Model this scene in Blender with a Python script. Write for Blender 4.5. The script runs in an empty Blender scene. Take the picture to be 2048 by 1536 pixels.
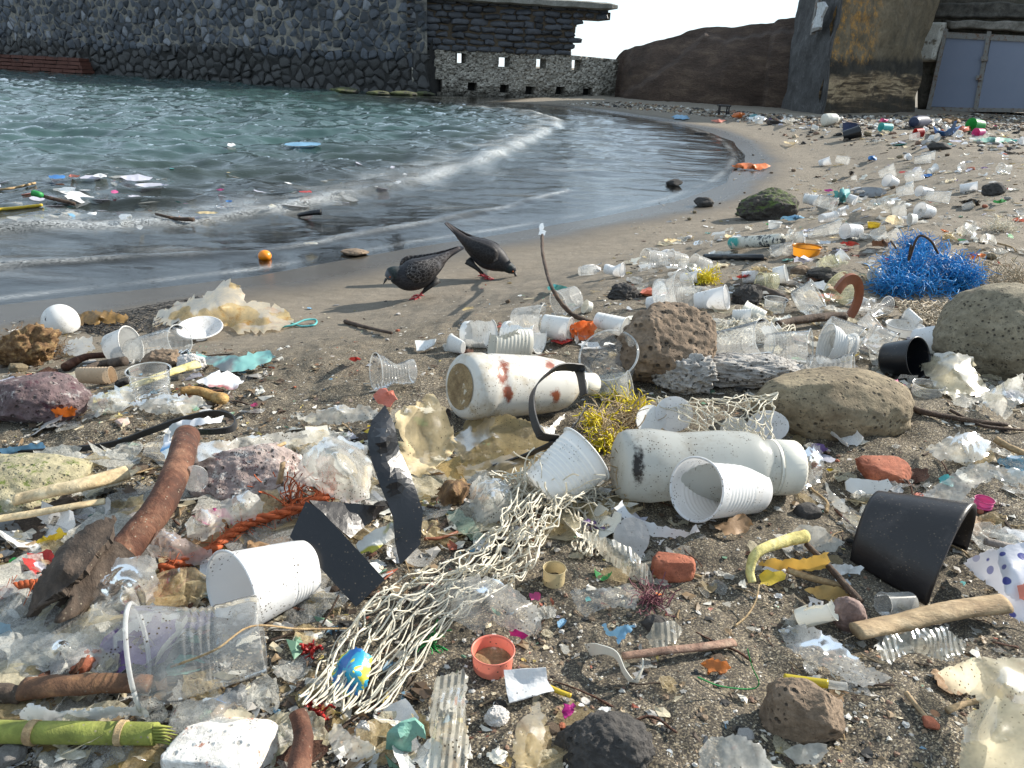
import bpy, math, random
import numpy as np
from mathutils import Vector, Matrix
from mathutils.geometry import delaunay_2d_cdt
rnd = random.Random(7)
SC = bpy.context.scene
COL = SC.collection
# ---------------------------------------------------------------- camera, world, sun, exposure
FPX, ZC, PITCH, ROLL = 1540.0, 0.85, math.radians(22.5), 0.040
cam = bpy.data.objects.new('camera', bpy.data.cameras.new('camera'))
COL.objects.link(cam)
CM = Matrix.Rotation(math.pi/2-PITCH, 3, 'X') @ Matrix.Rotation(ROLL, 3, 'Z')
cam.matrix_world = Matrix.Translation((0, 0, ZC)) @ CM.to_4x4()
cam.data.sensor_width = 36
cam.data.lens = FPX/2048*36
cam.data.clip_start = .02
cam.data.clip_end = 5000
SC.camera = cam
SUN_AZ, SUN_EL = math.atan2(.89, .46), math.radians(29)   # azimuth measured from +Y towards +X
wd = bpy.data.worlds.new('World'); SC.world = wd; wd.use_nodes = True
_n = wd.node_tree.nodes; _n.clear()
_o = _n.new('ShaderNodeOutputWorld'); _b = _n.new('ShaderNodeBackground'); _s = _n.new('ShaderNodeTexSky')
_s.sky_type = 'NISHITA'; _s.sun_disc = False; _s.sun_elevation = SUN_EL; _s.sun_rotation = SUN_AZ
_s.air_density = 1.0; _s.dust_density = .35; _s.ozone_density = 2.0
_b.inputs[1].default_value = .03
_h = _n.new('ShaderNodeBackground'); _h.inputs[0].default_value = (.72, .87, 1, 1); _h.inputs[1].default_value = .46   # thin even veil of high cloud
_a = _n.new('ShaderNodeAddShader'); _t = _n.new('ShaderNodeTexCoord'); _z = _n.new('ShaderNodeSeparateXYZ'); _r = _n.new('ShaderNodeMapRange'); _q = _n.new('ShaderNodeMath'); _q.operation = 'POWER'; _q.inputs[1].default_value = 3.5
_r.inputs[1].default_value = 1; _r.inputs[2].default_value = 0; _k = _n.new('ShaderNodeMath'); _k.operation = 'MULTIPLY_ADD'; _k.inputs[1].default_value = .14; _k.inputs[2].default_value = .46   # haze thickens towards the horizon
for _u, _v in ((_t.outputs['Generated'], _z.inputs[0]), (_z.outputs[2], _r.inputs[0]), (_r.outputs[0], _q.inputs[0]), (_q.outputs[0], _k.inputs[0]), (_k.outputs[0], _h.inputs[1])): wd.node_tree.links.new(_u, _v)
wd.node_tree.links.new(_s.outputs[0], _b.inputs[0]); wd.node_tree.links.new(_b.outputs[0], _a.inputs[0]); wd.node_tree.links.new(_h.outputs[0], _a.inputs[1]); wd.node_tree.links.new(_a.outputs[0], _o.inputs[0])
sl = bpy.data.lights.new('sun', 'SUN'); sl.energy = 5.0; sl.angle = math.radians(.5); sl.color = (1, .93, .82)
so = bpy.data.objects.new('sun', sl); COL.objects.link(so)
_d = Vector((math.sin(SUN_AZ)*math.cos(SUN_EL), math.cos(SUN_AZ)*math.cos(SUN_EL), math.sin(SUN_EL)))
so.rotation_euler = _d.to_track_quat('Z', 'Y').to_euler(); so.location = _d*30
SC.view_settings.view_transform = 'Standard'; SC.view_settings.look = 'None'
SC.view_settings.exposure = .80; SC.view_settings.gamma = 1
SC.cycles.max_bounces = 8; SC.cycles.transparent_max_bounces = 20; SC.cycles.caustics_reflective = False; SC.cycles.caustics_refractive = False
SC.cycles.transmission_bounces = 6; SC.cycles.glossy_bounces = 4; SC.cycles.diffuse_bounces = 3
SC.cycles.sample_clamp_indirect = 6
SC.cycles.use_denoising = True
# ---------------------------------------------------------------- noise
_p = np.random.RandomState(3).permutation(512); _p = np.concatenate([_p, _p, _p])
_g = np.random.RandomState(4).normal(size=(512, 3)); _g /= np.linalg.norm(_g, axis=1)[:, None]
def pn(x, y, z=0.0):
    x, y, z = np.broadcast_arrays(np.asarray(x, float), np.asarray(y, float), np.asarray(z, float))
    xi, yi, zi = np.floor(x).astype(int), np.floor(y).astype(int), np.floor(z).astype(int)
    xf, yf, zf = x-xi, y-yi, z-zi
    u, v, w = (t*t*t*(t*(t*6-15)+10) for t in (xf, yf, zf))
    def gr(dx, dy, dz):
        h = _p[_p[_p[(xi+dx) % 512]+(yi+dy) % 512]+(zi+dz) % 512] % 512
        g = _g[h]
        return g[..., 0]*(xf-dx)+g[..., 1]*(yf-dy)+g[..., 2]*(zf-dz)
    L = lambda a, b, t: a+(b-a)*t
    return 1.5*L(L(L(gr(0,0,0), gr(1,0,0), u), L(gr(0,1,0), gr(1,1,0), u), v),
                 L(L(gr(0,0,1), gr(1,0,1), u), L(gr(0,1,1), gr(1,1,1), u), v), w)
def fbm(V, f, oct=3, seed=0):
    s, a = 0, 1
    for k in range(oct):
        s = s+a*pn(V[:, 0]*f+seed*7.3, V[:, 1]*f+seed*3.1, V[:, 2]*f+k*9.7); f *= 2.1; a *= .5
    return s
def vnoise(V, f, seed=0):
    return np.stack([pn(V[:, 0]*f+seed*5.1+k*31.7, V[:, 1]*f-k*17.3, V[:, 2]*f+seed*2.3) for k in range(3)], 1)
# ---------------------------------------------------------------- pixels of the photograph to places in the world
CMn = np.array(CM)
def rays(px, py):
    px, py = np.atleast_1d(np.asarray(px, float)), np.atleast_1d(np.asarray(py, float))
    d = np.stack([(px-1024)/FPX, -(py-768)/FPX, -np.ones_like(px)], 1)
    return d @ CMn.T                                     # depth along the lens axis grows by 1 per unit t
def at_z(px, py, z=0.0):
    d = rays(px, py)[0]; t = (z-ZC)/d[2]
    return np.array([0, 0, ZC])+d*t
WL = [(-700, 668), (-300, 632), (0, 603), (300, 568), (500, 545), (700, 512), (850, 484), (1000, 462), (1160, 434), (1330, 402), (1430, 365),
      (1466, 335), (1475, 310), (1450, 282), (1390, 258), (1290, 238), (1200, 224), (1120, 214), (1040, 209), (960, 206)]
W = np.array([at_z(*q)[:2] for q in WL])
WATER = np.concatenate([[[-40, W[0][1]-4], W[0]-[1.5, .1]], W, [[1.0, 27.5], [2, 34], [2, 900], [-900, 900], [-900, -4]]])
def seg_dist(x, y, poly):
    best = np.full(x.shape, 1e9)
    for a, b in zip(poly[:-1], poly[1:]):
        e = b-a; L2 = (e**2).sum()
        t = np.clip(((x-a[0])*e[0]+(y-a[1])*e[1])/L2, 0, 1)
        best = np.minimum(best, (x-a[0]-t*e[0])**2+(y-a[1]-t*e[1])**2)
    return np.sqrt(best)
def inside(x, y, poly):
    r = np.zeros(x.shape, bool); n = len(poly)
    for i in range(n):
        a, b = poly[i], poly[(i+1) % n]
        c = (a[1] > y) != (b[1] > y)
        with np.errstate(all='ignore'):
            r ^= c & (x < (b[0]-a[0])*(y-a[1])/(b[1]-a[1])+a[0])
    return r
def shore(x, y):                                         # metres inland of the waterline, negative in the water
    d = seg_dist(x, y, np.concatenate([WATER, WATER[:1]]))
    return np.where(inside(x, y, WATER), -d, d)
def gz(x, y, fine=True):
    x, y = np.asarray(x, float), np.asarray(y, float)
    d = shore(x, y)+.05*pn(x*.9, y*.9)
    plat = np.clip(.41-.016*np.clip(y, 0, 30), .12, .41)
    u = np.clip((d-.75)/1.5, 0, 1); z = (plat-.05)*u*u*(3-2*u)+.05*np.clip(d/1.0, 0, 1)
    z = np.where(d < 0, np.maximum(.075*d-.05*np.clip(-d-1.5, 0, 40), -2.2), z)
    dry = np.clip((d-.25)/1.2, 0, 1)
    z = z+dry*(.020*pn(x*1.3, y*1.3, 5)+.013*pn(x*4, y*4, 8))
    if fine:
        z = z+dry*(.009*pn(x*11, y*11, 2)+.0042*pn(x*27, y*27, 3))
    return z
GX0, GY0, GS = -14.0, -1.0, .035
_gx = np.arange(GX0, 16, GS); _gy = np.arange(GY0, 30, GS)
GG = gz(*np.meshgrid(_gx, _gy, indexing='ij'))
def G(x, y):
    i = np.clip((np.asarray(x)-GX0)/GS, 0, len(_gx)-1.001); j = np.clip((np.asarray(y)-GY0)/GS, 0, len(_gy)-1.001)
    a, b = i.astype(int), j.astype(int); f, g = i-a, j-b
    return (GG[a, b]*(1-f)+GG[a+1, b]*f)*(1-g)+(GG[a, b+1]*(1-f)+GG[a+1, b+1]*f)*g
_ts = np.concatenate([[.15], np.geomspace(.3, 60, 150)])
def PA(px, py, h=0.0, water=False):
    d = rays(px, py); n = len(d); h = np.broadcast_to(np.asarray(h, float), (n,))
    gf = (lambda x, y: np.maximum(G(x, y), WZ(x, y))) if water else G
    X = d[:, None, 0]*_ts; Y = d[:, None, 1]*_ts; Z = ZC+d[:, None, 2]*_ts
    f = Z-gf(X, Y)-h[:, None] < 0
    k = np.where(f.any(1), f.argmax(1), len(_ts)-1); k = np.maximum(k, 1)
    lo, hi = _ts[k-1], _ts[k]
    for _ in range(22):
        m = (lo+hi)/2; c = ZC+d[:, 2]*m-gf(d[:, 0]*m, d[:, 1]*m)-h < 0
        hi = np.where(c, m, hi); lo = np.where(c, lo, m)
    return np.array([0, 0, ZC])+d*hi[:, None]
WZ = lambda x, y: 0*np.asarray(x)
def P(px, py, h=0.0, water=False): return PA([px], [py], h, water)[0]
FWD = CMn @ np.array([0, 0, -1.0])
def depth(p): return float((np.asarray(p)-[0, 0, ZC]) @ FWD)
def mpp(p): return depth(p)/FPX                          # metres per photograph pixel at a point
# ---------------------------------------------------------------- objects
def tag(o, label=None, cat=None, group=None, kind=None):
    for k, v in (('label', label), ('category', cat), ('group', group), ('kind', kind)):
        if v: o[k] = v
    return o
ORI = {}
MARKS = []                                               # (phrase, place) of things other labels can point at
def thing(name, label, cat, loc, group=None, mark=None):
    o = bpy.data.objects.new(name, None); COL.objects.link(o); o.location = Vector(loc); o.empty_display_size = .05
    ORI[o] = np.array(loc, float)
    if mark: MARKS.append((mark, np.array(loc, float)))
    return tag(o, label, cat, group)
def mesh_data(name, V, F, mats, smooth=True, mi=None, col=None, attrs=None):
    me = bpy.data.meshes.new(name)
    me.from_pydata(np.asarray(V, float).tolist(), [], F if isinstance(F, list) else F.tolist())
    for m in (mats if isinstance(mats, (list, tuple)) else [mats]): me.materials.append(m)
    if smooth: me.polygons.foreach_set('use_smooth', [True]*len(me.polygons))
    if mi is not None: me.polygons.foreach_set('material_index', np.asarray(mi, np.int32))
    for k, a in (attrs or {}).items():
        at = me.attributes.new(k, 'FLOAT', 'POINT'); at.data.foreach_set('value', np.asarray(a, np.float32))
    if col is not None:
        at = me.color_attributes.new('Col', 'FLOAT_COLOR', 'POINT')
        c = np.ones((len(V), 4), np.float32); c[:, :3] = col; at.data.foreach_set('color', c.ravel())
    me.update()
    return me
def add(name, V, F, mats, label=None, cat=None, group=None, kind=None, parent=None, loc=None, mark=None, **kw):
    """one mesh object from world-space vertices; origin at its base, or at its thing's base when it is a part"""
    V = np.asarray(V, float)
    if parent is not None: o0 = ORI[parent]
    elif loc is not None: o0 = np.array(loc, float)
    else: o0 = np.array([*V.mean(0)[:2], V[:, 2].min()])
    o = bpy.data.objects.new(name, mesh_data(name, V-o0, F, mats, **kw)); COL.objects.link(o)
    ORI[o] = o0
    if parent is not None: o.parent = parent
    else: o.location = Vector(o0)
    if mark: MARKS.append((mark, V.mean(0)))
    return tag(o, label, cat, group, kind)
class MB:
    """collects pieces of one mesh"""
    def __init__(s): s.V, s.F, s.M, s.n = [], [], [], 0
    def put(s, V, F, mi=0):
        V = np.asarray(V, float); s.V.append(V); s.F += [tuple(int(i)+s.n for i in f) for f in F]; s.M += [mi]*len(F); s.n += len(V)
    def box(s, c, sz, R=None, mi=0, jit=0):
        B = np.array([[x, y, z] for x in (-.5, .5) for y in (-.5, .5) for z in (-.5, .5)])*sz
        if jit: B += np.random.RandomState(s.n).normal(size=B.shape)*jit
        if R is not None: B = B @ np.asarray(R).T
        s.put(B+c, [(0,1,3,2), (4,6,7,5), (0,4,5,1), (2,3,7,6), (0,2,6,4), (1,5,7,3)], mi)
    def build(s, name, mats, **kw): return add(name, np.concatenate(s.V), s.F, mats, mi=s.M, **kw)
def unit(v): v = np.asarray(v, float); return v/(np.linalg.norm(v)+1e-12)
def frame(ax, up=(0, 0, 1)):
    a = unit(ax); up = np.array(up, float)
    if abs(a @ up) > .97: up = np.array([0, 1.0, 0])
    s = unit(np.cross(up, a)); return s, np.cross(a, s), a
def smooth_path(pts, n):
    p = np.asarray(pts, float); m = len(p)
    q = np.concatenate([[2*p[0]-p[1]], p, [2*p[-1]-p[-2]]])
    t = np.linspace(0, m-1-1e-9, n); i = t.astype(int); f = (t-i)[:, None]
    a, b, c, d = q[i], q[i+1], q[i+2], q[i+3]
    return .5*(2*b+(c-a)*f+(2*a-5*b+4*c-d)*f*f+(3*b-a-3*c+d)*f**3)
def tube(pts, rad, n=8, flat=1.0, up=(0, 0, 1), cap=True):
    """swept tube; flat < 1 squeezes it into a band"""
    p = np.asarray(pts, float); m = len(p); rad = np.broadcast_to(np.asarray(rad, float), (m,))
    T = np.gradient(p, axis=0); s, u, _ = frame(T[0], up); V = []
    for i in range(m):
        t = unit(T[i]); s = unit(s-(s @ t)*t); u = np.cross(t, s)
        a = np.arange(n)/n*2*math.pi
        V.append(p[i]+rad[i]*(np.cos(a)[:, None]*s+flat*np.sin(a)[:, None]*u))
    F = [(i*n+k, i*n+(k+1) % n, (i+1)*n+(k+1) % n, (i+1)*n+k) for i in range(m-1) for k in range(n)]
    if cap: F += [tuple(range(n-1, -1, -1)), tuple((m-1)*n+k for k in range(n))]
    return np.concatenate(V), F
def lathe(prof, a, b, n=40, fn=None):
    """prof = list of (t, r, is along a->b in metres); closed rings swept round the axis from a to b"""
    a, b = np.asarray(a, float), np.asarray(b, float)
    s, u, ax = frame(b-a); m = len(prof); th = np.arange(n)/n*2*math.pi
    T = np.array([q[0] for q in prof])[:, None]+0*th; R = np.array([q[1] for q in prof])[:, None]+0*th
    X, Y, Z = R*np.cos(th), R*np.sin(th), T
    if fn: X, Y, Z = fn(X, Y, Z, th[None, :]+0*R)
    V = a+X[..., None]*s+Y[..., None]*u+Z[..., None]*ax
    F = [(i*n+k, i*n+(k+1) % n, (i+1)*n+(k+1) % n, (i+1)*n+k) for i in range(m-1) for k in range(n)]
    return V.reshape(-1, 3), F
def ico(sub=3):
    t = (1+5**.5)/2
    V = [(-1,t,0),(1,t,0),(-1,-t,0),(1,-t,0),(0,-1,t),(0,1,t),(0,-1,-t),(0,1,-t),(t,0,-1),(t,0,1),(-t,0,-1),(-t,0,1)]
    F = [(0,11,5),(0,5,1),(0,1,7),(0,7,10),(0,10,11),(1,5,9),(5,11,4),(11,10,2),(10,7,6),(7,1,8),(3,9,4),(3,4,2),(3,2,6),(3,6,8),(3,8,9),(4,9,5),(2,4,11),(6,2,10),(8,6,7),(9,8,1)]
    V = [np.array(v)/np.linalg.norm(v) for v in V]
    for _ in range(sub):
        c, N = {}, []
        def mid(i, j):
            k = (min(i, j), max(i, j))
            if k not in c: c[k] = len(V); V.append(unit(V[i]+V[j]))
            return c[k]
        for a, b, d in F:
            x, y, z = mid(a, b), mid(b, d), mid(d, a); N += [(a, x, z), (b, y, x), (d, z, y), (x, y, z)]
        F = N
    return np.array(V), F
ICO = {k: ico(k) for k in (1, 2, 3, 4, 5)}
# ---------------------------------------------------------------- materials
MATS = {}
class N:
    def __init__(s, name):
        s.m = bpy.data.materials.new(name); s.m.use_nodes = True; s.t = s.m.node_tree; s.t.nodes.clear()
        s.out = s.t.nodes.new('ShaderNodeOutputMaterial'); s._tc = None
    def n(s, ty, ins=None, **kw):
        x = s.t.nodes.new('ShaderNode'+ty)
        for k, v in kw.items(): setattr(x, k, v)
        for k, v in (ins or {}).items(): s.set(x.inputs[k], v)
        return x
    def set(s, sock, v):
        if isinstance(v, bpy.types.NodeSocket): s.t.links.new(v, sock)
        elif isinstance(v, bpy.types.Node): s.t.links.new(v.outputs[0], sock)
        else:
            if isinstance(v, (tuple, list)) and len(v) == 3 and sock.type == 'RGBA': v = (*v, 1)
            sock.default_value = v
    @property
    def co(s):
        if s._tc is None: s._tc = s.n('TexCoord')
        return s._tc.outputs['Object']
    def ridged(s, scale, detail=3, co=None):
        return s.n('TexNoise', {'Vector': co or s.co, 'Scale': scale, 'Detail': detail, 'Roughness': .6, 'Distortion': .4}, noise_type='RIDGED_MULTIFRACTAL').outputs[0]
    def noise(s, scale, detail=4, rough=.6, co=None, dist=0):
        return s.n('TexNoise', {'Vector': co or s.co, 'Scale': scale, 'Detail': detail, 'Roughness': rough, 'Distortion': dist}).outputs[0]
    def vor(s, scale, feature='F1', out=0, co=None, rand=1):
        x = s.n('TexVoronoi', {'Vector': co or s.co, 'Scale': scale, 'Randomness': rand}, feature=feature); return x.outputs[out]
    def ramp(s, fac, stops, interp='LINEAR'):
        x = s.n('ValToRGB', {'Fac': fac}); e = x.color_ramp.elements; x.color_ramp.interpolation = interp
        while len(e) < len(stops): e.new(.5)
        for el, (p, c) in zip(e, stops): el.position = p; el.color = (*c, 1) if isinstance(c, (tuple, list)) else (c, c, c, 1)
        return x.outputs[0]
    def mix(s, fac, a, b, mode='MIX'):
        x = s.n('Mix', data_type='RGBA', blend_type=mode); s.set(x.inputs[0], fac); s.set(x.inputs[6], a); s.set(x.inputs[7], b); return x.outputs[2]
    def math(s, op, a, b=0.0, clamp=False):
        x = s.n('Math', operation=op, use_clamp=clamp); s.set(x.inputs[0], a); s.set(x.inputs[1], b); return x.outputs[0]
    def map(s, v, a, b, c=0.0, d=1.0):
        x = s.n('MapRange', {'Value': v, 'From Min': a, 'From Max': b, 'To Min': c, 'To Max': d}); return x.outputs[0]
    def attr(s, name, out=2): return s.n('Attribute', attribute_name=name).outputs[out]
    def scale(s, v, co=None):
        x = s.n('Mapping', {'Vector': co or s.co, 'Scale': v}); return x.outputs[0]
    def bump(s, h, strength=.5, dist=.01, normal=None):
        x = s.n('Bump', {'Height': h, 'Strength': strength, 'Distance': dist})
        if normal is not None: s.set(x.inputs['Normal'], normal)
        return x.outputs[0]
    def bsdf(s, **kw):
        x = s.n('BsdfPrincipled')
        for k, v in kw.items(): s.set(x.inputs[k.replace('_', ' ')], v)
        return x.outputs[0]
    def mixs(s, f, a, b):
        x = s.n('MixShader'); s.set(x.inputs[0], f); s.set(x.inputs[1], a); s.set(x.inputs[2], b); return x.outputs[0]
    def done(s, sh): s.set(s.out.inputs['Surface'], sh); MATS[s.m.name] = s.m; return s.m
def lin(r, g, b): return tuple(((c/255+.055)/1.055)**2.4 if c > 10 else c/255/12.92 for c in (r, g, b))
# ================================================================ THE SETTING: sand, water, walls, cliff
def m_sand():
    s = N('sand'); wet = s.attr('wet')
    cell = s.vor(860, out=1); val = s.n('SeparateColor', {0: cell}).outputs[0]
    g = s.ramp(val, [(0, .022), (.28, (.050, .044, .038)), (.55, (.115, .096, .072)), (.78, (.22, .18, .125)), (.93, (.36, .30, .20)), (1, (.58, .53, .44))])
    big = s.noise(2.2, 5, .62); mid = s.noise(30, 4, .6)
    g = s.mix(s.map(big, .35, .7), g, s.mix(.5, g, (.115, .10, .08)))
    g = s.mix(1, g, s.ramp(mid, [(.25, .62), (.7, 1.15)]), 'MULTIPLY')
    bits = s.vor(75, out=1); b0 = s.n('SeparateColor', {0: bits}); near = s.vor(75)
    chip = s.math('MULTIPLY', s.map(b0.outputs[0], .93, .94), s.map(near, .30, .24))
    g = s.mix(chip, g, s.ramp(b0.outputs[1], [(0, (.45, .42, .38)), (.5, (.62, .60, .57)), (.8, (.10, .05, .03)), (1, (.35, .2, .12))]))
    far = s.attr('far')
    g = s.mix(s.math('MULTIPLY', far, .75), g, s.ramp(s.noise(9, 5, .7, co=s.scale((1, 2.2, 1))), [(.3, (.19, .165, .132)), (.7, (.275, .24, .195))]))
    dk = s.mix(1, g, (.30, .28, .25), 'MULTIPLY')
    c = s.mix(wet, g, dk)
    h = s.math('ADD', s.math('MULTIPLY', val, .0012), s.math('MULTIPLY', mid, .006))
    bp = s.n('Bump', {'Height': h, 'Strength': s.map(wet, 0, 1, .9, .05), 'Distance': 1.0}).outputs[0]
    return s.done(s.bsdf(Base_Color=c, Roughness=s.map(wet, .25, 1, .92, .27), Normal=bp, Specular_IOR_Level=s.map(wet, 0, 1, .2, .4)))
def fan(rs, th):
    R, T = np.meshgrid(rs, th, indexing='ij'); X, Y = R*np.sin(T), R*np.cos(T)
    nr, nt = len(rs), len(th); i, j = np.meshgrid(np.arange(nr-1), np.arange(nt-1), indexing='ij'); a = (i*nt+j).ravel()
    return X.ravel(), Y.ravel(), np.stack([a, a+1, a+nt+1, a+nt], 1)
th = np.radians(np.concatenate([np.arange(-180, -48, 4), np.arange(-48, 48, .23), np.arange(48, 181, 4)]))
rs = np.concatenate([[.02, .12], np.geomspace(.25, 40, 470), np.geomspace(45, 900, 14)])
x, y, F = fan(rs, th); z = gz(x, y)
z += np.clip((shore(x, y)-.5)/1, 0, 1)*(.0022*pn(x*70, y*70, 1)+.0012*pn(x*140, y*140, 6))*np.clip(1.6-np.hypot(x, y)/3, 0, 1)
sd = shore(x, y)+.10*pn(x*1.1, y*1.1, 3)+.05*pn(x*4, y*4, 9)
wet = np.clip((.62-sd)/.34, 0, 1); wet = np.where(sd < 0, 1, wet)
far = np.clip((np.hypot(x, y)-1.1)/1.6, 0, 1)
add('sand_beach', np.stack([x, y, z], 1), F, m_sand(), kind='structure', loc=(0, 0, 0), attrs={'wet': wet, 'far': far})

# ---- water
CREST = np.array([at_z(*q)[:2] for q in [(-600, 545), (-150, 487), (0, 468), (200, 462), (380, 450), (480, 436), (640, 412), (800, 376), (930, 338), (1010, 305), (1075, 275), (1112, 256), (1108, 240), (1060, 228), (960, 218)]])
CREST2 = np.array([at_z(*q)[:2] for q in [(-500, 590), (0, 535), (200, 524), (420, 512), (640, 490), (820, 452), (960, 425), (1130, 385)]])
def m_water():
    s = N('sea_water'); dp = s.attr('depth'); fo = s.attr('foam')
    n1 = s.noise(26, 3, .55, co=s.scale((.55, 1.5, 1))); n2 = s.noise(70, 2, .5, co=s.scale((.6, 1.4, 1)))
    bs_ = s.map(dp, 0, .12, .06, .35); bp = s.n('Bump', {'Height': n1, 'Strength': bs_, 'Distance': .012}).outputs[0]; bp = s.bump(n2, .22, .003, bp)
    fr = s.n('Fresnel', {'IOR': 1.33, 'Normal': bp})
    gl = s.n('BsdfGlossy', {'Color': (1, 1, 1), 'Roughness': .04, 'Normal': bp})
    body = s.n('BsdfDiffuse', {'Color': s.ramp(dp, [(0, (.07, .075, .06)), (.5, (.035, .072, .068)), (1, (.034, .068, .064))])})
    tr = s.n('BsdfTransparent', {'Color': s.ramp(dp, [(0, (.97, .97, .95)), (1, (.45, .62, .60))])})
    base = s.mixs(s.map(dp, .02, .55), tr, body)
    w = s.mixs(fr, base, gl)
    lace = s.map(s.vor(24, feature='DISTANCE_TO_EDGE', co=s.n('VectorMath', {0: s.co, 1: s.n('TexNoise', {'Vector': s.co, 'Scale': 9}).outputs[1]}, operation='ADD').outputs[0]), .16, .04)
    ff = s.math('MULTIPLY', fo, s.math('MAXIMUM', s.math('MULTIPLY', lace, .8), s.map(s.noise(60, 6, .8), .50, .62)), True)
    fb = s.n('BsdfDiffuse', {'Color': (.62, .64, .64)})
    return s.done(s.mixs(ff, w, fb))
def line_s(x, y, pl):
    """signed distance to an open line (positive on its shore side), nearest"""
    best = np.full(x.shape, 1e9); sg = np.zeros(x.shape)
    for a, b in zip(pl[:-1], pl[1:]):
        e = b-a; t = np.clip(((x-a[0])*e[0]+(y-a[1])*e[1])/(e@e), 0, 1)
        dx, dy = x-a[0]-t*e[0], y-a[1]-t*e[1]; d = np.hypot(dx, dy); c = d < best
        best = np.where(c, d, best); sg = np.where(c, np.sign(e[1]*dx-e[0]*dy), sg)
    return best*np.where(sg == 0, 1, sg)
th = np.radians(np.concatenate([np.arange(-88, -50, 2), np.arange(-50, 36, .19), np.arange(36, 89, 4)]))
rs = np.concatenate([np.geomspace(1.2, 34, 560), np.geomspace(35, 3000, 26)])
x, y, F = fan(rs, th)
def waves(x, y, g):
    dep = np.clip(-g, 0, 3); calm = np.clip(dep/.08, .0, 1)
    w = .030*pn(x*.7+.3*y, y*1.2, 1)+.046*(1-2.2*np.abs(pn(x*1.1-.2*y, y*1.9, 4)))+.034*pn(x*2.6, y*4.4, 7)+.013*pn(x*7, y*11, 2)
    c1 = line_s(x, y, CREST)+.05*pn(x*2, y*2, 11); c2 = line_s(x, y, CREST2)+.06*pn(x*1.5, y*1.5, 13)
    r1 = .065*(.75+.5*pn(x*.9, y*.9, 21))*np.where(c1 > 0, np.exp(-(c1/.075)**2), np.exp(-(c1/.26)**2))
    r2 = .020*(.7+.6*pn(x*1.3, y*1.3, 25))*np.where(c2 > 0, np.exp(-(c2/.05)**2), np.exp(-(c2/.2)**2))
    r3 = .0045*np.clip(dep/.03, 0, 1)*(c1 > 0)*(pn(x*3, y*7+x, 41)+.7*pn(x*6, y*15, 43))
    fade = np.clip(.55+np.hypot(x, y)/14, .6, 1.3)
    return w*calm*fade*(.30+.70*np.clip(-c1/.5, 0, 1))+r1+r2+r3+.004, c1, c2
g = gz(x, y, False); dep = np.clip(-g, 0, 3)
z, c1, c2 = waves(x, y, g)
foam = np.clip(.8*np.exp(-((c1-.02)/.075)**2)*(.8+pn(x*1.5, y*1.5, 31))+.55*np.exp(-((c1+.22)/.20)**2)*(.5+pn(x*3, y*3, 33))+.5*np.exp(-((c2-.02)/.025)**2)*(.6+pn(x*2, y*2, 35))+.5*np.exp(-((shore(x, y)+.03)/.03)**2)*(.5+pn(x*3, y*3, 37))+.5*np.clip(pn(x*1.6, y*3.2, 47)-.25, 0, 1)*np.clip(c1/.2, 0, 1)*np.clip(-shore(x, y)*3, 0, 1), 0, 1)
FM = (g[F] < z[F]+.012).any(1) & ~((x[F] > 2.2) & (y[F] > 27)).any(1)
used = np.unique(F[FM]); re = np.full(len(x), -1); re[used] = np.arange(len(used))
add('sea_water', np.stack([x, y, z], 1)[used], re[F[FM]], m_water(), kind='structure', loc=(0, 0, 0), attrs={'depth': np.clip(dep/.9, 0, 1)[used], 'foam': foam[used]})

_wx, _wy = np.arange(-9, 7, .05), np.arange(1.5, 24, .05); _wg = np.meshgrid(_wx, _wy, indexing='ij'); WGRID = waves(_wg[0], _wg[1], gz(*_wg, False))[0]
def WZ(x, y):
    i = np.clip(((np.asarray(x)+9)/.05).astype(int), 0, len(_wx)-1); j = np.clip(((np.asarray(y)-1.5)/.05).astype(int), 0, len(_wy)-1); return WGRID[i, j]
# ---- masonry: stones are cut as the cells around scattered sites
def cells(S, big=2.0):
    out = []
    for i, p in enumerate(S):
        d = S-p; o = np.argsort((d**2).sum(1))[1:19]
        poly = [p+np.array(q)*big for q in ((-1, -1), (1, -1), (1, 1), (-1, 1))]
        for j in o:
            m, nv = (S[j]+p)/2, S[j]-p; new = []
            for k in range(len(poly)):
                a, b = poly[k], poly[(k+1) % len(poly)]; fa, fb = (a-m)@nv, (b-m)@nv
                if fa <= 0: new.append(a)
                if fa*fb < 0: new.append(a+(b-a)*(fa/(fa-fb)))
            poly = new
            if len(poly) < 3: break
        out.append(np.array(poly) if len(poly) >= 3 else None)
    return out
class Plane:
    """a vertical wall plane through two ground points; u runs along it, v is height, w points to the sea and the viewer"""
    def __init__(s, a, b):
        s.o = np.array([a[0], a[1], 0.0]); s.u = unit([b[0]-a[0], b[1]-a[1], 0]); s.w = np.cross(s.u, [0, 0, 1.0])
        if s.w[1] > 0: s.w = -s.w
    def uv(s, px, py):
        d = rays(px, py)[0]; c = np.array([0, 0, ZC]); t = ((s.o-c)@s.w)/(d@s.w); p = c+d*t
        return float((p-s.o)@s.u), float(p[2])
    def pt(s, u, v, w=0): return s.o+np.multiply.outer(np.asarray(u, float), s.u)+np.multiply.outer(np.asarray(v, float), np.array([0, 0, 1.0]))+np.multiply.outer(np.asarray(w, float), s.w)
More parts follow.
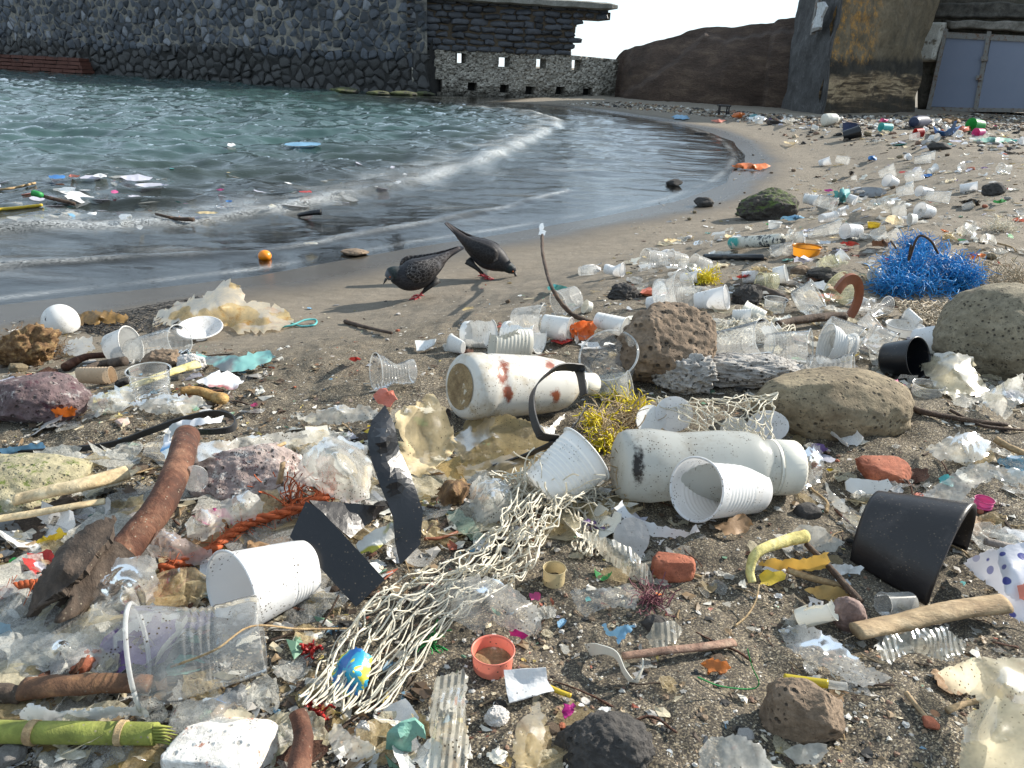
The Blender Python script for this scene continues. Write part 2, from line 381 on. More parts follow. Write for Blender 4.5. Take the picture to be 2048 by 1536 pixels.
def stones(mb, cols, pl, S, keep, gap, bulge, colf, rs, w0=0.0, polys=None):
    for poly in polys or cells(S):
        if poly is None: continue
        c = poly.mean(0)
        if not keep(c): continue
        if np.abs(poly-c).max() > 1.2: continue
        q = []
        for k in range(len(poly)):                        # rounder outline
            a, b = poly[k], poly[(k+1) % len(poly)]; q += [a*.8+b*.2, a*.2+b*.8]
        q = np.array(q); q = q+rs.normal(size=q.shape)*.012
        L = np.linalg.norm(q-c, axis=1)[:, None]
        n = len(q); tilt = rs.normal(size=2)*.16; bu = bulge*rs.uniform(.6, 1.3); V = []
        for sh, w in ((gap, -.04), (gap, bu*.45), (gap+.03, bu*.9), (gap+.08, bu*1.05)):
            r = c+(q-c)*np.clip(1-sh/L, .15, 1); V.append(pl.pt(r[:, 0], r[:, 1], w0+w+((r-c)@tilt if w > 0 else 0)))
        V.append(pl.pt([c[0]], [c[1]], [w0+bu*1.12]))
        Fs = [(i*n+k, i*n+(k+1) % n, (i+1)*n+(k+1) % n, (i+1)*n+k) for i in range(3) for k in range(n)]+[(3*n+k, 3*n+(k+1) % n, 4*n) for k in range(n)]
        mb.put(np.concatenate(V), Fs, 0); cols.append(np.tile(colf(c), (4*n+1, 1)))
def m_stone(name, rough=.75):
    s = N(name); c = s.attr('Col', 0)
    nz = s.noise(9, 6, .7); c = s.mix(1, c, s.ramp(nz, [(.25, .55), (.75, 1.5)]), 'MULTIPLY')
    return s.done(s.bsdf(Base_Color=c, Roughness=rough, Normal=s.bump(nz, .6, .03)))
def m_rough(name, c0, c1, sc=6, bs=.6, bd=.03, rough=.9, spots=None):
    s = N(name); a = s.noise(sc, 8, .68); b = s.noise(sc*7, 5, .7)
    c = s.mix(s.map(a, .35, .65), c0, c1); c = s.mix(1, c, s.ramp(b, [(.25, .6), (.75, 1.35)]), 'MULTIPLY')
    for (ss, lo, hi, col) in spots or []:
        c = s.mix(s.map(s.noise(ss, 6, .7), lo, hi), c, col)
    return s.done(s.bsdf(Base_Color=c, Roughness=rough, Normal=s.bump(s.math('ADD', a, s.math('MULTIPLY', b, .4)), bs, bd)))
BASALT = m_stone('basalt_stone', .55)
MORTAR = m_rough('lime_mortar', (.17, .155, .13), (.27, .245, .21), 3, spots=[(1.2, .46, .56, (.05, .05, .052))])
rs_ = np.random.RandomState(11)
A, B = at_z(0, 140), at_z(856, 191); A2 = A+(A-B)*.55
QW = Plane(A2, B); Lq = np.linalg.norm((B-A2)[:2])
def zone(u):                                             # height of the tide stained band of darker stones
    return .95+.10*math.sin(u*.7)
S = []; v = -.6; row = 0
while v < 3.45:
    u = -1+(row % 2)*.2
    stp = .275 if v > .9 else .38
    while u < Lq+.7: S.append((u+rs_.uniform(-.12, .12), v+rs_.uniform(-.10, .10))); u += stp*rs_.uniform(.75, 1.25)
    v += .25 if v > .9 else .22; row += 1
S = np.array(S); mb, cols = MB(), []
def qcol(c):
    t = rs_.uniform(.5, 1.5)
    if c[1] < zone(c[0])-.1*rs_.rand(): return np.array([.030, .029, .028])*t
    return np.array([.050, .057, .070])*t if rs_.rand() > .10 else np.array([.15, .155, .17])*t
stones(mb, cols, QW, S, lambda c: c[0] < Lq-.05, .016, .055, qcol, rs_)
Vm = QW.pt([-1, Lq, Lq, -1, Lq, -1], [zone(0), zone(3), 3.4, 3.4, 3.4, 3.4], [.03, .03, .03, .03, -1.6, -1.6])
nv = mb.n; mb.put(Vm, [(0, 1, 2, 3), (3, 2, 4, 5)], 1)
Vd = QW.pt([-1, Lq, Lq, -1, Lq, Lq], [-2.3, -2.3, zone(3), zone(0), 3.4, -2.3], [.018, .018, .02, .02, -1.6, -1.6])
mb.put(Vd, [(0, 1, 2, 3), (1, 5, 4, 2)], 2)
Ve = QW.pt([Lq, Lq], [5, zone(3)], [.02, .02])
cols.append(np.full((len(Vm)+len(Vd), 3), .05))
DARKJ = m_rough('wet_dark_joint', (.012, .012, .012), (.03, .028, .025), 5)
mb.build('quay_wall', [BASALT, MORTAR, DARKJ], label='long dark basalt rubble quay wall with pale mortar rising from the water', cat='wall', col=np.concatenate(cols), loc=A2, smooth=False, mark='basalt quay wall')
# brick footing at the left end of the quay
BRICK = (lambda s: s.done(s.bsdf(Base_Color=s.mix(s.noise(5, 5, .7), s.n('TexBrick', {'Vector': s.scale((1, 1, 1), s.n('TexCoord').outputs['UV']), 'Scale': 1}).outputs[0], (.1, .03, .02)), Roughness=.8)))
mb = MB(); bu0, bu1 = QW.uv(-500, 110)[0], QW.uv(188, 130)[0]; tv = QW.uv(90, 112)[1]
REDB = m_rough('red_brick', (.085, .030, .020), (.13, .050, .034), 4, spots=[(2, .58, .66, (.03, .02, .018))])
nb = 7; bh = (tv+.3)/nb
for k in range(nb):
    u = bu0-rs_.uniform(0, .3)
    while u < bu1-.1:
        L = rs_.uniform(.5, .62); e = min(u+L-.02, bu1+rs_.uniform(-.04, .04)); v = -.3+k*bh
        c = QW.pt((u+e)/2, v+bh/2, .30-.10*k/nb); mb.box(c, np.array([e-u, .45, bh-.022]), np.stack([QW.u, QW.w, [0, 0, 1]], 1), 0, .006); u += L
mb.build('brick_footing', [REDB], label='low red brick footing at the water line of the quay wall', cat='wall', smooth=False)

# ruined wall: coursed dark stone over a pale rubble base with square holes
C = at_z(1236, 192, .14); RW = Plane(B+np.array([-.15, .25, 0]), C+np.array([.1, .55, 0]))
def UV(px, py): return RW.uv(px, py)
mb, cols = MB(), []
u0, u1 = UV(838, 60)[0], UV(1152, 60)[0]; vb = UV(1000, 104)[1]; vt = UV(1000, 12)[1]
edge = [UV(*q) for q in ((1153, 26), (1158, 60), (1152, 88), (1146, 100), (1138, 108))]
def right_edge(v):
    return float(np.interp(v, [e[1] for e in edge][::-1], [e[0] for e in edge][::-1]))
polys = []; ch = (vt-vb)/7.0; v = vb-.03
while v < vt+.05:
    u = u0-.35; jv = lambda: rs_.uniform(-.025, .025)
    while u < UV(1226, 30)[0]+.6:
        e = u+rs_.uniform(.26, .52); h = ch*rs_.uniform(.86, 1.0)
        polys.append(np.array([[u+jv(), v+jv()], [e+jv(), v+jv()], [e+jv(), v+h+jv()], [u+jv(), v+h+jv()]])); u = e
    v += ch
S = None; ov = UV(1190, 41)[1]; ov2 = UV(1190, 20)[1]; ouR = UV(1226, 30)[0]
def rkeep(c):
    if c[1] < vb-.02 or c[1] > vt+.05 and not (c[1] < vt+.12): return False
    if c[0] < u0-.3: return False
    return c[0] < right_edge(c[1]) or (c[1] > ov and c[0] < ouR)
stones(mb, cols, RW, S, rkeep, .008, .07, lambda c: np.array([.040, .043, .050])*rs_.uniform(.55, 1.5), rs_, polys=polys)
nv = []
def slab(u_a, u_b, v_a, v_b, w_a, w_b, mi):
    V = RW.pt([u_a, u_b, u_b, u_a]*2, [v_a, v_a, v_b, v_b]*2, [w_a]*4+[w_b]*4); mb.put(V, [(0, 1, 2, 3), (7, 6, 5, 4), (0, 4, 5, 1), (1, 5, 6, 2), (2, 6, 7, 3), (3, 7, 4, 0)], mi); cols.append(np.full((8, 3), .05))
nst = 14
for k in range(nst):                                      # core of the wall, stepping in at its broken end
    a, b = vb+(vt-vb)*k/nst, vb+(vt-vb)*(k+1)/nst; slab(u0-.3, right_edge((a+b)/2)-.06+rs_.uniform(-.05, .02), a, b, -1.0, .01, 1)
slab(u1-.2, ouR-.08, ov+.03, vt, -.9, .012, 1)
mb.build('ruined_wall', [BASALT, m_rough('brown_joint', (.045, .034, .022), (.10, .072, .045), 4)], label='ruined dark coursed stone wall with a jagged broken end against the sky', cat='wall', col=np.concatenate(cols), smooth=False, mark='ruined coursed wall')
# coping
cu0, cu1 = UV(862, 0)[0], UV(1228, 20)[0]; cv0, cv1 = UV(1228, 22)[1], UV(1228, 6)[1]
prof = []; R_ = (cv1-cv0)/2
mb = MB(); nn = 40; us = np.linspace(cu0-.6, cu1, nn); V = []
for i, u in enumerate(us):
    e = 1 if i < nn-2 else (.9 if i == nn-2 else .6)
    for (w, v) in ((.16, -1), (.26, -.7), (.26, .6), (.14, 1), (-1.0, 1), (-1.0, -1)):
        V.append(RW.pt(u+(.0 if i < nn-1 else .05), (cv0+cv1)/2+v*R_*e+.02*pn(u*2, w*3, v)+.0, w*e+.03*pn(u*3, v*2, 4)))
V = np.array(V)
Fs = [(i*6+k, i*6+(k+1) % 6, (i+1)*6+(k+1) % 6, (i+1)*6+k) for i in range(nn-1) for k in range(6)]+[tuple(range(6))[::-1], tuple((nn-1)*6+k for k in range(6))]
add('wall_coping', V, Fs, m_rough('grey_concrete', (.16, .155, .13), (.27, .26, .23), 3), label='rounded grey concrete coping jutting out over the broken end of the ruined wall', cat='coping', smooth=False)
# pale base with real holes through it
lu0, lu1 = UV(846, 150)[0], UV(1236, 150)[0]
hol = []
for (px, py, w, h) in ((921, 116, 22, 20), (1009, 124, 21, 19), (1083, 127, 20, 19), (1154, 130, 19, 20)):
    a, b = UV(px-w/2, py-h/2), UV(px+w/2, py+h/2); hol.append((a[0], b[0], b[1], a[1], True))
for (px, py, w, h) in ((872, 170, 22, 26), (945, 174, 18, 17), (1010, 177, 18, 18), (1061, 182, 18, 17), (1121, 181, 18, 16), (1176, 184, 18, 16)):
    a, b = UV(px-w/2, py-h/2), UV(px+w/2, py+h/2); hol.append((a[0], b[0], b[1], a[1], False))
TH = .62; vtop = lambda u: np.interp(u, [UV(840, 96)[0], UV(1150, 111)[0], UV(1236, 119)[0]], [UV(840, 96)[1], UV(1150, 111)[1], UV(1236, 119)[1]])
nu, nv_ = 190, 66; us = np.linspace(lu0-.3, lu1+.25, nu); vs = np.linspace(-.5, 1, nv_)
U, Vv = np.meshgrid(us, vs, indexing='ij'); Vv = np.where(Vv > 0, Vv*vtop(U), Vv)
def inhole(u, v): return any(a < u < b and c < v < d for a, b, c, d, t in hol)
Ww = .05*pn(U*5, Vv*5, 1)+.04*pn(U*12, Vv*12, 2)-.10*np.clip((.30-Vv)/.3, 0, 1)*(1+pn(U*2, Vv*3, 5))
idx = np.arange(nu*nv_).reshape(nu, nv_)
mb = MB(); FR = []
Hm = np.zeros((nu-1, nv_-1), bool)
for i in range(nu-1):
    for j in range(nv_-1):
        Hm[i, j] = inhole((U[i, j]+U[i+1, j])/2, (Vv[i, j]+Vv[i, j+1])/2)
        if not Hm[i, j]: FR.append((idx[i, j], idx[i+1, j], idx[i+1, j+1], idx[i, j+1]))
VF = RW.pt(U.ravel(), Vv.ravel(), Ww.ravel()); VB = RW.pt(U.ravel(), Vv.ravel(), np.full(nu*nv_, -TH))
n0 = nu*nv_; FR += [(a+n0, d+n0, c+n0, b+n0) for a, b, c, d in FR]
for i in range(nu-1):                                     # reveals
    for j in range(nv_-1):
        for (di, dj, e) in ((-1, 0, (idx[i, j], idx[i, j+1])), (1, 0, (idx[i+1, j], idx[i+1, j+1])), (0, -1, (idx[i, j], idx[i+1, j])), (0, 1, (idx[i, j+1], idx[i+1, j+1]))):
            ii, jj = i+di, j+dj; out = not (0 <= ii < nu-1 and 0 <= jj < nv_-1)
            if not Hm[i, j] and (out or Hm[ii, jj]): FR.append((e[0], e[1], e[1]+n0, e[0]+n0))
s = N('pale_rubble'); v1 = s.vor(17, out=0, co=s.scale((1, 1, 1.5))); cid = s.n('SeparateColor', {0: s.vor(17, out=1, co=s.scale((1, 1, 1.5)))}).outputs[0]
c = s.mix(s.map(v1, .62, .84), s.ramp(cid, [(0, (.22, .20, .165)), (.5, (.36, .33, .28)), (1, (.52, .48, .41))]), (.055, .045, .035))
c = s.mix(s.map(s.noise(1.3, 6, .7), .48, .68), c, s.mix(.75, c, (.05, .045, .035)))
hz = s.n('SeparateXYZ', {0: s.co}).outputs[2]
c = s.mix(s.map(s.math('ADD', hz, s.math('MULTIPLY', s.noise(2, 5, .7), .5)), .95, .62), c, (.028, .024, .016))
PR = s.done(s.bsdf(Base_Color=c, Roughness=.9, Normal=s.bump(v1, .9, -.04)))
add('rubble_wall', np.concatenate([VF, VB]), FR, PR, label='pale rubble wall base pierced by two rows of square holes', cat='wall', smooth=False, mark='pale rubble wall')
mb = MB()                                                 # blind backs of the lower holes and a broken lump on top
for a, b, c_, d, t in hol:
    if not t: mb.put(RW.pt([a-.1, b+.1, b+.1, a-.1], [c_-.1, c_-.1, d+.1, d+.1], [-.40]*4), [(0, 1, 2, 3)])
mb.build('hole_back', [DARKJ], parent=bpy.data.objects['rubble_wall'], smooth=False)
# ---- rocks
def rock_mesh(rx, ry, rz, seed, sub=4, rough=.22, flat=.0, squareness=0, detail=.05, cuts=7):
    V, F = ICO[sub]; V = V.copy(); rq = np.random.RandomState(seed+500)
    if squareness: V = np.sign(V)*np.abs(V)**(1-squareness); 
    n = fbm(V, 1.1, 3, seed)[:, None]; V = V*(1+rough*n)
    for _ in range(cuts):
        q = unit(rq.normal(size=3)); d = rq.uniform(.72, .95); V = V-q*np.maximum(0, V @ q-d)[:, None]*.9
    V = V*(1+detail*fbm(V, 5, 3, seed+3)[:, None])
    return V*np.array([rx, ry, rz]), F
def yaw_m(a): c, s = math.cos(a), math.sin(a); return np.array([[c, -s, 0], [s, c, 0], [0, 0, 1.0]])
def rock(px, py, wpx, hpx, mat, name='rock', label=None, cat='rock', group=None, seed=1, sub=4, dp=.8, yaw=0, rough=.22, detail=.05, sq=0, mark=None, tilt=0, sink=.25, water=False, cuts=7, wedge=0):
    """px,py = middle of the foot of the rock, wpx/hpx its size in the photograph"""
    p = P(px, py, 0, water); m = mpp(p); rx = wpx*m/2; rz = hpx*m*.56; ry = rx*dp
    V, F = rock_mesh(rx, ry, rz, seed, sub, rough, 0, sq, detail, cuts)
    if wedge: V[:, 2] *= np.clip(1+wedge*V[:, 0]/rx, .1, 2)
    c, s_ = math.cos(tilt), math.sin(tilt); V = V @ np.array([[c, 0, -s_], [0, 1, 0], [s_, 0, c]]).T
    V = V @ yaw_m(yaw).T; b = unit([p[0], p[1], 0])
    V = V-[0, 0, V[:, 2].min()+sink*rz*2]+[p[0]+b[0]*ry*.7, p[1]+b[1]*ry*.7, 0]
    V[:, 2] += float(G(p[0]+b[0]*ry*.7, p[1]+b[1]*ry*.7)) if not water else p[2]
    return add(name, V, F, mat, label=label, cat=cat, group=group, mark=mark)
def m_rock(name, c0, c1, dark=None, pit=60, pits=.5, bs=.8, grain=1.0, top=None, moss=None, rough=.9):
    s = N(name); a = s.noise(14, 8, .7); b = s.noise(90, 5, .75); v = s.vor(pit); v2 = s.vor(pit*2.7)
    c = s.mix(s.map(a, .35, .65), c0, c1); c = s.mix(1, c, s.ramp(b, [(.25, .5), (.75, 1.5)]), 'MULTIPLY')
    pm = s.math('MULTIPLY', s.map(v, .28, .12), s.map(s.noise(pit*.35, 3), .42, .56)); c = s.mix(s.math('MULTIPLY', pm, pits), c, dark or (.03, .025, .02))
    pm2 = s.math('MULTIPLY', s.map(v2, .3, .14), s.map(s.noise(pit*.6, 2), .5, .6)); c = s.mix(s.math('MULTIPLY', pm2, pits), c, dark or (.03, .025, .02))
    nz = s.n('SeparateXYZ', {0: s.n('NewGeometry').outputs['Normal']}).outputs[2]
    for col, lo, hi, sc in (top or []): c = s.mix(s.math('MULTIPLY', s.map(nz, .1, .7), s.map(s.noise(sc, 7, .75), lo, hi)), c, col)
    for col, lo, hi, sc in (moss or []): c = s.mix(s.map(s.noise(sc, 7, .75), lo, hi), c, col)
    h = s.math('SUBTRACT', s.math('ADD', a, s.math('MULTIPLY', b, .35)), s.math('MULTIPLY', s.math('ADD', pm, pm2), .8))
    return s.done(s.bsdf(Base_Color=c, Roughness=rough, Normal=s.bump(h, bs, .008)))
# ---- far headland: a smooth brown tuff cliff
def cliff(name, cols, mat, nj=26, lean=.35, bulge=.25, nf=(1.2, .10), ni=None, step=None, back=3.0, **kw):
    """cols = (px, py of the foot, py of the skyline); the face climbs backwards from its foot and runs back over the top"""
    xs = np.array([c[0] for c in cols], float); fy = np.array([c[1] for c in cols], float); ty = np.array([c[2] for c in cols], float)
    ni = ni or 90; q = np.linspace(xs[0], xs[-1], ni); f = np.interp(q, xs, fy); t = np.interp(q, xs, ty)
    foot = np.array([at_z(a, b, .14) for a, b in zip(q, f)]); V = []
    for i in range(ni):
        b = unit([foot[i][0], foot[i][1], 0]); d = rays(q[i], t[i])[0]; D = np.hypot(foot[i][0], foot[i][1])
        # face point k lies back*k behind the foot; its height is what the ray through the skyline needs at the top
        k = math.hypot(d[0], d[1])
        # solve top height H with top at distance D+lean*H
        sl = d[2]/k; H = (ZC+D*sl-foot[i][2])/(1-lean*sl)
        col = []
        for j in range(nj+1):
            v = j/nj; bl = bulge*math.sin(v*math.pi)*H*.3
            if step: bl += step(q[i], f[i]+(t[i]-f[i])*v)
            col.append(foot[i]+b*(lean*H*v-bl)+np.array([0, 0, H*v-.4*(j == 0)]))
        for j in range(1, 6): col.append(col[nj]+b*back*j/5+np.array([0, 0, -.03*j*j*back/3]))
        V.append(col)
    V = np.array(V); n2 = V.shape[1]; V = V.reshape(-1, 3)
    V = V+vnoise(V, nf[0], 3)*nf[1]+vnoise(V, nf[0]*3.3, 6)*nf[1]*.4+vnoise(V, nf[0]*9, 9)*nf[1]*.12
    F = [(i*n2+j, (i+1)*n2+j, (i+1)*n2+j+1, i*n2+j+1) for i in range(ni-1) for j in range(n2-1)]
    return add(name, V, F, mat, **kw)
s = N('brown_tuff'); a = s.noise(1.4, 7, .65, co=s.scale((1, 1, 2.6))); b = s.noise(20, 5, .7, co=s.scale((1, 1, 2)))
c = s.ramp(a, [(.3, (.055, .035, .025)), (.5, (.095, .062, .045)), (.72, (.19, .13, .09))]); c = s.mix(1, c, s.ramp(b, [(.25, .65), (.75, 1.35)]), 'MULTIPLY')
TUFF = s.done(s.bsdf(Base_Color=c, Roughness=.92, Normal=s.bump(s.math('ADD', a, s.math('MULTIPLY', b, .35)), 1, .22)))
cliff('headland', [(1229, 192, 117), (1238, 192, 104), (1262, 195, 92), (1300, 198, 80), (1345, 200, 69), (1395, 203, 57), (1440, 206, 55), (1480, 208, 48), (1524, 210, 41), (1532, 211, 33), (1570, 213, 29), (1592, 214, 20), (1612, 216, -20), (1660, 217, -60)],
      TUFF, step=lambda X, Y: .45/(1+math.exp(-((Y-np.interp(X, [1235, 1300, 1345, 1395, 1430, 1540], [196, 158, 118, 72, 84, 58]))+2*math.sin(X*.2))/1.6)), ni=150, nj=44, lean=.55, bulge=.5, nf=(.6, .09), back=5, label='smooth brown rock headland sloping up between the pale wall and the buttress', cat='cliff', mark='brown headland')
# ---- rock face with boathouse doors
s = N('banded_rock_face'); a = s.noise(2.2, 8, .68); b = s.noise(14, 6, .7); hz = s.n('SeparateXYZ', {0: s.co}).outputs[2]
st = s.noise(3.0, 6, .62, co=s.scale((.30, .30, 2.6)), dist=.5); hw = s.math('ADD', hz, s.math('MULTIPLY', s.math('SUBTRACT', s.noise(1.1, 4, .6), .5), .55))
xx = s.n('SeparateXYZ', {0: s.co}).outputs[0]
top = s.mix(s.map(a, .35, .65), (.095, .078, .050), (.19, .15, .095))
band = s.ramp(st, [(.38, (.045, .034, .022)), (.47, (.13, .09, .052)), (.55, (.44, .33, .20)), (.66, (.20, .14, .085))])
dark = s.mix(s.map(a, .4, .6), (.022, .019, .014), (.05, .042, .03))
low = s.ramp(st, [(.45, (.035, .028, .018)), (.60, (.085, .06, .036)), (.66, (.30, .22, .13))])
c = s.mix(s.map(hw, .72, .82), low, band); c = s.mix(s.map(hw, 1.22, 1.34), c, dark); c = s.mix(s.map(hw, 1.56, 1.72), c, top)
lich = s.math('MULTIPLY', s.map(s.noise(5.0, 7, .8), .48, .62), s.math('MULTIPLY', s.map(hw, 1.45, 1.65), s.map(xx, -.1, -.45)))
c = s.mix(lich, c, (.40, .21, .05))
c = s.mix(1, c, s.ramp(b, [(.25, .6), (.75, 1.4)]), 'MULTIPLY')
FACE = s.done(s.bsdf(Base_Color=c, Roughness=.92, Normal=s.bump(s.math('ADD', a, s.math('MULTIPLY', b, .3)), .8, .10)))
DF0, DF1 = at_z(1858, 218, .14), at_z(2060, 222, .24); DP = Plane(DF0, DF1)         # plane of the doors
cliff('cliff', [(1632, 226, -70), (1660, 226, -90), (1700, 225, -90), (1770, 224, -80), (1826, 222, -80)], FACE, lean=.10, bulge=.10, nf=(.9, .14), ni=60, nj=40, back=3, label='weathered banded rock face with orange lichen left of the grey doors', cat='cliff', mark='banded rock face')
PLAST = m_rough('dark_plaster', (.05, .048, .047), (.10, .097, .095), 3, spots=[(6, .60, .68, (.16, .155, .15))], bs=.9, bd=.06)
def hexa(mb, quad, w0, w1, pl, mi=0):
    """a slab over a quad given in photograph pixels on wall plane pl"""
    uv = [pl.uv(*q) for q in quad]; u, v = [q[0] for q in uv], [q[1] for q in uv]
    mb.put(pl.pt(u*2, v*2, [w0]*4+[w1]*4), [(0, 1, 2, 3), (7, 6, 5, 4), (0, 4, 5, 1), (1, 5, 6, 2), (2, 6, 7, 3), (3, 7, 4, 0)], mi)
cliff('buttress', [(1560, 203, 60), (1564, 214, 20), (1568, 216, -60), (1600, 221, -80), (1642, 228, -80), (1646, 222, -80), (1652, 210, -60)], PLAST, lean=.14, bulge=.0, nf=(1.1, .08), ni=60, nj=40, back=2.5, label='dark plastered buttress leaning between the brown headland and the banded rock face', cat='wall', mark='dark buttress')
# masonry above and around the doors
ZONE = m_rough('old_masonry', (.050, .044, .034), (.12, .105, .08), 5, bs=1, bd=.08, spots=[(2.3, .60, .70, (.04, .05, .02)), (7, .63, .7, (.21, .19, .16))])
def relief(name, pl, quad, w, amp, mat, nu=60, nv=30, f=2.5, thick=.6, **kw):
    uv = np.array([pl.uv(*q) for q in quad]); a, b = np.meshgrid(np.linspace(0, 1, nu), np.linspace(0, 1, nv), indexing='ij'); a, b = a.ravel()[:, None], b.ravel()[:, None]
    Q = (uv[0]*(1-a)+uv[1]*a)*(1-b)+(uv[3]*(1-a)+uv[2]*a)*b
    e = np.minimum(np.minimum(a, 1-a), np.minimum(b, 1-b))[:, 0]; rim = np.clip(e/.04, 0, 1)
    U, Vv = Q[:, 0], Q[:, 1]; n = amp*(pn(U*f, Vv*f, 1)+.5*pn(U*f*2.3, Vv*f*2.3, 3)+.3*pn(U*f*6, Vv*f*6, 5))
    V0 = pl.pt(U+.06*pn(U*2, Vv*2, 8), Vv+.05*pn(U*2, Vv*2, 9), w*rim+n*rim-.15*(1-rim))
    border = [i*nv for i in range(nu)]+[(nu-1)*nv+j for j in range(1, nv)]+[i*nv+nv-1 for i in range(nu-2, -1, -1)]+[j for j in range(nv-2, 0, -1)]
    F = [(i*nv+j, (i+1)*nv+j, (i+1)*nv+j+1, i*nv+j+1) for i in range(nu-1) for j in range(nv-1)]
    Vb = V0[border]-pl.w*thick; nb = len(border); n0 = len(V0)
    F += [(border[k], n0+k, n0+(k+1) % nb, border[(k+1) % nb]) for k in range(nb)]
    return add(name, np.concatenate([V0, Vb]), F, mat, **kw)
relief('masonry_wall', DP, [(1830, 222), (2500, 226), (2560, -460), (1850, -460)], -.22, .05, ZONE, thick=2.0, label='old dirty masonry above and behind the grey doors', cat='wall')  # unseen upper and right part added to shade the rock face and beach
relief('stone_ledge', DP, [(1800, 34), (2420, 40), (2420, 6), (1806, 4)], -.06, .07, m_rough('ledge_stone', (.05, .047, .042), (.14, .13, .11), 6, bs=1, bd=.06), thick=.5, nu=70, nv=14, label='rough stone ledge above the grey doors', cat='ledge')
LIME = m_rough('flaking_limewash', (.42, .41, .37), (.52, .50, .44), 5, spots=[(4, .55, .62, (.14, .12, .09)), (9, .6, .66, (.22, .18, .10))])
relief('door_surround', DP, [(1836, 126), (1872, 122), (1896, 44), (1846, 44)], .34, .02, LIME, nu=16, nv=30, thick=.6, label='flaking whitewashed concrete pillar beside the left grey door', cat='pillar')
relief('lintel', DP, [(1890, 58), (2400, 78), (2410, 48), (1882, 40)], .10, .02, m_rough('grey_lintel', (.12, .11, .09), (.28, .26, .23), 5), nu=50, nv=10, thick=.3, label='stained concrete lintel over the pair of grey doors', cat='lintel')
bd = thing('boathouse_door', 'pair of pale blue grey steel doors with rusty frame in the rock wall', 'door', DP.pt(DP.uv(1960, 219)[0], DP.uv(1960, 219)[1], 0), mark='grey steel doors')
s = N('painted_steel'); a = s.noise(3, 5, .6); c = s.mix(s.map(s.noise(9, 7, .75), .66, .72), s.mix(a, (.20, .235, .32), (.235, .265, .345)), (.16, .08, .04))
STEEL = s.done(s.bsdf(Base_Color=c, Roughness=.45, Normal=s.bump(a, .1, .05)))
s = N('rusty_frame'); c = s.mix(s.map(s.noise(12, 7, .75), .50, .64), (.24, .235, .22), s.mix(s.noise(40, 4), (.10, .045, .02), (.22, .10, .04)))
RUSTF = s.done(s.bsdf(Base_Color=c, Roughness=.8, Normal=s.bump(s.noise(50, 4), .4, .01)))
for q in ([(1862, 213), (1949, 216), (1975, 72), (1896, 66)], [(1956, 216), (2054, 219), (2082, 78), (1984, 72)]):
    mb = MB(); hexa(mb, q, -.03, .02, DP); dl = mb.build('door_leaf', [STEEL], parent=bd, smooth=False)
mb = MB()
for q in ([(1854, 218), (1862, 218), (1897, 58), (1890, 58)], [(1948, 218), (1956, 219), (1984, 63), (1976, 62)], [(2052, 221), (2062, 221), (2092, 70), (2082, 69)]): hexa(mb, q, .0, .07, DP)
for q in ([(1890, 76), (2090, 86), (2090, 74), (1892, 64)], [(1854, 222), (2062, 225), (2062, 217), (1856, 214)]): hexa(mb, q, -.01, .055, DP)
mb.build('door_frame', [RUSTF], parent=bd, smooth=False)
mb = MB()
for px, py in ((1971, 118), (1961, 156)): hexa(mb, [(px-7, py+4), (px+6, py+5), (px+7, py-5), (px-6, py-5)], .06, .12, DP)
mb.build('bolt', [RUSTF], parent=bd, smooth=False)
# rusted white plate on the buttress
BPp = Plane(at_z(1600, 221, .14)-[0, .05, 0], at_z(1650, 228, .14)-[0, .05, 0])
BQ = [(1640, 62), (1655, 55), (1658, 36), (1668, 14), (1662, 4), (1650, 6), (1648, 30), (1640, 46)]
def prism_on(mb, pl, pts, w0, w1, mi=0):
    uv = [pl.uv(*q) for q in pts]; n = len(uv); u, v = [q[0] for q in uv], [q[1] for q in uv]
    mb.put(pl.pt(u*2, v*2, [w0]*n+[w1]*n), [tuple(range(n)), tuple(range(2*n-1, n-1, -1))]+[(k, n+k, n+(k+1) % n, (k+1) % n) for k in range(n)], mi)
mb = MB(); prism_on(mb, BPp, BQ, .12, .17, 0); pz = mb.build('metal_plate', [m_rough('white_rusty_paint', (.55, .56, .56), (.62, .63, .63), 3, spots=[(8, .60, .66, (.22, .09, .04))])], label='white painted rusty metal plate fixed on the dark buttress', cat='plate', smooth=False)
mb = MB(); prism_on(mb, BPp, [(1638, 66), (1654, 60), (1655, 54), (1639, 58)], .11, .18); mb.build('rust_band', [RUSTF], parent=pz, smooth=False)
mb = MB(); prism_on(mb, BPp, [(1632, 70), (1635, 70), (1650, -10), (1646, -10)], .05, .14); mb.build('rail', [RUSTF], parent=pz, smooth=False)
ALG = m_rock('algae_rock', (.05, .06, .02), (.10, .11, .04), pit=20, moss=[((.03, .028, .025), .5, .6, 4)])
for k, (px, py, w, h) in enumerate(((688, 187, 62, 11), (758, 191, 50, 9), (805, 192, 60, 9), (848, 192, 40, 8))):
    rock(px, py, w, h, ALG, seed=40+k, sub=3, sink=.1, water=True, label=['bright green algae covered rock at the quay foot', 'flat olive rock at the quay foot beside the bright green one', 'broad flat pale green rock at the quay foot', 'small dark rock at the right corner of the quay foot'][k])
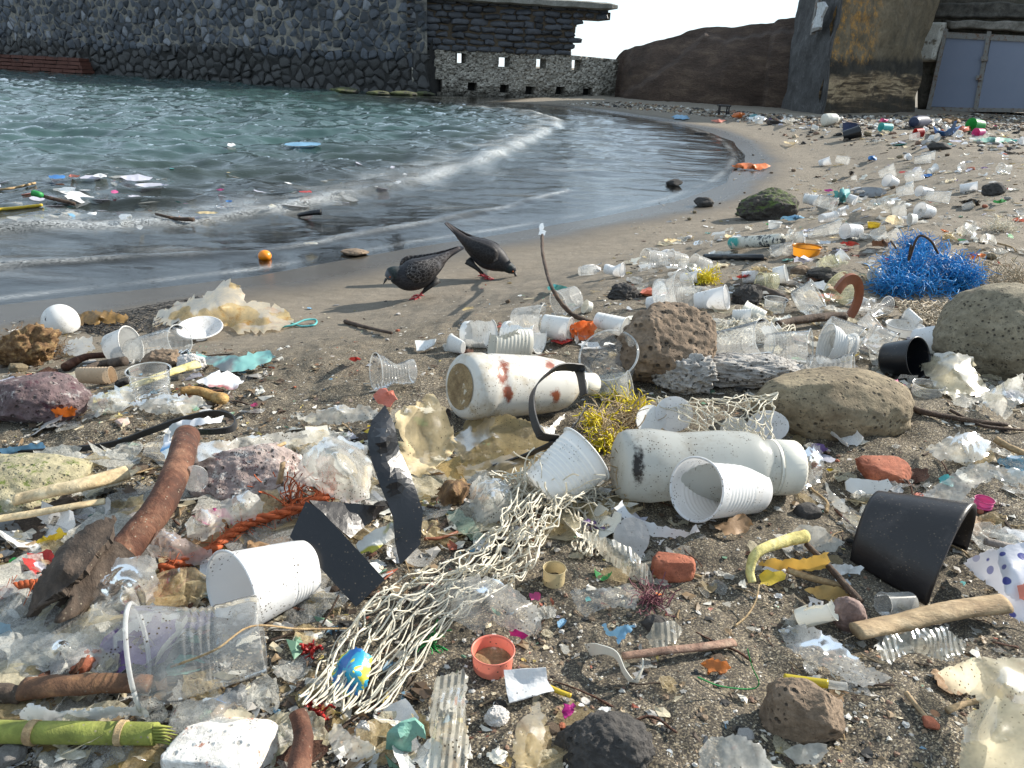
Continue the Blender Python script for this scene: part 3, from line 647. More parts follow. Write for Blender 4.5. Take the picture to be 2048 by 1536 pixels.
# ================================================================ LITTER: materials
def specks(s, c, amount=.5, scale=430, col=(.09, .07, .05)):
    v = s.vor(scale); r = s.n('SeparateColor', {0: s.vor(scale, out=1)})
    f = s.math('MULTIPLY', s.map(v, .36, .28), s.map(r.outputs[0], 1-amount*.42, 1-amount*.42+.02))
    f = s.math('MULTIPLY', f, s.map(s.noise(26, 4), .46, .56))
    return s.mix(f, c, col), f
def plastic(name, col, rough=.38, trans=.18, speck=.6, dirt=(.30, .24, .16), da=.25, bs=.15, spec=.5, extra=(), stain=None):
    s = N(name); a = s.noise(24, 6, .7)
    c = s.mix(s.math('MULTIPLY', s.map(a, .50, .72), da), col, dirt)
    for (sc, lo, hi, k) in extra: c = s.mix(s.map(s.noise(sc, 7, .75), lo, hi), c, k)
    if stain: c = s.mix(s.map(s.math('ADD', s.attr('stain'), s.math('MULTIPLY', s.math('SUBTRACT', s.noise(48, 6, .8), .5), 2.1)), .40, .80), c, stain)
    c, f = specks(s, c, speck)
    bp = s.bump(s.math('ADD', a, f), bs, .002)
    p = s.bsdf(Base_Color=c, Roughness=rough, Normal=bp, Specular_IOR_Level=spec)
    if trans: p = s.mixs(trans, p, s.n('BsdfTranslucent', {'Color': c, 'Normal': bp}).outputs[0])
    return s.done(p)
def film(name, col=(.80, .80, .76), cover=.25, gloss=.8, rough=.14, sc=45, speck=.7, stain=None, ribs=0, ws=.6, trl=.45):
    s = N(name); wr = s.ridged(sc*.42, 3); h = s.math('MULTIPLY', wr, .6)
    if ribs: h = s.math('ADD', wr, s.math('MULTIPLY', s.n('TexWave', {'Vector': s.co, 'Scale': ribs, 'Distortion': 1.5}).outputs[1], 1.5))
    bp = s.bump(h, ws, .004)
    c = s.mix(s.map(s.noise(sc*.5, 5, .7), .45, .75), col, tuple(k*.72 for k in col))
    if stain: c = s.mix(s.map(s.noise(16, 6, .75), stain[1], stain[2]), c, stain[0])
    c, f = specks(s, c, speck)
    body = s.mixs(trl, s.n('BsdfDiffuse', {'Color': c, 'Normal': bp}).outputs[0], s.n('BsdfTranslucent', {'Color': c, 'Normal': bp}).outputs[0])
    cov = s.math('MAXIMUM', s.math('ADD', s.map(s.noise(sc*.8, 4, .7), .32, .68, cover*.40, min(.9, cover*1.25)), s.math('MULTIPLY', s.map(wr, .9, 1.7), .35*(1-cover)), True), f)
    base = s.mixs(cov, s.n('BsdfTransparent', {'Color': (.97, .97, .96)}).outputs[0], body)
    fr = s.math('MULTIPLY', s.n('LayerWeight', {'Blend': .14, 'Normal': bp}).outputs[0], gloss)
    return s.done(s.mixs(fr, base, s.n('BsdfGlossy', {'Color': (1, 1, 1), 'Roughness': rough, 'Normal': bp}).outputs[0]))
def wood(name, c0, c1, c2, sc=18, ax=(1, 1, 1), rough=.85, bs=.8):
    s = N(name); co = s.scale(ax); a = s.noise(sc, 7, .7, co=co, dist=.4); b = s.noise(sc*5, 4, .7, co=co)
    c = s.ramp(a, [(.3, c0), (.5, c1), (.7, c2)]); c = s.mix(1, c, s.ramp(b, [(.25, .55), (.75, 1.4)]), 'MULTIPLY')
    c, f = specks(s, c, .3, col=(.22, .19, .14))
    return s.done(s.bsdf(Base_Color=c, Roughness=rough, Normal=s.bump(s.math('ADD', a, s.math('MULTIPLY', b, .4)), bs, .004)))
def flat(name, col, rough=.6, trans=.15, var=.4, sc=30):
    s = N(name); a = s.noise(sc, 6, .7); c = s.mix(s.map(a, .3, .7), tuple(k*(1-var) for k in col), col)
    c, f = specks(s, c, .5)
    p = s.bsdf(Base_Color=c, Roughness=rough, Normal=s.bump(a, .4, .003))
    if trans: p = s.mixs(trans, p, s.n('BsdfTranslucent', {'Color': c}).outputs[0])
    return s.done(p)
WHITE = plastic('white_cup_plastic', (.78, .78, .78), .32, .25, .85, da=.35)
WHITE2 = plastic('dull_white_plastic', (.74, .74, .72), .42, .15, .5, da=.5)
CLEAR = film('clear_cup_plastic', (.86, .87, .86), .30, 1.0, .10, 25, .8, ws=.12)
RIMC = film('clear_rim_plastic', (.88, .89, .88), .6, 1.0, .1, 25, .2, ws=.1)
FROSTC = film('cloudy_cup_plastic', (.82, .82, .80), .42, .7, .2, 25, .7, ws=.15)
HDPE = plastic('milky_bottle_plastic', (.60, .61, .58), .27, .5, .6, da=.5, stain=(.035, .03, .028))
HDPES = plastic('stained_bottle_plastic', (.62, .60, .55), .32, .12, .7, dirt=(.34, .25, .12), da=.85, extra=[(16, .60, .70, (.30, .22, .10))], stain=(.26, .075, .04))
CAPW = plastic('ivory_cap_plastic', (.72, .70, .62), .4, .15, .5)
FILM = film('clear_film', (.82, .82, .79), .34, .8, .12, 55, .8)
FILM2 = film('cloudy_film', (.84, .83, .77), .78, .5, .2, 50, .8, stain=((.55, .46, .32), .60, .8), trl=.55)
FILMR = film('ribbed_film', (.70, .67, .57), .62, .6, .2, 40, .8, ribs=60, ws=.4)
CREAM = film('yellowed_film', (.86, .72, .46), 1.0, .25, .35, 30, .5, stain=((.60, .31, .07), .57, .72), trl=.8)
AMBERB = film('amber_bag_plastic', (.90, .70, .36), 1.0, .3, .3, 22, .4, stain=((.62, .30, .05), .54, .68), trl=.55)
CREAM2 = film('cream_plastic', (.84, .77, .58), 1.0, .25, .4, 25, .7, stain=((.55, .45, .28), .62, .8), trl=.6)
YELLOWF = film('amber_film', (.74, .60, .32), .85, .4, .3, 30, .7, stain=((.46, .28, .09), .58, .7), trl=.75)
PAPER = flat('white_paper', (.76, .77, .78), .7, .25, .18)
LILAC = flat('pale_bag', (.66, .66, .76), .5, .3, .2)
BLACK = plastic('black_plastic', (.006, .007, .010), .30, 0, .45, dirt=(.03, .027, .024), da=.3, bs=.3)
BLACK2 = plastic('scuffed_black_plastic', (.014, .012, .013), .38, 0, .75, dirt=(.06, .052, .05), da=.7, bs=.3)
STRAPM = plastic('black_webbing', (.028, .029, .032), .55, 0, .3, dirt=(.07, .065, .06), da=.5, bs=.5)
BROWNLOG = wood('peeled_brown_log', (.030, .012, .007), (.085, .030, .015), (.22, .11, .065), 26, (1, 1, .35))
BARK = wood('dark_bark', (.022, .016, .012), (.065, .045, .032), (.16, .12, .09), 20)
DRIFT = wood('pale_driftwood', (.20, .13, .07), (.36, .26, .15), (.50, .40, .27), 30, (.4, 1, 1))
REEDG = wood('green_cane', (.10, .12, .02), (.22, .24, .05), (.36, .34, .12), 12)
TWIG = wood('dark_twig', (.02, .012, .008), (.06, .035, .022), (.12, .08, .05), 60)
TAN = wood('tan_stem', (.22, .14, .07), (.36, .25, .13), (.48, .36, .2), 40)
COIR = wood('fibrous_root', (.05, .025, .012), (.17, .095, .04), (.40, .27, .12), 60, bs=1.2)
ROPEO = flat('orange_rope', (.52, .11, .03), .8, .05, .55, 120)
NETW = flat('white_net_cord', (.88, .83, .70), .55, .35, .2, 60)
NETB = flat('black_net_cord', (.02, .02, .022), .6, 0)
NETY = flat('yellow_net_cord', (.92, .78, .03), .5, .3, .15)
NETBEI = flat('beige_net_cord', (.55, .46, .33), .7, .2, .3)
NETBLUE = flat('blue_net_cord', (.07, .44, .84), .4, .5, .3)
COLS = {'orange': (.72, .17, .02), 'red': (.50, .03, .025), 'pink': (.72, .10, .30), 'blue': (.03, .20, .55), 'light blue': (.22, .45, .66), 'teal': (.03, .28, .30), 'green': (.03, .34, .08),
        'yellow': (.72, .52, .04), 'brown': (.14, .065, .035), 'magenta': (.55, .02, .26), 'turquoise': (.12, .52, .52), 'terracotta': (.33, .11, .05), 'salmon': (.78, .24, .16), 'beige': (.62, .50, .28), 'grey': (.25, .25, .25), 'navy': (.02, .035, .09), 'mint': (.22, .46, .38), 'purple': (.18, .10, .28), 'black': (.015, .015, .016), 'white': (.78, .78, .78)}
def C_(k): return MATS.get('plain_'+k.replace(' ', '_')) or flat('plain_'+k.replace(' ', '_'), COLS[k], .5, .18, .35)
STONEG = m_rock('grey_pumice', (.30, .28, .26), (.46, .44, .41), pit=110, pits=.85, bs=1)
STONEW = m_rock('white_pumice', (.52, .49, .46), (.66, .63, .60), pit=130, pits=.5)
STONEB = m_rock('brown_tuff_stone', (.15, .105, .07), (.26, .19, .13), pit=70, pits=.8, bs=1)
STONEO = m_rock('ochre_boulder', (.17, .13, .08), (.27, .22, .14), pit=95, pits=.85, bs=.7)
STONEO2 = m_rock('olive_boulder', (.16, .135, .09), (.25, .215, .15), pit=120, pits=.9, bs=.8)
STONED = m_rock('dark_basalt_rock', (.030, .028, .027), (.075, .068, .062), pit=60, pits=.5, bs=1)
STONEM = m_rock('mossy_basalt_rock', (.028, .024, .021), (.075, .064, .055), pit=50, moss=[], top=[((.07, .10, .02), .46, .56, 22)], bs=1)
STONEP = m_rock('purple_algae_rock', (.085, .055, .058), (.17, .12, .12), pit=90, moss=[((.42, .39, .37), .56, .66, 60), ((.07, .025, .035), .56, .64, 45)], bs=1)
STONEY = m_rock('yellow_mossy_slab', (.26, .23, .13), (.38, .34, .23), pit=100, moss=[((.12, .15, .03), .54, .60, 40), ((.66, .64, .56), .58, .66, 25)], bs=.8)
STONEPW = m_rock('pink_white_rock', (.22, .16, .15), (.38, .32, .29), pit=120, pits=.8, moss=[((.58, .55, .51), .54, .62, 70), ((.12, .045, .045), .57, .63, 55)], bs=1)
BRICKR = m_rock('red_brick_piece', (.26, .075, .04), (.38, .13, .07), pit=150, pits=.5, bs=.4)
BRICKW = m_rock('whitewashed_brick', (.70, .66, .60), (.76, .73, .68), pit=100, pits=.5, moss=[((.36, .12, .06), .58, .63, 60)], bs=.4)
# ---------------------------------------------------------------- builders
def bound_edges(F):
    c = {}
    for f in F:
        for i in range(len(f)):
            a, b = f[i], f[(i+1) % len(f)]; k = (min(a, b), max(a, b)); c.setdefault(k, []).append((a, b))
    return [v[0] for v in c.values() if len(v) == 1]
def vnormals(V, F):
    n = np.zeros_like(V)
    for f in F:
        k = np.cross(V[f[1]]-V[f[0]], V[f[2]]-V[f[0]])
        for i in f: n[i] += k
    return n/(np.linalg.norm(n, axis=1)[:, None]+1e-12)
def solid(V, F, t):
    n = vnormals(V, F); m = len(V); F = [tuple(f) for f in F]
    return np.concatenate([V+n*t/2, V-n*t/2]), F+[tuple(i+m for i in f[::-1]) for f in F]+[(b, a, a+m, b+m) for a, b in bound_edges(F)]
def drape(name, label, cat, outline, mat, inner=(), res=9, amp=.003, freq=70, seed=1, thick=0, jag=2.0, group=None, parent=None, mark=None, ridge=.5, hs=1.0, water=False, minh=.0012, fold=None, kind=None):
    """a sheet through points (px, py, height in cm above the ground)"""
    soft = amp >= .0013 and not thick
    if amp >= .003: res = max(3.5, res*.62)
    r = np.random.RandomState(seed); o = np.array(outline, float); o[:, 2] *= .01*hs
    ctrl = np.concatenate([o, np.array(inner, float)*[1, 1, .01*hs]]) if len(inner) else o
    pts = []
    for k in range(len(o)):
        a, b = o[k], o[(k+1) % len(o)]; m = max(1, int(np.hypot(*(b-a)[:2])/res))
        for i in range(m):
            q = a+(b-a)*i/m
            if i: q = q+np.r_[r.normal(size=2)*jag, 0]
            pts.append(q)
    pts = np.array(pts); bx0, by0 = pts[:, :2].min(0); bx1, by1 = pts[:, :2].max(0)
    gx, gy = np.meshgrid(np.arange(bx0+res/2, bx1, res), np.arange(by0+res/2, by1, res)); g = np.stack([gx.ravel(), gy.ravel()], 1)+r.uniform(-.3, .3, (gx.size, 2))*res
    if len(g):
        g = g[inside(g[:, 0], g[:, 1], pts[:, :2]) & (seg_dist(g[:, 0], g[:, 1], np.concatenate([pts, pts[:1]])[:, :2]) > res*.45)]
    A2_ = np.concatenate([pts[:, :2], g]) if len(g) else pts[:, :2]
    V2, _, F2, *_r = delaunay_2d_cdt([Vector(q) for q in A2_], [], [list(range(len(pts)))], 1, 1e-4)
    V2 = np.array([tuple(v) for v in V2]); F2 = [tuple(f) for f in F2]
    if not len(V2) or not F2: return None
    bp_ = pts[::max(1, len(pts)//90)]; cp = np.concatenate([bp_, ctrl[len(o):]]) if len(ctrl) > len(o) else bp_
    K_ = np.sqrt(((cp[:, None, :2]-cp[None, :, :2])**2).sum(2)); nK = len(cp); Pm = np.c_[np.ones(nK), cp[:, :2]/100]
    Mx = np.block([[K_-np.eye(nK)*2.0, Pm], [Pm.T, np.zeros((3, 3))]]); sol = np.linalg.lstsq(Mx, np.r_[cp[:, 2], 0, 0, 0], rcond=None)[0]
    h = np.sqrt(((V2[:, None, :]-cp[None, :, :2])**2).sum(2)) @ sol[:nK]+np.c_[np.ones(len(V2)), V2/100] @ sol[nK:]
    V = PA(V2[:, 0], V2[:, 1], np.maximum(h, 0)+minh, water)
    if amp:
        amp *= .45; freq *= .8; dn = vnoise(V, freq, seed)*amp+vnoise(V, freq*2.6, seed+9)*amp*.45
        rd = ((1-np.abs(pn(V[:, 0]*freq*.7+seed, V[:, 1]*freq*.7, V[:, 2]*freq*.7))*2.4)*1.5+(1-np.abs(pn(V[:, 0]*freq*1.7+seed, V[:, 1]*freq*1.7+3, V[:, 2]*freq*1.7))*2.4)*.7)*amp*ridge*1.6; dn = dn*.7
        V = V+dn; V[:, 2] += rd
        V[:, 2] = np.maximum(V[:, 2], (np.maximum(G(V[:, 0], V[:, 1]), WZ(V[:, 0], V[:, 1])) if water else G(V[:, 0], V[:, 1]))+minh)
    if thick: V, F2 = solid(V, F2, thick)
    return add(name, V, F2, mat, smooth=not thick, label=label, cat=cat, group=group, parent=parent, mark=mark, kind=kind)
def path3(pts, n=None, water=False):
    """pts = (px, py, height in cm); a smooth curve through them in the world"""
    q = np.array(pts, float); n = n or max(6, len(q)*7); s = smooth_path(q, n) if len(q) > 2 else np.linspace(q[0], q[-1], n)
    return PA(s[:, 0], s[:, 1], s[:, 2]*.01, water)
def stick(name, label, cat, pts, w, mat, n=8, rough=.12, seed=1, flat=1.0, group=None, mark=None, taper=None, knots=0, parent=None, water=False, num=None):
    """w = width in photograph pixels (or a pair for a taper)"""
    p = path3(pts, num, water); w = np.broadcast_to(np.asarray(w, float), (2,)) if np.ndim(w) < 2 else w
    rad = np.linspace(w[0], w[1], len(p))/2*np.array([mpp(q) for q in p])
    V, F = tube(p, rad, n, flat)
    m = rad.mean(); ctr = np.repeat(p, n, 0); o = V-ctr
    V = ctr+o*(1+rough*fbm(V, .45/m, 3, seed))[:, None]
    return add(name, V, F, mat, label=label, cat=cat, group=group, mark=mark, parent=parent)
def ribbon(name, label, cat, pts, w, mat, thick=.0016, n=60, wdir=(0, 0, 1), twist=0, group=None, mark=None, parent=None, seed=1, wave=.0):
    """flat band; wdir is the direction of its width"""
    p = path3(pts, n); T = np.gradient(p, axis=0); V = []; W_ = np.broadcast_to(np.asarray(w, float), (2,))
    for i in range(len(p)):
        t = unit(T[i]); k = np.array(wdir, float); 
        if twist: k = np.array(Matrix.Rotation(twist*i/len(p), 3, Vector(t)) @ Vector(k))
        k = unit(k-(k @ t)*t); nrm = np.cross(t, k); hw = (W_[0]+(W_[1]-W_[0])*i/len(p))/2*mpp(p[i])
        c = p[i]+nrm*wave*math.sin(i*.7+seed)
        V += [c-k*hw-nrm*thick/2, c-k*hw+nrm*thick/2, c+k*hw+nrm*thick/2, c+k*hw-nrm*thick/2]
    V = np.array(V); V[:, 2] = np.maximum(V[:, 2], G(V[:, 0], V[:, 1])+.0008)
    m = len(p); F = [(i*4+k, i*4+(k+1) % 4, (i+1)*4+(k+1) % 4, (i+1)*4+k) for i in range(m-1) for k in range(4)]+[(3, 2, 1, 0), tuple((m-1)*4+k for k in range(4))]
    return add(name, V, F, mat, label=label, cat=cat, group=group, mark=mark, parent=parent, smooth=False)
def deform(dents, squash, bend, L):
    def fn(X, Y, Z, th):
        t = Z/L; R = np.hypot(X, Y); k = np.ones_like(R)
        for (a0, t0, wa, wt, dp) in dents:
            da = (th-math.radians(a0)+math.pi) % (2*math.pi)-math.pi
            k = k-dp*np.exp(-(da/math.radians(wa))**2-((t-t0)/wt)**2)
        X, Y = X*k, Y*k
        if squash != 1: X, Y = X*squash, Y*(1+(1-squash)*.45)
        if bend: X = X+bend*L*t*t
        return X, Y, Z
    return fn
def cup_geo(a, b, R, r, n=56, ribs=(.12, .62, 7), rib=.012, dents=(), squash=1, bend=0, cut=(), lip=.05, seed=1, base=True):
    L = float(np.linalg.norm(np.asarray(b)-np.asarray(a))); t0, t1, nr = ribs
    prof = [(.0, 1e-4), (.0, r*.4), (.0, r*.8), (0, r*.97)] if base else []
    ts = np.unique(np.concatenate([np.linspace(.01, .99, 14), np.linspace(t0, t1, nr*5) if nr else []]))
    for t in ts:
        rr = r+(R-r)*t
        if nr and t0 <= t <= t1: rr += R*rib*math.cos((t-t0)/(t1-t0)*nr*2*math.pi)
        prof.append((t*L, rr))
    prof += [(L, R), (L*1.0+R*lip*.4, R*(1+lip))]
    fn = deform(dents, squash, bend, L); V, F = lathe(prof, a, b, n, fn)
    if cut:
        rs = np.random.RandomState(seed); keep = []; m = len(prof)
        for f in F:
            i, k = f[0]//n, f[0] % n; t = prof[i][0]/L; an = k/n*360
            jag = 6*math.sin(k*1.7+seed)+4*math.sin(k*.9)
            if not any(abs((an-a0+180) % 360-180) < wa+30*math.sin(t*9+seed)*.3 and t > t0+.05*math.sin(k*1.3+seed) for a0, wa, t0 in cut): keep.append(f)
        F = keep
    s_, u_, ax = frame(np.asarray(b)-np.asarray(a)); th = np.arange(n+1)/n*2*math.pi
    X, Y, Z = fn(R*(1+lip)*np.cos(th), R*(1+lip)*np.sin(th), L+0*th, th)
    ring = np.asarray(a)+X[:, None]*s_+Y[:, None]*u_+Z[:, None]*ax
    if cut:
        ok = np.array([not any(abs((math.degrees(q)-a0+180) % 360-180) < wa for a0, wa, t0 in cut) for q in th])
        if not ok.all():
            k0 = int(np.argmin(ok)); o = np.roll(np.arange(n), -k0); sel = [i for i in o if ok[i]]; ring = ring[sel]
    return V, F, ring
def cup(rp, bp, R, r, mat, label, name='plastic_cup', cat='cup', lift=0, face=.45, hr=None, hb=None, rim=True, mark=None, group=None, seed=1, liprad=.035, rimmat=None, **kw):
    """rp, bp = pixels of the middle of the rim and of the base, R, r their radii in pixels. A lying cup turns its mouth to the
    viewer by face (0 side on, 1 straight at) and is set down at the distance where it touches the sand; an upright one stands on bp"""
    if hr is not None and hb is not None and hr >= 2*hb:
        a = P(*bp); m = mpp(a); th_ = math.asin((ZC-a[2])/np.linalg.norm(a-[0, 0, ZC])); b = a+np.array([0, 0, abs(bp[1]-rp[1])*m/math.cos(th_)]); R_, r_ = R*mpp(b), r*m
    else:
        d_ = rays(*rp)[0]; dx, dy = rp[0]-bp[0], rp[1]-bp[1]; Lp = math.hypot(dx, dy); e1 = CMn @ np.array([dx/Lp, -dy/Lp, 0]); cf = math.sqrt(1-face*face); ax = unit(cf*e1-face*unit(d_))
        s_, u_, _ = frame(ax); q = np.arange(24)/24*2*math.pi; ring_ = np.cos(q)[:, None]*s_+np.sin(q)[:, None]*u_
        def at(t):
            b = np.array([0, 0, ZC])+d_*t; m = t/FPX; a = b-ax*(Lp*m/max(cf, .45)); return a, b, R*m, r*m
        lo, hi = .2, 40.0
        for _ in range(40):
            t = (lo+hi)/2; a, b, R_, r_ = at(t); Q = np.concatenate([b+ring_*R_*1.03, a+ring_*r_])
            if (Q[:, 2]-G(Q[:, 0], Q[:, 1])).min()+.002-lift*.01 < 0: hi = t
            else: lo = t
        a, b, R_, r_ = at(lo)
    V, F, ring = cup_geo(a, b, R_, r_, seed=seed, **kw)
    t = thing(name, label, cat, [*((a+b)/2)[:2], min(V[:, 2].min(), a[2])], group, mark)
    add('body', V, F, mat, parent=t)
    if rim:
        Vr, Fr = tube(ring, R_*liprad, 6); add('rim', Vr, Fr, rimmat or (RIMC if mat is CLEAR else mat), parent=t)
    return t
def dist_cup(a, b): return np.linalg.norm(a-b)
def net(name, label, cat, left, right, nu, nv, mat, rad=.0010, sag=.004, seed=1, knot=1.5, group=None, mark=None, drop=.05, hj=.3, jit=.45):
    """a mesh net between two edge curves given as (px, py, cm)"""
    r = np.random.RandomState(seed); A_, B_ = smooth_path(np.array(left, float), nv), smooth_path(np.array(right, float), nv)
    u = np.linspace(0, 1, nu)[None, :, None]; Q = A_[:, None, :]*(1-u)+B_[:, None, :]*u
    Q = Q+r.normal(size=Q.shape)*[Q[:, :, 0].std()/nu*jit, Q[:, :, 1].std()/nv*jit, hj]
    W3 = PA(Q[..., 0].ravel(), Q[..., 1].ravel(), np.maximum(Q[..., 2].ravel(), .25)*.01).reshape(nv, nu, 3); mb = MB()
    for i in range(nu):
        for sd in (0, 1):                                    # two continuous cords zigzag between neighbouring rows of knots
            pts = []
            for j in range(nv):
                k = min(nu-1, max(0, i+((j+sd) % 2))); pts.append(W3[j, k]+r.normal(size=3)*rad*.8)
                if j < nv-1: 
                    k2 = min(nu-1, max(0, i+((j+1+sd) % 2))); pts.append((W3[j, k]+W3[j+1, k2])/2+r.normal(size=3)*sag*.45-[0, 0, sag*r.uniform(.3, 1.2)])
            p_ = smooth_path(pts, len(pts)*3); p_[:, 2] = np.maximum(p_[:, 2], G(p_[:, 0], p_[:, 1])+rad)
            a0 = 0
            while a0 < len(p_)-4:
                L_ = r.randint(20, 70) if drop else len(p_); mb.put(*tube(p_[a0:a0+L_+1], rad*r.uniform(.8, 1.2), 5, cap=False)); a0 += L_+(r.randint(0, 6) if r.rand() < drop*3 else 0)
        if knot:
            for j in range(nv):
                if r.rand() < .8: V, F = ICO[1]; mb.put(V*rad*knot*r.uniform(.8, 1.2)+W3[j, i], F)
    return mb.build(name, [mat], label=label, cat=cat, group=group, mark=mark)
def tangle(name, label, cat, blobs, n, mat, rad=.001, seed=1, L=.05, mark=None, group=None, flat=1.0, kink=.4):
    """loose bunch of cord; blobs = (px, py, half width px, half height px)"""
    r = np.random.RandomState(seed); mb = MB()
    for k in range(n):
        bx, by, bw, bh = blobs[r.randint(len(blobs))]; c = P(bx, by+bh, 0); m = mpp(c)
        q = r.normal(size=3); q = q/np.linalg.norm(q)*r.uniform(.1, 1)**.5
        s0 = c+q*[bw*m, bw*m*.8, bh*m*.8]+[0, bw*m*.5, bh*m*.9]
        d = unit(r.normal(size=3)*[1, 1, .6]); pts = [s0]
        for i in range(5):
            d = unit(d+r.normal(size=3)*kink*1.4); pts.append(pts[-1]+d*L/5*r.uniform(.6, 1.3))
        pts = np.array(pts); pts[:, 2] = np.maximum(pts[:, 2], G(pts[:, 0], pts[:, 1])+rad)
        mb.put(*tube(smooth_path(pts, 9), rad*r.uniform(.6, 1.2), 3, flat, cap=False))
    return mb.build(name, [mat], label=label, cat=cat, group=group, mark=mark)
# ================================================================ PIGEONS
def m_feather():
    s = N('pigeon_feathers'); c = s.attr('Col', 0); sp = s.attr('speck')
    a = s.noise(60, 5, .7); c = s.mix(1, c, s.ramp(a, [(.3, .7), (.7, 1.35)]), 'MULTIPLY')
    v = s.vor(150, co=s.scale((.8, 1, 1.1))); f = s.math('MULTIPLY', s.math('MULTIPLY', sp, s.map(v, .30, .18)), s.map(s.noise(35, 4), .45, .55))
    c = s.mix(f, c, (.42, .40, .40)); fe = s.vor(85, feature='DISTANCE_TO_EDGE', co=s.scale((.7, 1, 1.2))); c = s.mix(s.math('MULTIPLY', s.math('MULTIPLY', s.map(fe, .10, .03), .5), s.attr('fth')), c, (.16, .15, .15))
    return s.done(s.bsdf(Base_Color=c, Roughness=.55, Normal=s.bump(a, .4, .004), Specular_IOR_Level=.25))
FEATH = m_feather(); REDLEG = flat('red_bird_leg', (.50, .045, .05), .5, 0, .3, 200); BEAKM = flat('dark_beak', (.05, .045, .045), .4, 0); EYEM = flat('orange_eye', (.45, .10, .02), .2, 0)
def pigeon(foot, head_dir, spine, label, k=1.0, wing=(.03, .03, .035), speck=1, headcol=(.055, .062, .075), feet=((.012, .022), (.0, -.022)), wingp=None, mark=None):
    o = P(*foot); f = unit([head_dir[0], head_dir[1], 0]); l = np.cross([0, 0, 1.0], f)
    sp = np.array(spine, float); s = smooth_path(sp, 46); n = 22; V = []; T = np.gradient(s[:, :2], axis=0)
    for i in range(46):
        t = unit([T[i, 0], T[i, 1]]); up = np.array([-t[1], t[0]]); a = np.arange(n)/n*2*math.pi
        gq = 1.13 if s[i, 2] > .024 else 1; X = s[i, 0]+up[0]*s[i, 2]*gq*np.sin(a); Z = s[i, 1]+up[1]*s[i, 2]*gq*np.sin(a); Y = s[i, 3]*np.cos(a)
        V.append(np.stack([X, Y, Z], 1))
    mb = MB(); V = np.concatenate(V)
    F = [(i*n+j, i*n+(j+1) % n, (i+1)*n+(j+1) % n, (i+1)*n+j) for i in range(45) for j in range(n)]+[tuple(range(n-1, -1, -1)), tuple(45*n+j for j in range(n))]
    hx = sp[-1, 0]; col, spk = [], []
    tt = np.repeat(np.linspace(0, 1, 46), n)[:, None]
    base = np.array([.020, .020, .024]); neck = np.array([.012, .024, .026]); tail = np.array([.040, .036, .038])
    c = base+(tail-base)*np.clip(1-tt/.3, 0, 1)*np.clip(tt/.06, .25, 1)+(neck-base)*np.exp(-((tt-.80)/.06)**2)+(np.array(headcol)-base)*np.clip((tt-.84)/.06, 0, 1)
    col.append(c); spk.append(np.zeros(len(V))); mb.put(V, F, 0)
    wp = smooth_path(np.array(wingp, float), 30)                       # folded wings: x, z, half height, side
    for sd in (1, -1):
        Vw = []; Tw = np.gradient(wp[:, :2], axis=0)
        for i in range(30):
            t = unit(Tw[i]); up = np.array([-t[1], t[0]]); a = np.arange(14)/14*2*math.pi
            Vw.append(np.stack([wp[i, 0]+up[0]*wp[i, 2]*np.sin(a), sd*(wp[i, 3]+.0085*np.cos(a)*min(1, wp[i, 2]/.02)-.010*np.abs(np.sin(a))), wp[i, 1]+up[1]*wp[i, 2]*np.sin(a)], 1))
        Fw = [(i*14+j, i*14+(j+1) % 14, (i+1)*14+(j+1) % 14, (i+1)*14+j) for i in range(29) for j in range(14)]+[tuple(range(13, -1, -1)), tuple(29*14+j for j in range(14))]
        Vw = np.concatenate(Vw); q = np.repeat(np.linspace(0, 1, 30), 14)[:, None]
        cw = np.array([.014, .013, .014])+np.array([.035, .026, .024])*np.clip((q-.55)/.4, 0, 1)+np.array([.20, .20, .21])*np.exp(-((q-(.06 if not speck else .62))/.03)**2)*.8*(np.sin(np.tile(np.arange(14)/14*2*math.pi, 30))[:, None] > -.2)
        col.append(cw); spk.append(np.clip(1.1-q[:, 0]*1.3, 0, 1)*speck); mb.put(Vw, Fw, 0)
    h = sp[-1]; hd = np.array([sp[-1, 0]-sp[-2, 0], 0, sp[-1, 1]-sp[-2, 1]]); hd = unit(hd)
    bd = unit(hd*.55+np.array([.25, 0, -.9])); b0 = np.array([h[0], 0, h[1]])+bd*h[2]*.2
    Vb, Fb = tube([b0, b0+bd*.012, b0+bd*.024+[0, 0, -.001]], [.0058, .0046, .0012], 8); mb.put(Vb, Fb, 2); col.append(np.full((len(Vb), 3), .05)); spk.append(np.zeros(len(Vb)))
    hc = np.array([sp[-2, 0], 0, sp[-2, 1]])
    for sd in (1, -1):
        V_, F_ = ICO[1]; V_ = V_*.0034+hc+hd*.006+[0, sd*sp[-2, 3]*.93, .003]; mb.put(V_, F_, 3); col.append(np.full((len(V_), 3), .05)); spk.append(np.zeros(len(V_)))
    for (fx, fy), hip in zip(feet, (1, -1)):
        top = np.array([sp[3, 0]-.012, hip*.018, .072]); ank = np.array([fx-.004, fy, .012])
        pcs = [(tube([top, top*.5+ank*.5+[-.006, 0, .006], ank*.8+top*.2], [.016, .0095, .0045], 8), 0), (tube([ank*.75+top*.25, ank, [fx, fy, .004]], [.0040, .0036, .0042], 8), 1)]
        for an, ln in ((0, .034), (42, .028), (-42, .028), (180, .018)):
            a = math.radians(an); e = np.array([math.cos(a), math.sin(a), 0]); pcs.append((tube([np.array([fx, fy, .005]), np.array([fx, fy, .0055])+e*ln*.5, np.array([fx, fy, .0025])+e*ln], [.0036, .0032, .0014], 6), 1))
        for (Vp, Fp), mi in pcs: mb.put(Vp, Fp, mi); col.append(np.full((len(Vp), 3), .026)); spk.append(np.zeros(len(Vp)))
    Vl = np.concatenate(mb.V)*k; mb.V = [o+Vl[:, :1]*f+Vl[:, 1:2]*l+Vl[:, 2:]*[0, 0, 1.0]]
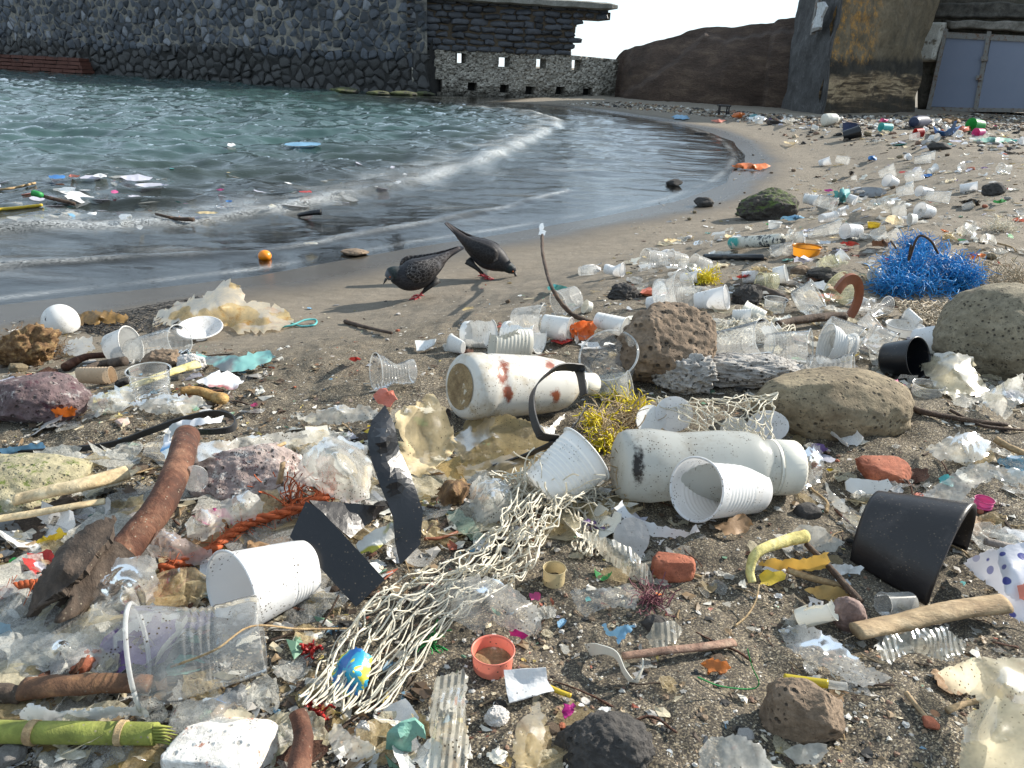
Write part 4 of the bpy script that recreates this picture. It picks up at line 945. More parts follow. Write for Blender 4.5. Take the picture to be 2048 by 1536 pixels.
    return mb.build('pigeon', [FEATH, REDLEG, BEAKM, EYEM], label=label, cat='pigeon', group='pigeons pecking at the waterline', loc=o, col=np.concatenate(col), attrs={'speck': np.concatenate(spk), 'fth': (np.concatenate(spk) > .01)*1.0+.25}, mark=mark)
_m = mpp(P(968, 557))/.00200
pigeon((968, 557), (1, -.12), [(-.158, .214, .004, .020), (-.13, .190, .006, .024), (-.095, .160, .012, .024), (-.055, .134, .030, .034), (.004, .101, .049, .047), (.050, .078, .043, .042), (.082, .060, .027, .027), (.100, .050, .0215, .0205), (.113, .042, .0185, .0175), (.121, .034, .010, .010)],
       'dark pigeon with raised tail pecking the wet sand beside the water', k=_m, speck=0, feet=((-.012, .02), (.020, -.02)), headcol=(.018, .02, .025),
       wingp=[(.058, .088, .010, .040), (.035, .100, .036, .049), (-.01, .118, .036, .047), (-.06, .142, .024, .036), (-.11, .178, .012, .020), (-.15, .212, .003, .010)], mark='dark pigeon with raised tail')
_m = mpp(P(832, 596))/.00200
pigeon((834, 596), (-.90, -.44), [(-.19, .190, .004, .022), (-.16, .178, .007, .026), (-.12, .160, .014, .028), (-.07, .130, .034, .040), (-.01, .100, .053, .054), (.04, .090, .050, .050), (.075, .096, .034, .033), (.094, .104, .026, .025), (.108, .098, .0225, .021), (.120, .090, .011, .011)],
       'hunched speckled grey pigeon with pale head facing down near the litter', k=_m*1.02, speck=1, headcol=(.085, .095, .11), feet=((.005, .02), (-.016, -.014)),
       wingp=[(.055, .105, .012, .047), (.03, .112, .042, .056), (-.02, .120, .042, .055), (-.07, .140, .028, .042), (-.12, .165, .014, .026), (-.175, .190, .004, .014)], mark='hunched speckled pigeon')
# ================================================================ FOREGROUND LITTER, thing by thing
D, S_, K = drape, stick, cup
# rocks
rock(1326, 772, 205, 160, STONEB, 'rock', 'brown pitted rock behind the big clear cup, dark on its shaded side', seed=3, sub=5, dp=.8, rough=.20, detail=.06, mark='brown pitted rock', sink=.15)
rock(1655, 868, 330, 150, STONEO, 'boulder', 'smooth ochre boulder with small dark pits beside the net and white lid', seed=8, sub=5, dp=.6, rough=.10, detail=.02, cuts=3, mark='smooth ochre boulder', sink=.3)
rock(1990, 752, 286, 182, STONEO2, 'boulder', 'olive brown boulder leaning beside the blue netting', seed=13, sub=5, dp=.75, rough=.10, detail=.02, cuts=0, mark='olive boulder', sink=.22, tilt=.15)
rock(1366, 790, 135, 76, STONEG, 'rock', 'light grey bubbly pumice rock in front of the brown pitted rock', seed=19, sub=5, dp=.7, rough=.2, detail=.16, sink=.2)
rock(1500, 778, 270, 66, STONEG, 'rock', 'long low grey pumice ridge behind the smooth ochre boulder', seed=23, sub=5, dp=.35, rough=.15, detail=.15, sink=.25, mark='long grey pumice ridge')
rock(85, 838, 210, 105, STONEP, 'rock', 'rounded purple rock furred with algae beside the yellow cane', seed=27, sub=5, dp=.75, rough=.10, detail=.04, sink=.25, mark='purple algae rock')
rock(326, 742, 76, 50, STONEB, 'rock', 'small crumbly brown stone wedged under the clear tumbler', seed=31, sub=4, dp=.7, rough=.22, detail=.12, sq=.2)
rock(60, 1015, 300, 105, STONEY, 'rock', 'flat yellow green mossy slab of rock under the pale cane husk', seed=35, sub=5, dp=.8, rough=.12, detail=.03, sink=.4, mark='mossy yellow slab')
rock(505, 1010, 255, 120, STONEPW, 'rock', 'broad pink and white crusted rock behind the orange rope', seed=39, sub=5, dp=.8, rough=.14, detail=.07, sink=.3, mark='pink and white rock')
rock(1594, 1482, 150, 118, STONEB, 'rock', 'sand dusted brown stone with a flat shaded front below the yellow lighter', seed=43, sub=5, dp=.75, rough=.12, detail=.04, sq=.35, sink=.2, mark='sand dusted brown stone')
rock(1200, 1550, 200, 120, STONED, 'rock', 'black bubbly lava lump at the bottom edge below the pink scrap', seed=47, sub=5, dp=.8, rough=.15, detail=.09, sink=.45, mark='black lava lump')
rock(1342, 1160, 84, 52, BRICKR, 'brick_piece', 'rounded wet red brick piece beside the crushed cream tube', seed=51, sub=4, dp=.7, rough=.08, detail=.02, sq=.35, cat='brick')
rock(1762, 962, 110, 40, BRICKR, 'brick_piece', 'flat dusty red brick piece behind the white plastic trough', seed=55, sub=4, dp=.6, rough=.10, detail=.03, sq=.4, cat='brick', mark='dusty red brick piece')
rock(450, 1552, 205, 84, BRICKW, 'brick_piece', 'whitewashed brick chunk with red broken edges at the bottom edge', seed=59, sub=5, dp=.7, rough=.05, detail=.02, sq=.72, cuts=3, cat='brick', mark='whitewashed brick chunk', yaw=-.25)
rock(994, 1452, 52, 36, STONEW, 'pebble', 'white knobbly pumice pebble below the folded sachet', cat='pebble', seed=61, detail=.12)
rock(732, 1480, 44, 34, STONEW, 'pebble', 'white pumice pebble above the mint plastic pipe piece', cat='pebble', seed=63, detail=.12)
rock(567, 1022, 52, 56, STONEW, 'pebble', 'pitted white pumice pebble lying by the orange rope', cat='pebble', seed=67, detail=.14)
rock(384, 742, 54, 36, STONEW, 'pebble', 'lumpy whitish pebble beside the crumbly brown stone', cat='pebble', seed=69, detail=.14)
rock(245, 850, 30, 12, m_rock('rosy_pebble', (.50, .36, .30), (.60, .45, .38), pit=200, pits=.1, bs=.2), 'pebble', 'small smooth pinkish pebble near the orange rag', cat='pebble', seed=71, sub=3, rough=.05, detail=0)
rock(1530, 440, 122, 74, STONEM, 'rock', 'big dark wedge shaped rock with green moss on top', seed=73, sub=5, dp=.7, rough=.22, detail=.06, mark='mossy dark rock', sink=.35, wedge=.45, cuts=9)
rock(1407, 414, 42, 22, STONED, 'rock', 'small grey cone shaped rock near the swash', seed=77, sub=3, sink=.2)
rock(1984, 392, 48, 26, STONED, 'rock', 'rounded dark grey rock beside the black strap on the far sand', seed=79, sub=3, sink=.2)
rock(1877, 301, 42, 16, STONED, 'rock', 'flat dark rock behind the standing clear tumblers', seed=81, sub=3, sink=.2)
rock(1347, 372, 34, 14, STONED, 'rock', 'small dark stone awash in the thin water', seed=83, sub=3, sink=.2, water=True)
rock(1248, 600, 62, 36, STONED, 'rock', 'jagged dark green stone behind the brown pitted rock', seed=85, sub=4, rough=.25, detail=.14)
rock(1602, 548, 44, 22, STONEB, 'rock', 'low brown stone behind the yellowed bag', seed=87, sub=3, sink=.3)
rock(1643, 562, 70, 26, STONED, 'rock', 'low dark grey rock beside the terracotta ring', seed=89, sub=4, sink=.3)
rock(1492, 612, 66, 46, STONED, 'rock', 'dark rough rock behind the flared white cup', seed=91, sub=4, detail=.12, rough=.2)
rock(1855, 248, 24, 9, STONED, 'rock', 'small dark stone by the dark blue jug', seed=93, sub=2)
rock(1403, 270, 30, 8, STONED, 'rock', 'flat dark stone on the sand before the orange cloth', seed=95, sub=2)
rock(710, 512, 56, 12, STONEB, 'rock', 'flat brown stone awash beside the orange fruit', seed=97, sub=3, water=True)
rock(1180, 546, 44, 18, STONEW, 'rock', 'flat white stone on the open sand near the leaning branch', seed=99, sub=3)
rock(1310, 1262, 60, 36, STONED, 'rock', 'half buried smooth grey stone beside the grooved grey film', seed=101, sub=4, rough=.08, detail=.02, sink=.5)
rock(1612, 1035, 60, 34, STONED, 'rock', 'smooth dark stone behind the front white cup', seed=103, sub=3, rough=.08, detail=.01, sink=.4)
rock(1690, 1262, 64, 84, wood('purple_husk', (.10, .06, .05), (.22, .15, .13), (.36, .28, .25), 30), 'husk', 'brown pointed seed husk at the end of the weathered plank', cat='husk', seed=105, sub=4, rough=.1, detail=.04, dp=.9, tilt=.5)
# bottles
def bottle(ap, bp, prof, mat, label, capspec=None, capmat=None, mark=None, hA=None, hB=None, dents=(), endmat=None, squash=1, stains=()):
    """prof = (t, radius px) from the bottom end at pixel ap to the neck end at bp"""
    rm = max(q[1] for q in prof)
    pa = P(*ap); ha = prof[1][1]*mpp(pa); hA = ha if hA is None else hA*.01
    a = P(ap[0], ap[1], hA); b = P(bp[0], bp[1], hA*.9 if hB is None else hB*.01); m = (mpp(a)+mpp(b))/2; L = np.linalg.norm(b-a)
    pr = [(0, .0001)]+[(t*L, q*m) for t, q in prof]
    q = np.array(pr); ps = []
    for i in range(len(q)-1):
        k = max(1, int((q[i+1, 0]-q[i, 0])/.006)); ps += [tuple(q[i]+(q[i+1]-q[i])*j/k) for j in range(k)]
    ps.append(tuple(q[-1])); V, F = lathe(ps, a, b, 56, deform(dents, squash, 0, L))
    t = thing('plastic_bottle', label, 'bottle', [*((a+b)/2)[:2], V[:, 2].min()], None, mark); 
    q_ = (V-[0, 0, ZC]) @ CMn; X_, Y_ = 1024+q_[:, 0]/-q_[:, 2]*FPX, 768-q_[:, 1]/-q_[:, 2]*FPX; st = np.zeros(len(V))
    for sx, sy, rx_, ry_ in stains: st = np.maximum(st, np.clip(1.25-np.hypot((X_-sx)/rx_, (Y_-sy)/ry_), 0, 1))
    add('body', V, F, mat, parent=t, attrs={'stain': st})
    if endmat:
        n0 = lathe([(-.0012, 1e-4), (-.0012, prof[0][1]*m*.55), (-.0012, prof[0][1]*m*.93)], a, b, 40); n0 = (n0[0]+.0*n0[0], n0[1]); o_ = add('base', n0[0], n0[1], endmat, parent=t)
    if capspec:
        pr = [(u*L, w*m) for u, w in capspec]; V, F = lathe(pr, a, b, 72, lambda X, Y, Z, th: (X*(1+.018*np.cos(th*36)), Y*(1+.018*np.cos(th*36)), Z)); cp = add('cap', V, F, capmat, parent=t)
        V, F = lathe([(capspec[0][0]*L-.004, capspec[0][1]*m*1.03), (capspec[0][0]*L-.001, capspec[0][1]*m*1.05), (capspec[0][0]*L-.0005, capspec[0][1]*m*.9)], a, b, 48); add('cap_ring', V, F, capmat, parent=cp)
    return t
ENDM = m_rough('dirty_bottle_base', (.16, .105, .05), (.34, .25, .13), 60, bs=.6, bd=.004, spots=[(55, .60, .66, (.62, .58, .48))])
bottle((921, 773), (1178, 768), [(0, 47), (.008, 56), (.03, 62), (.07, 64), (.14, 64), (.155, 61), (.20, 61), (.215, 63), (.58, 59), (.70, 55), (.76, 50), (.82, 38), (.86, 22), (.9, 20), (1, 20)], HDPES,
       'big dirty white bottle with brown stained base end lying on yellowed film', [(.93, 23), (.94, 24), (1.04, 23), (1.045, 1)], CAPW, 'big dirty white bottle', endmat=ENDM, hA=6.8, hB=3.0, dents=((100, .68, 25, .10, .12),), stains=((1006, 745, 18, 42), (1018, 790, 10, 24), (1100, 735, 16, 26), (1112, 790, 14, 20)))
bottle((1234, 930), (1592, 935), [(0, 54), (.015, 64), (.05, 70), (.18, 73), (.34, 66), (.55, 72), (.70, 71), (.76, 66), (.79, 55), (.82, 53), (.84, 56), (.86, 52)], HDPE,
       'milky translucent bottle with ribbed screw cap and black smudge lying on net', [(.868, 54), (.875, 56), (.985, 54), (1.0, 50), (1.001, 1)], CAPW, 'milky bottle with screw cap', hA=4.3, hB=3.6, squash=.97, stains=((1277, 925, 16, 52),))
# cups near the camera
K((462, 1188), (590, 1142), 84, 60, WHITE, 'large speckled white plastic cup lying open before the folded black plastic', mark='large speckled white cup', ribs=(.12, .42, 6), rib=.010, dents=((20, .08, 35, .18, .18),), face=.66, n=72)
K((278, 1318), (500, 1272), 105, 82, CLEAR, 'squashed clear ribbed cup with bent rim lying beside the green cane', mark='squashed clear cup', ribs=(.35, .6, 4), rib=.02, squash=.8, dents=((95, .45, 40, .25, .4), (250, .9, 30, .2, .3)), face=.28, n=72, liprad=.05)
K((1392, 978), (1528, 980), 62, 50, WHITE, 'sandy white plastic cup lying in front of the milky bottle', mark='sandy white cup', ribs=(.35, .85, 8), rib=.010, face=.72, dents=((100, .7, 25, .25, .12),), n=72)
K((1172, 908), (1080, 985), 62, 47, WHITE2, 'white ribbed cup pointing away under the yellow net', ribs=(.2, .85, 9), rib=.014, face=-.25, n=72, mark='white ribbed cup')
K((1217, 710), (1230, 745), 57, 40, CLEAR, 'big clear cup gaping upward before the brown pitted rock, cracked at its rim', face=.82, ribs=(.1, .3, 2), cut=((85, 5, .55),), n=72, mark='big clear cup')
K((752, 745), (822, 742), 38, 26, CLEAR, 'crushed clear ribbed cup lying alone on bare sand', ribs=(.25, .9, 8), rib=.02, dents=((110, .45, 50, .25, .75), (300, .5, 40, .2, .35)), hr=2.2, hb=1.9, mark='crushed clear cup on bare sand')
K((980, 668), (930, 668), 30, 26, WHITE2, 'torn cream ribbed cup half standing beside the big dirty bottle', ribs=(.2, .8, 6), rib=.015, cut=((120, 70, .25),), hr=2.0, hb=1.6)
K((1078, 672), (1010, 668), 34, 26, WHITE2, 'torn ivory cup split open with a small blue mark', ribs=(.1, .8, 6), rib=.02, cut=((60, 65, .2),), hr=2.2, hb=1.6)
K((985, 692), (1060, 690), 30, 28, CAPW, 'flattened pale cup against the top of the dirty bottle', ribs=(.1, .9, 8), rib=.02, squash=.6, cut=((90, 50, .4),), hr=1.6, hb=1.5)
K((1092, 640), (1030, 640), 32, 24, FROSTC, 'cloudy broken cup with an orange thread on it', cut=((40, 40, .4),), hr=2.1, hb=1.7)
K((1117, 608), (1155, 592), 27, 22, FROSTC, 'cloudy ivory cup lying behind the leaning branch', hr=1.9, hb=1.6)
K((1140, 662), (1088, 650), 24, 20, WHITE2, 'pale pinkish crushed cup beside the orange rag', hr=1.4, hb=1.3, squash=.7)
K((1529, 675), (1432, 690), 37, 26, CLEAR, 'clear cup with a rusty brown label lying beside the brown pitted rock', face=.65, ribs=(.1, .3, 2), hr=2.6, hb=2.0, mark='clear cup with rusty label')
K((1620, 692), (1545, 694), 36, 28, CLEAR, 'clear cup lying mouth out with a bent rim behind the pumice ridge', hr=2.4, hb=1.8, dents=((95, .9, 30, .3, .25),))
K((1652, 688), (1712, 694), 34, 30, WHITE2, 'shallow white crushed cup with ribbed side up', ribs=(.1, .9, 8), rib=.02, squash=.6, dents=((90, .3, 50, .3, .5),), hr=2.2, hb=1.8)
K((1715, 688), (1660, 660), 36, 28, CLEAR, 'big clear cup tipped forward among white crushed cups', hr=2.6, hb=2.6)
K((1925, 681), (1856, 680), 38, 24, WHITE, 'flared white cup lying mouth out before the olive boulder', hr=2.7, hb=2.0, face=.7, ribs=(.1, .35, 3), mark='flared white cup by the olive boulder')
K((1836, 716), (1790, 718), 40, 34, BLACK, 'black plant pot lying on its side with dry soil inside', name='plant_pot', cat='pot', face=.7, ribs=(0, 0, 0), mark='black plant pot')
K((1706, 735), (1630, 735), 28, 26, CLEAR, 'twisted clear cup lying on the smooth ochre boulder side', ribs=(.1, .9, 7), rib=.03, dents=((90, .55, 50, .18, .55),), hr=2.0, hb=1.8)
K((1803, 650), (1806, 668), 34, 30, WHITE2, 'white shallow tub facing up behind the clear cups', hr=3.2, hb=1.6, ribs=(0, 0, 0), n=48)
K((1780, 692), (1745, 672), 30, 24, CLEAR, 'small clear cup upside down between white tub and cups', hr=1.0, hb=2.0)
K((1368, 580), (1325, 586), 42, 34, FROSTC, 'large cloudy crushed beaker on the mid sand beside yellow net', face=.6, dents=((80, .4, 60, .4, .3),), hr=3.2, hb=2.6, mark='large cloudy beaker')
K((1453, 595), (1398, 602), 24, 17, WHITE, 'flared white cup lying in front of the dark rough rock', hr=2.0, hb=1.4, ribs=(.1, .5, 3), mark='flared white cup by the dark rock')
K((1335, 604), (1298, 607), 17, 13, WHITE, 'small white cup touching the large cloudy beaker', hr=1.3, hb=1.1)
K((1170, 613), (1180, 616), 13, 12, CAPW, 'cream bottle cap with dark inside lying behind the branch', name='bottle_cap', cat='cap', hr=1.1, hb=1.0, ribs=(0, 0, 0))
K((360, 680), (248, 706), 30, 25, CLEAR, 'long clear tumbler lying across the brown stone', hr=2.4, hb=2.0, ribs=(.55, .9, 3), mark='long clear tumbler')
K((304, 740), (305, 796), 40, 33, CLEAR, 'clear ribbed cup standing upright on yellow cane', hr=6.0, hb=.4, ribs=(.15, .6, 5), rib=.02, mark='upright clear cup')
K((225, 752), (145, 750), 16, 14, flat('stained_paper_cup', (.66, .50, .34), .6, .2, .25), 'flattened brown stained paper cup behind the purple rock', squash=.6, ribs=(.1, .95, 9), rib=.03, hr=1.2, hb=1.1)
K((400, 655), (400, 672), 50, 24, WHITE, 'white oval bowl tipped on its side beside the yellowed bag', name='plastic_bowl', cat='bowl', hr=3.2, hb=1.9, ribs=(0, 0, 0), squash=.75, mark='white oval bowl')
K((262, 690), (216, 700), 34, 28, WHITE2, 'cloudy white cup half under the long clear tumbler', hr=2.5, hb=2.0, squash=.8)
V, F = ICO[4]; _c = P(113, 668); _r = 35*mpp(_c); Vh = V*[_r, _r, _r*1.05]; Vh[:, 2] = np.where(Vh[:, 2] < -.45*_r, -.45*_r, Vh[:, 2])
hm = thing('plastic_float', 'white round plastic float with a small vent hole on the wet sand', 'float', _c, None, 'white round float'); add('shell', Vh+_c+[0, _r*.6, .5*_r], F, WHITE2, parent=hm)
Vv, Fv = lathe([(0, 1e-4), (0, .0055), (.001, .0055)], _c+[-.012, _r*.6-_r*.86, .95*_r], _c+[-.012, _r*.6-_r*.9, .97*_r], 12); add('vent_hole', Vv, Fv, BLACK, parent=hm)
K((986, 1302), (985, 1332), 41, 39, plastic('salmon_plastic', (.80, .24, .17), .4, .15, .5), 'salmon pink screw cap filled with sand lying open side up', name='bottle_cap', cat='cap', hr=2.3, hb=.2, ribs=(.05, .95, 1), rib=.0, mark='salmon screw cap', n=64)
_q = P(985, 1332); V, F = lathe([(0, 1e-4), (0, 38*mpp(_q))], _q+[0, 0, .006], _q+[0, 0, .02], 24); add('sand_fill', V, F, MATS['dirty_bottle_base'], parent=bpy.data.objects['salmon'] if 'salmon' in bpy.data.objects else [o for o in COL.objects if o.get('label', '').startswith('salmon pink')][0])
K((1106, 1137), (1107, 1164), 22, 22, C_('beige'), 'small beige tube ring standing on bare sand', name='plastic_ring', cat='ring', hr=2.0, hb=.1, ribs=(0, 0, 0), base=False, mark='small beige ring')
K((1766, 1208), (1830, 1205), 22, 22, FROSTC, 'short clear capsule tube lying against the weathered plank', name='capsule', cat='tube', hr=1.0, hb=1.0, ribs=(0, 0, 0))
K((1664, 1216), (1604, 1236), 24, 20, CAPW, 'broken grey white shell shaped cup beside the seed husk', cut=((60, 60, .3),), hr=1.3, hb=1.0, ribs=(0, 0, 0))
K((1850, 768), (1852, 790), 28, 27, FROSTC, 'clear ribbed lid below the torn cream plastic', name='bottle_cap', cat='cap', hr=1.6, hb=.3, ribs=(.1, .9, 4), rib=.03)
K((1965, 998), (1965, 1014), 17, 16, C_('pink'), 'small rolled pink plastic cylinder above the black half pipe', name='plastic_roll', cat='roll', hr=1.0, hb=.2, ribs=(.1, .9, 2), rib=.06)
# discs and lids
def disc(px, py, rx, ry, mat, label, h0=.3, h1=2.0, name='lid', cat='lid', mark=None, thick=.0016, seed=1):
    o = [(px+rx*math.cos(a), py+ry*math.sin(a), h0+(h1-h0)*(.5-.5*math.sin(a))) for a in np.linspace(0, 2*math.pi, 22)[:-1]]
    return D(name, label, cat, o, mat, res=8, amp=.0006, jag=.3, thick=thick, mark=mark, seed=seed)
disc(1536, 853, 42, 32, WHITE, 'white oval spoon bowl leaning on the smooth ochre boulder', .5, 4.5)
disc(1470, 862, 30, 28, WHITE2, 'white plastic lid standing behind the netting', .5, 4.0)
disc(1348, 828, 38, 36, WHITE, 'large white broken lid leaning behind the milky bottle', .8, 5.2)
disc(1300, 840, 28, 30, WHITE2, 'white half lid beside the large broken lid', .5, 4.0)
disc(1263, 1075, 36, 40, flat('grey_card', (.55, .53, .51), .7, .2), 'grey oval flap of plastic standing beside white sheet', .6, 3.8)
disc(1740, 384, 34, 10, BLACK, 'black oval shoe sole curved on the far sand', .4, 3.5, 'shoe_sole', 'sole', 'black shoe sole')
disc(390, 957, 27, 26, FROSTC, 'round frosted plastic disc leaning on the brown log', 1.5, 5)
# black folded plastic
_h = lambda y: max(.3, 12.5*(1130-y)/319)
D('plastic_strip', 'black folded plastic strip standing up with a sharp pointed top', 'strip', [(x, y, _h(y)+q) for x, y, q in [(770, 811, 0), (786, 845, 0), (797, 900, 0), (820, 950, 0), (846, 1022, 0), (840, 1090, 0), (800, 1130, 0), (790, 1085, 0), (786, 1035, .3), (762, 975, .5), (740, 915, .5), (736, 870, .3), (744, 842, .2)]], BLACK, inner=[(766, 880, _h(880)+1.1), (790, 960, _h(960)+.9)], res=10, amp=.0003, freq=20, thick=.002, jag=.3, mark='black folded plastic strip')
_h = lambda x, y: max(.3, 6.8*(1214-y)/211)
D('plastic_flap', 'black broad plastic flap with a square top beside the large white cup', 'flap', [(x, y, _h(x, y)) for x, y in [(612, 1003), (640, 1020), (690, 1072), (770, 1160), (712, 1214), (640, 1135), (580, 1074)]], BLACK, res=10, amp=.0003, freq=20, thick=.002, jag=.3, mark='black plastic flap')
D('plastic_flap', 'shadowed dark grey plastic flap between the two black plastic pieces', 'flap', [(618, 1002, 6.6), (700, 1008, 5), (770, 1012, 4), (752, 1035, 3), (700, 1078, 3.2), (660, 1045, 4.8)], BLACK2, res=9, amp=.001, thick=.002, jag=.4)
# webbing straps
ribbon('webbing_strap', 'black ribbed webbing strap looping over the big dirty bottle', 'strap', [(985, 935, 1.2), (1050, 912, 2.2), (1110, 880, 4), (1080, 868, 5.5), (1064, 820, 7.5), (1070, 775, 9.5), (1110, 738, 11), (1150, 735, 10.5), (1164, 770, 8), (1168, 820, 5.5), (1150, 850, 4.5), (1120, 890, 3.5)][:8]+[(1160, 745, 9.5), (1168, 790, 7)], 26, STRAPM, n=90, wdir=(.35, -.5, .8), mark='black webbing strap loop')
ribbon('webbing_strap', 'black webbing strap end lying flat on the cream film', 'strap', [(982, 930, .8), (1030, 922, 1.0), (1090, 900, 1.6), (1140, 862, 2.4), (1172, 815, 3.5)], [34, 26], STRAPM, n=50, wdir=(.1, -.6, .8))
ribbon('webbing_strap', 'long flat black webbing strap snaking over sand to the brown log', 'strap', [(-30, 912, .6), (60, 905, .8), (150, 898, .8), (230, 887, 1.2), (300, 862, 2.5), (370, 838, 3.6), (430, 826, 4.2), (468, 836, 4), (462, 858, 3.6), (400, 864, 3.8), (345, 862, 3.6)], 17, STRAPM, n=120, wdir=(0, -.45, .9), mark='long black webbing strap')
ribbon('paper_ribbon', 'curled white plastic ribbon standing on edge on the sand', 'ribbon', [(1176, 1300, .6), (1200, 1298, 1.6), (1232, 1310, 1.6), (1250, 1345, .8), (1268, 1363, .4), (1283, 1340, 1.4), (1286, 1318, 2.2)], [26, 12], CAPW, n=60, wdir=(0, -.2, 1), thick=.0008, mark='curled white ribbon')
# half pipe
def half_pipe():
    a, b = P(1742, 1086, .004), P(1890, 1146, .004); m = mpp(b); s, u, ax = frame(b-a); V = []; nL, nA = 22, 30; b = a+(b-a)*1.0
    for i in range(nL):
        f = i/(nL-1); c = a+(b-a)*(f*1.1-.05); R_ = (90+34*f)*m
        for j in range(nA):
            an = math.radians(-8+196*j/(nA-1)); r = R_*(1+.04*math.sin(an*2))
            V.append(c+r*(math.cos(an)*s*.95+math.sin(an)*np.array([0, 0, 1.0])*1.2-ax*.12*math.sin(an)*(1-f)))
    V = np.array(V); V[:, 2] = np.maximum(V[:, 2], G(V[:, 0], V[:, 1])+.002)
    F = [(i*nA+j, (i+1)*nA+j, (i+1)*nA+j+1, i*nA+j+1) for i in range(nL-1) for j in range(nA-1)]
    V, F = solid(V, F, .004); add('pipe_piece', V, F, BLACK2, label='broken black half pipe standing like a tunnel on the sand', cat='pipe', mark='black half pipe')
half_pipe()
# sheets and bags
D('plastic_bag', 'big yellowed stiff plastic bag with rusty stains on the wet sand', 'bag', [(303, 655, .5), (318, 622, 2), (360, 605, 5), (405, 592, 7), (440, 570, 10.5), (462, 558, 12.5), (485, 585, 9), (488, 600, 7), (540, 607, 5.5), (578, 625, 3.5), (588, 640, 1.5), (560, 660, .6), (480, 668, .4), (430, 640, 2.0), (380, 650, .6)], AMBERB, inner=[(440, 618, 7.5), (480, 600, 8), (400, 628, 4), (530, 635, 3.8), (470, 640, 3), (430, 600, 8)], res=9, amp=.0045, freq=24, mark='big yellowed bag', seed=4, jag=3.5)
D('plastic_bag', 'upright torn cream plastic sheet beside the black folded strip', 'bag', [(793, 838, 7.5), (830, 822, 9), (868, 800, 10.5), (880, 815, 9), (905, 850, 7.5), (912, 895, 5.5), (880, 950, 2.2), (850, 962, 1.2), (800, 965, .6), (796, 925, 3), (800, 880, 5.5)], CREAM, inner=[(845, 870, 7.5), (860, 915, 5.2), (825, 930, 3.2)], res=9, amp=.012, freq=22, mark='upright torn cream sheet', seed=5, jag=5)
D('plastic_bag', 'crumpled yellow brown film spread under the big dirty bottle', 'bag', [(905, 880, 1), (930, 842, 2.5), (990, 835, 4), (1060, 845, 3.5), (1100, 860, 2.5), (1130, 830, 2), (1100, 900, 1.4), (1050, 935, .8), (960, 945, .5), (915, 930, .6)], YELLOWF, inner=[(985, 870, 4), (1050, 885, 2.4), (950, 900, 2.4)], res=8, amp=.007, freq=24, seed=6)
D('plastic_bag', 'stained beige film fold lying under the flat webbing strap', 'bag', [(910, 940, .5), (960, 915, 1.4), (1040, 905, 2), (1090, 905, 1.4), (1060, 950, 1), (1000, 965, .6), (940, 970, .4)], CREAM, inner=[(1000, 935, 1.6)], res=8, amp=.005, freq=30, seed=7)
D('plastic_sheet', 'torn cream plastic piece resting against the black plant pot', 'sheet', [(1840, 730, 2), (1862, 712, 4), (1905, 708, 5), (1946, 716, 4.6), (1952, 745, 3), (1975, 775, 1.2), (1965, 795, .4), (1930, 790, .8), (1895, 795, .4), (1872, 775, 1.2), (1850, 750, 1.8)], CREAM2, inner=[(1905, 745, 4)], res=7, amp=.005, freq=30, seed=8, mark='torn cream plastic piece', jag=3)
D('plastic_sheet', 'large stiff cream plastic sheet curling at the bottom corner', 'sheet', [(1872, 1350, .8), (1900, 1330, 2.5), (1950, 1318, 4.6), (2060, 1322, 5), (2060, 1560, 1), (1915, 1560, .5), (1930, 1500, 1.0), (1965, 1430, 2.6), (1950, 1395, 1.6), (1900, 1385, .5)], CREAM2, inner=[(2010, 1380, 4.6), (1990, 1480, 3), (1965, 1420, 1.6)], res=9, amp=.004, freq=24, seed=9, mark='large cream sheet', jag=2.5)
D('plastic_sheet', 'second cream plastic sheet overlapping below the first at the corner', 'sheet', [(1935, 1430, 1), (1990, 1395, 4.2), (2060, 1420, 5), (2060, 1560, 2.5), (1918, 1560, .6), (1922, 1500, 1.4)], CREAM2, inner=[(1990, 1470, 4)], res=9, amp=.004, freq=24, seed=19, jag=2.5)
SB = (lambda s: (lambda c: s.done(s.mixs(.25, s.bsdf(Base_Color=c, Roughness=.35, Normal=s.bump(s.noise(30, 4, .6), .5, .004)), s.n('BsdfTranslucent', {'Color': c}).outputs[0])))(s.mix(s.math('MULTIPLY', s.map(s.vor(70), .32, .28), s.map(s.n('SeparateColor', {0: s.vor(70, out=1)}).outputs[0], .45, .5)), (.74, .74, .80), (.07, .08, .30))))(N('starry_print_film'))
D('printed_bag', 'silvery white bag printed with small blue stars and a red patch', 'bag', [(1926, 1128, .8), (1960, 1108, 2.2), (2000, 1096, 3.6), (2060, 1085, 4.5), (2060, 1255, .5), (2020, 1232, .6), (1995, 1185, 1.4), (1960, 1160, 1)], SB, inner=[(2020, 1140, 3.8), (2010, 1190, 2)], res=8, amp=.003, freq=30, seed=10, mark='starry printed bag')
D('wrapper', 'small red printed corner of wrapper on the starry bag', 'wrapper', [(2034, 1172, 2.9), (2060, 1165, 3.2), (2060, 1208, 2.2), (2038, 1198, 2.2)], C_('salmon'), res=8, amp=.001, seed=11)
D('plastic_bag', 'long clear wrapper with green print stretched over the brown log', 'bag', [(322, 905, 3), (380, 890, 4.5), (460, 880, 4), (560, 868, 3), (640, 862, 3), (700, 866, 2.6), (700, 886, 1.6), (600, 892, 2), (480, 900, 2.6), (400, 925, 4), (345, 940, 3)], FILM2, inner=[(500, 886, 3.8)], res=8, amp=.004, freq=36, seed=12)
D('wrapper', 'green printed strip of wrapper under the long clear wrapper', 'wrapper', [(378, 912, 3.2), (430, 905, 2.6), (440, 922, 1.6), (380, 930, 2)], C_('mint'), res=8, amp=.002, seed=13)
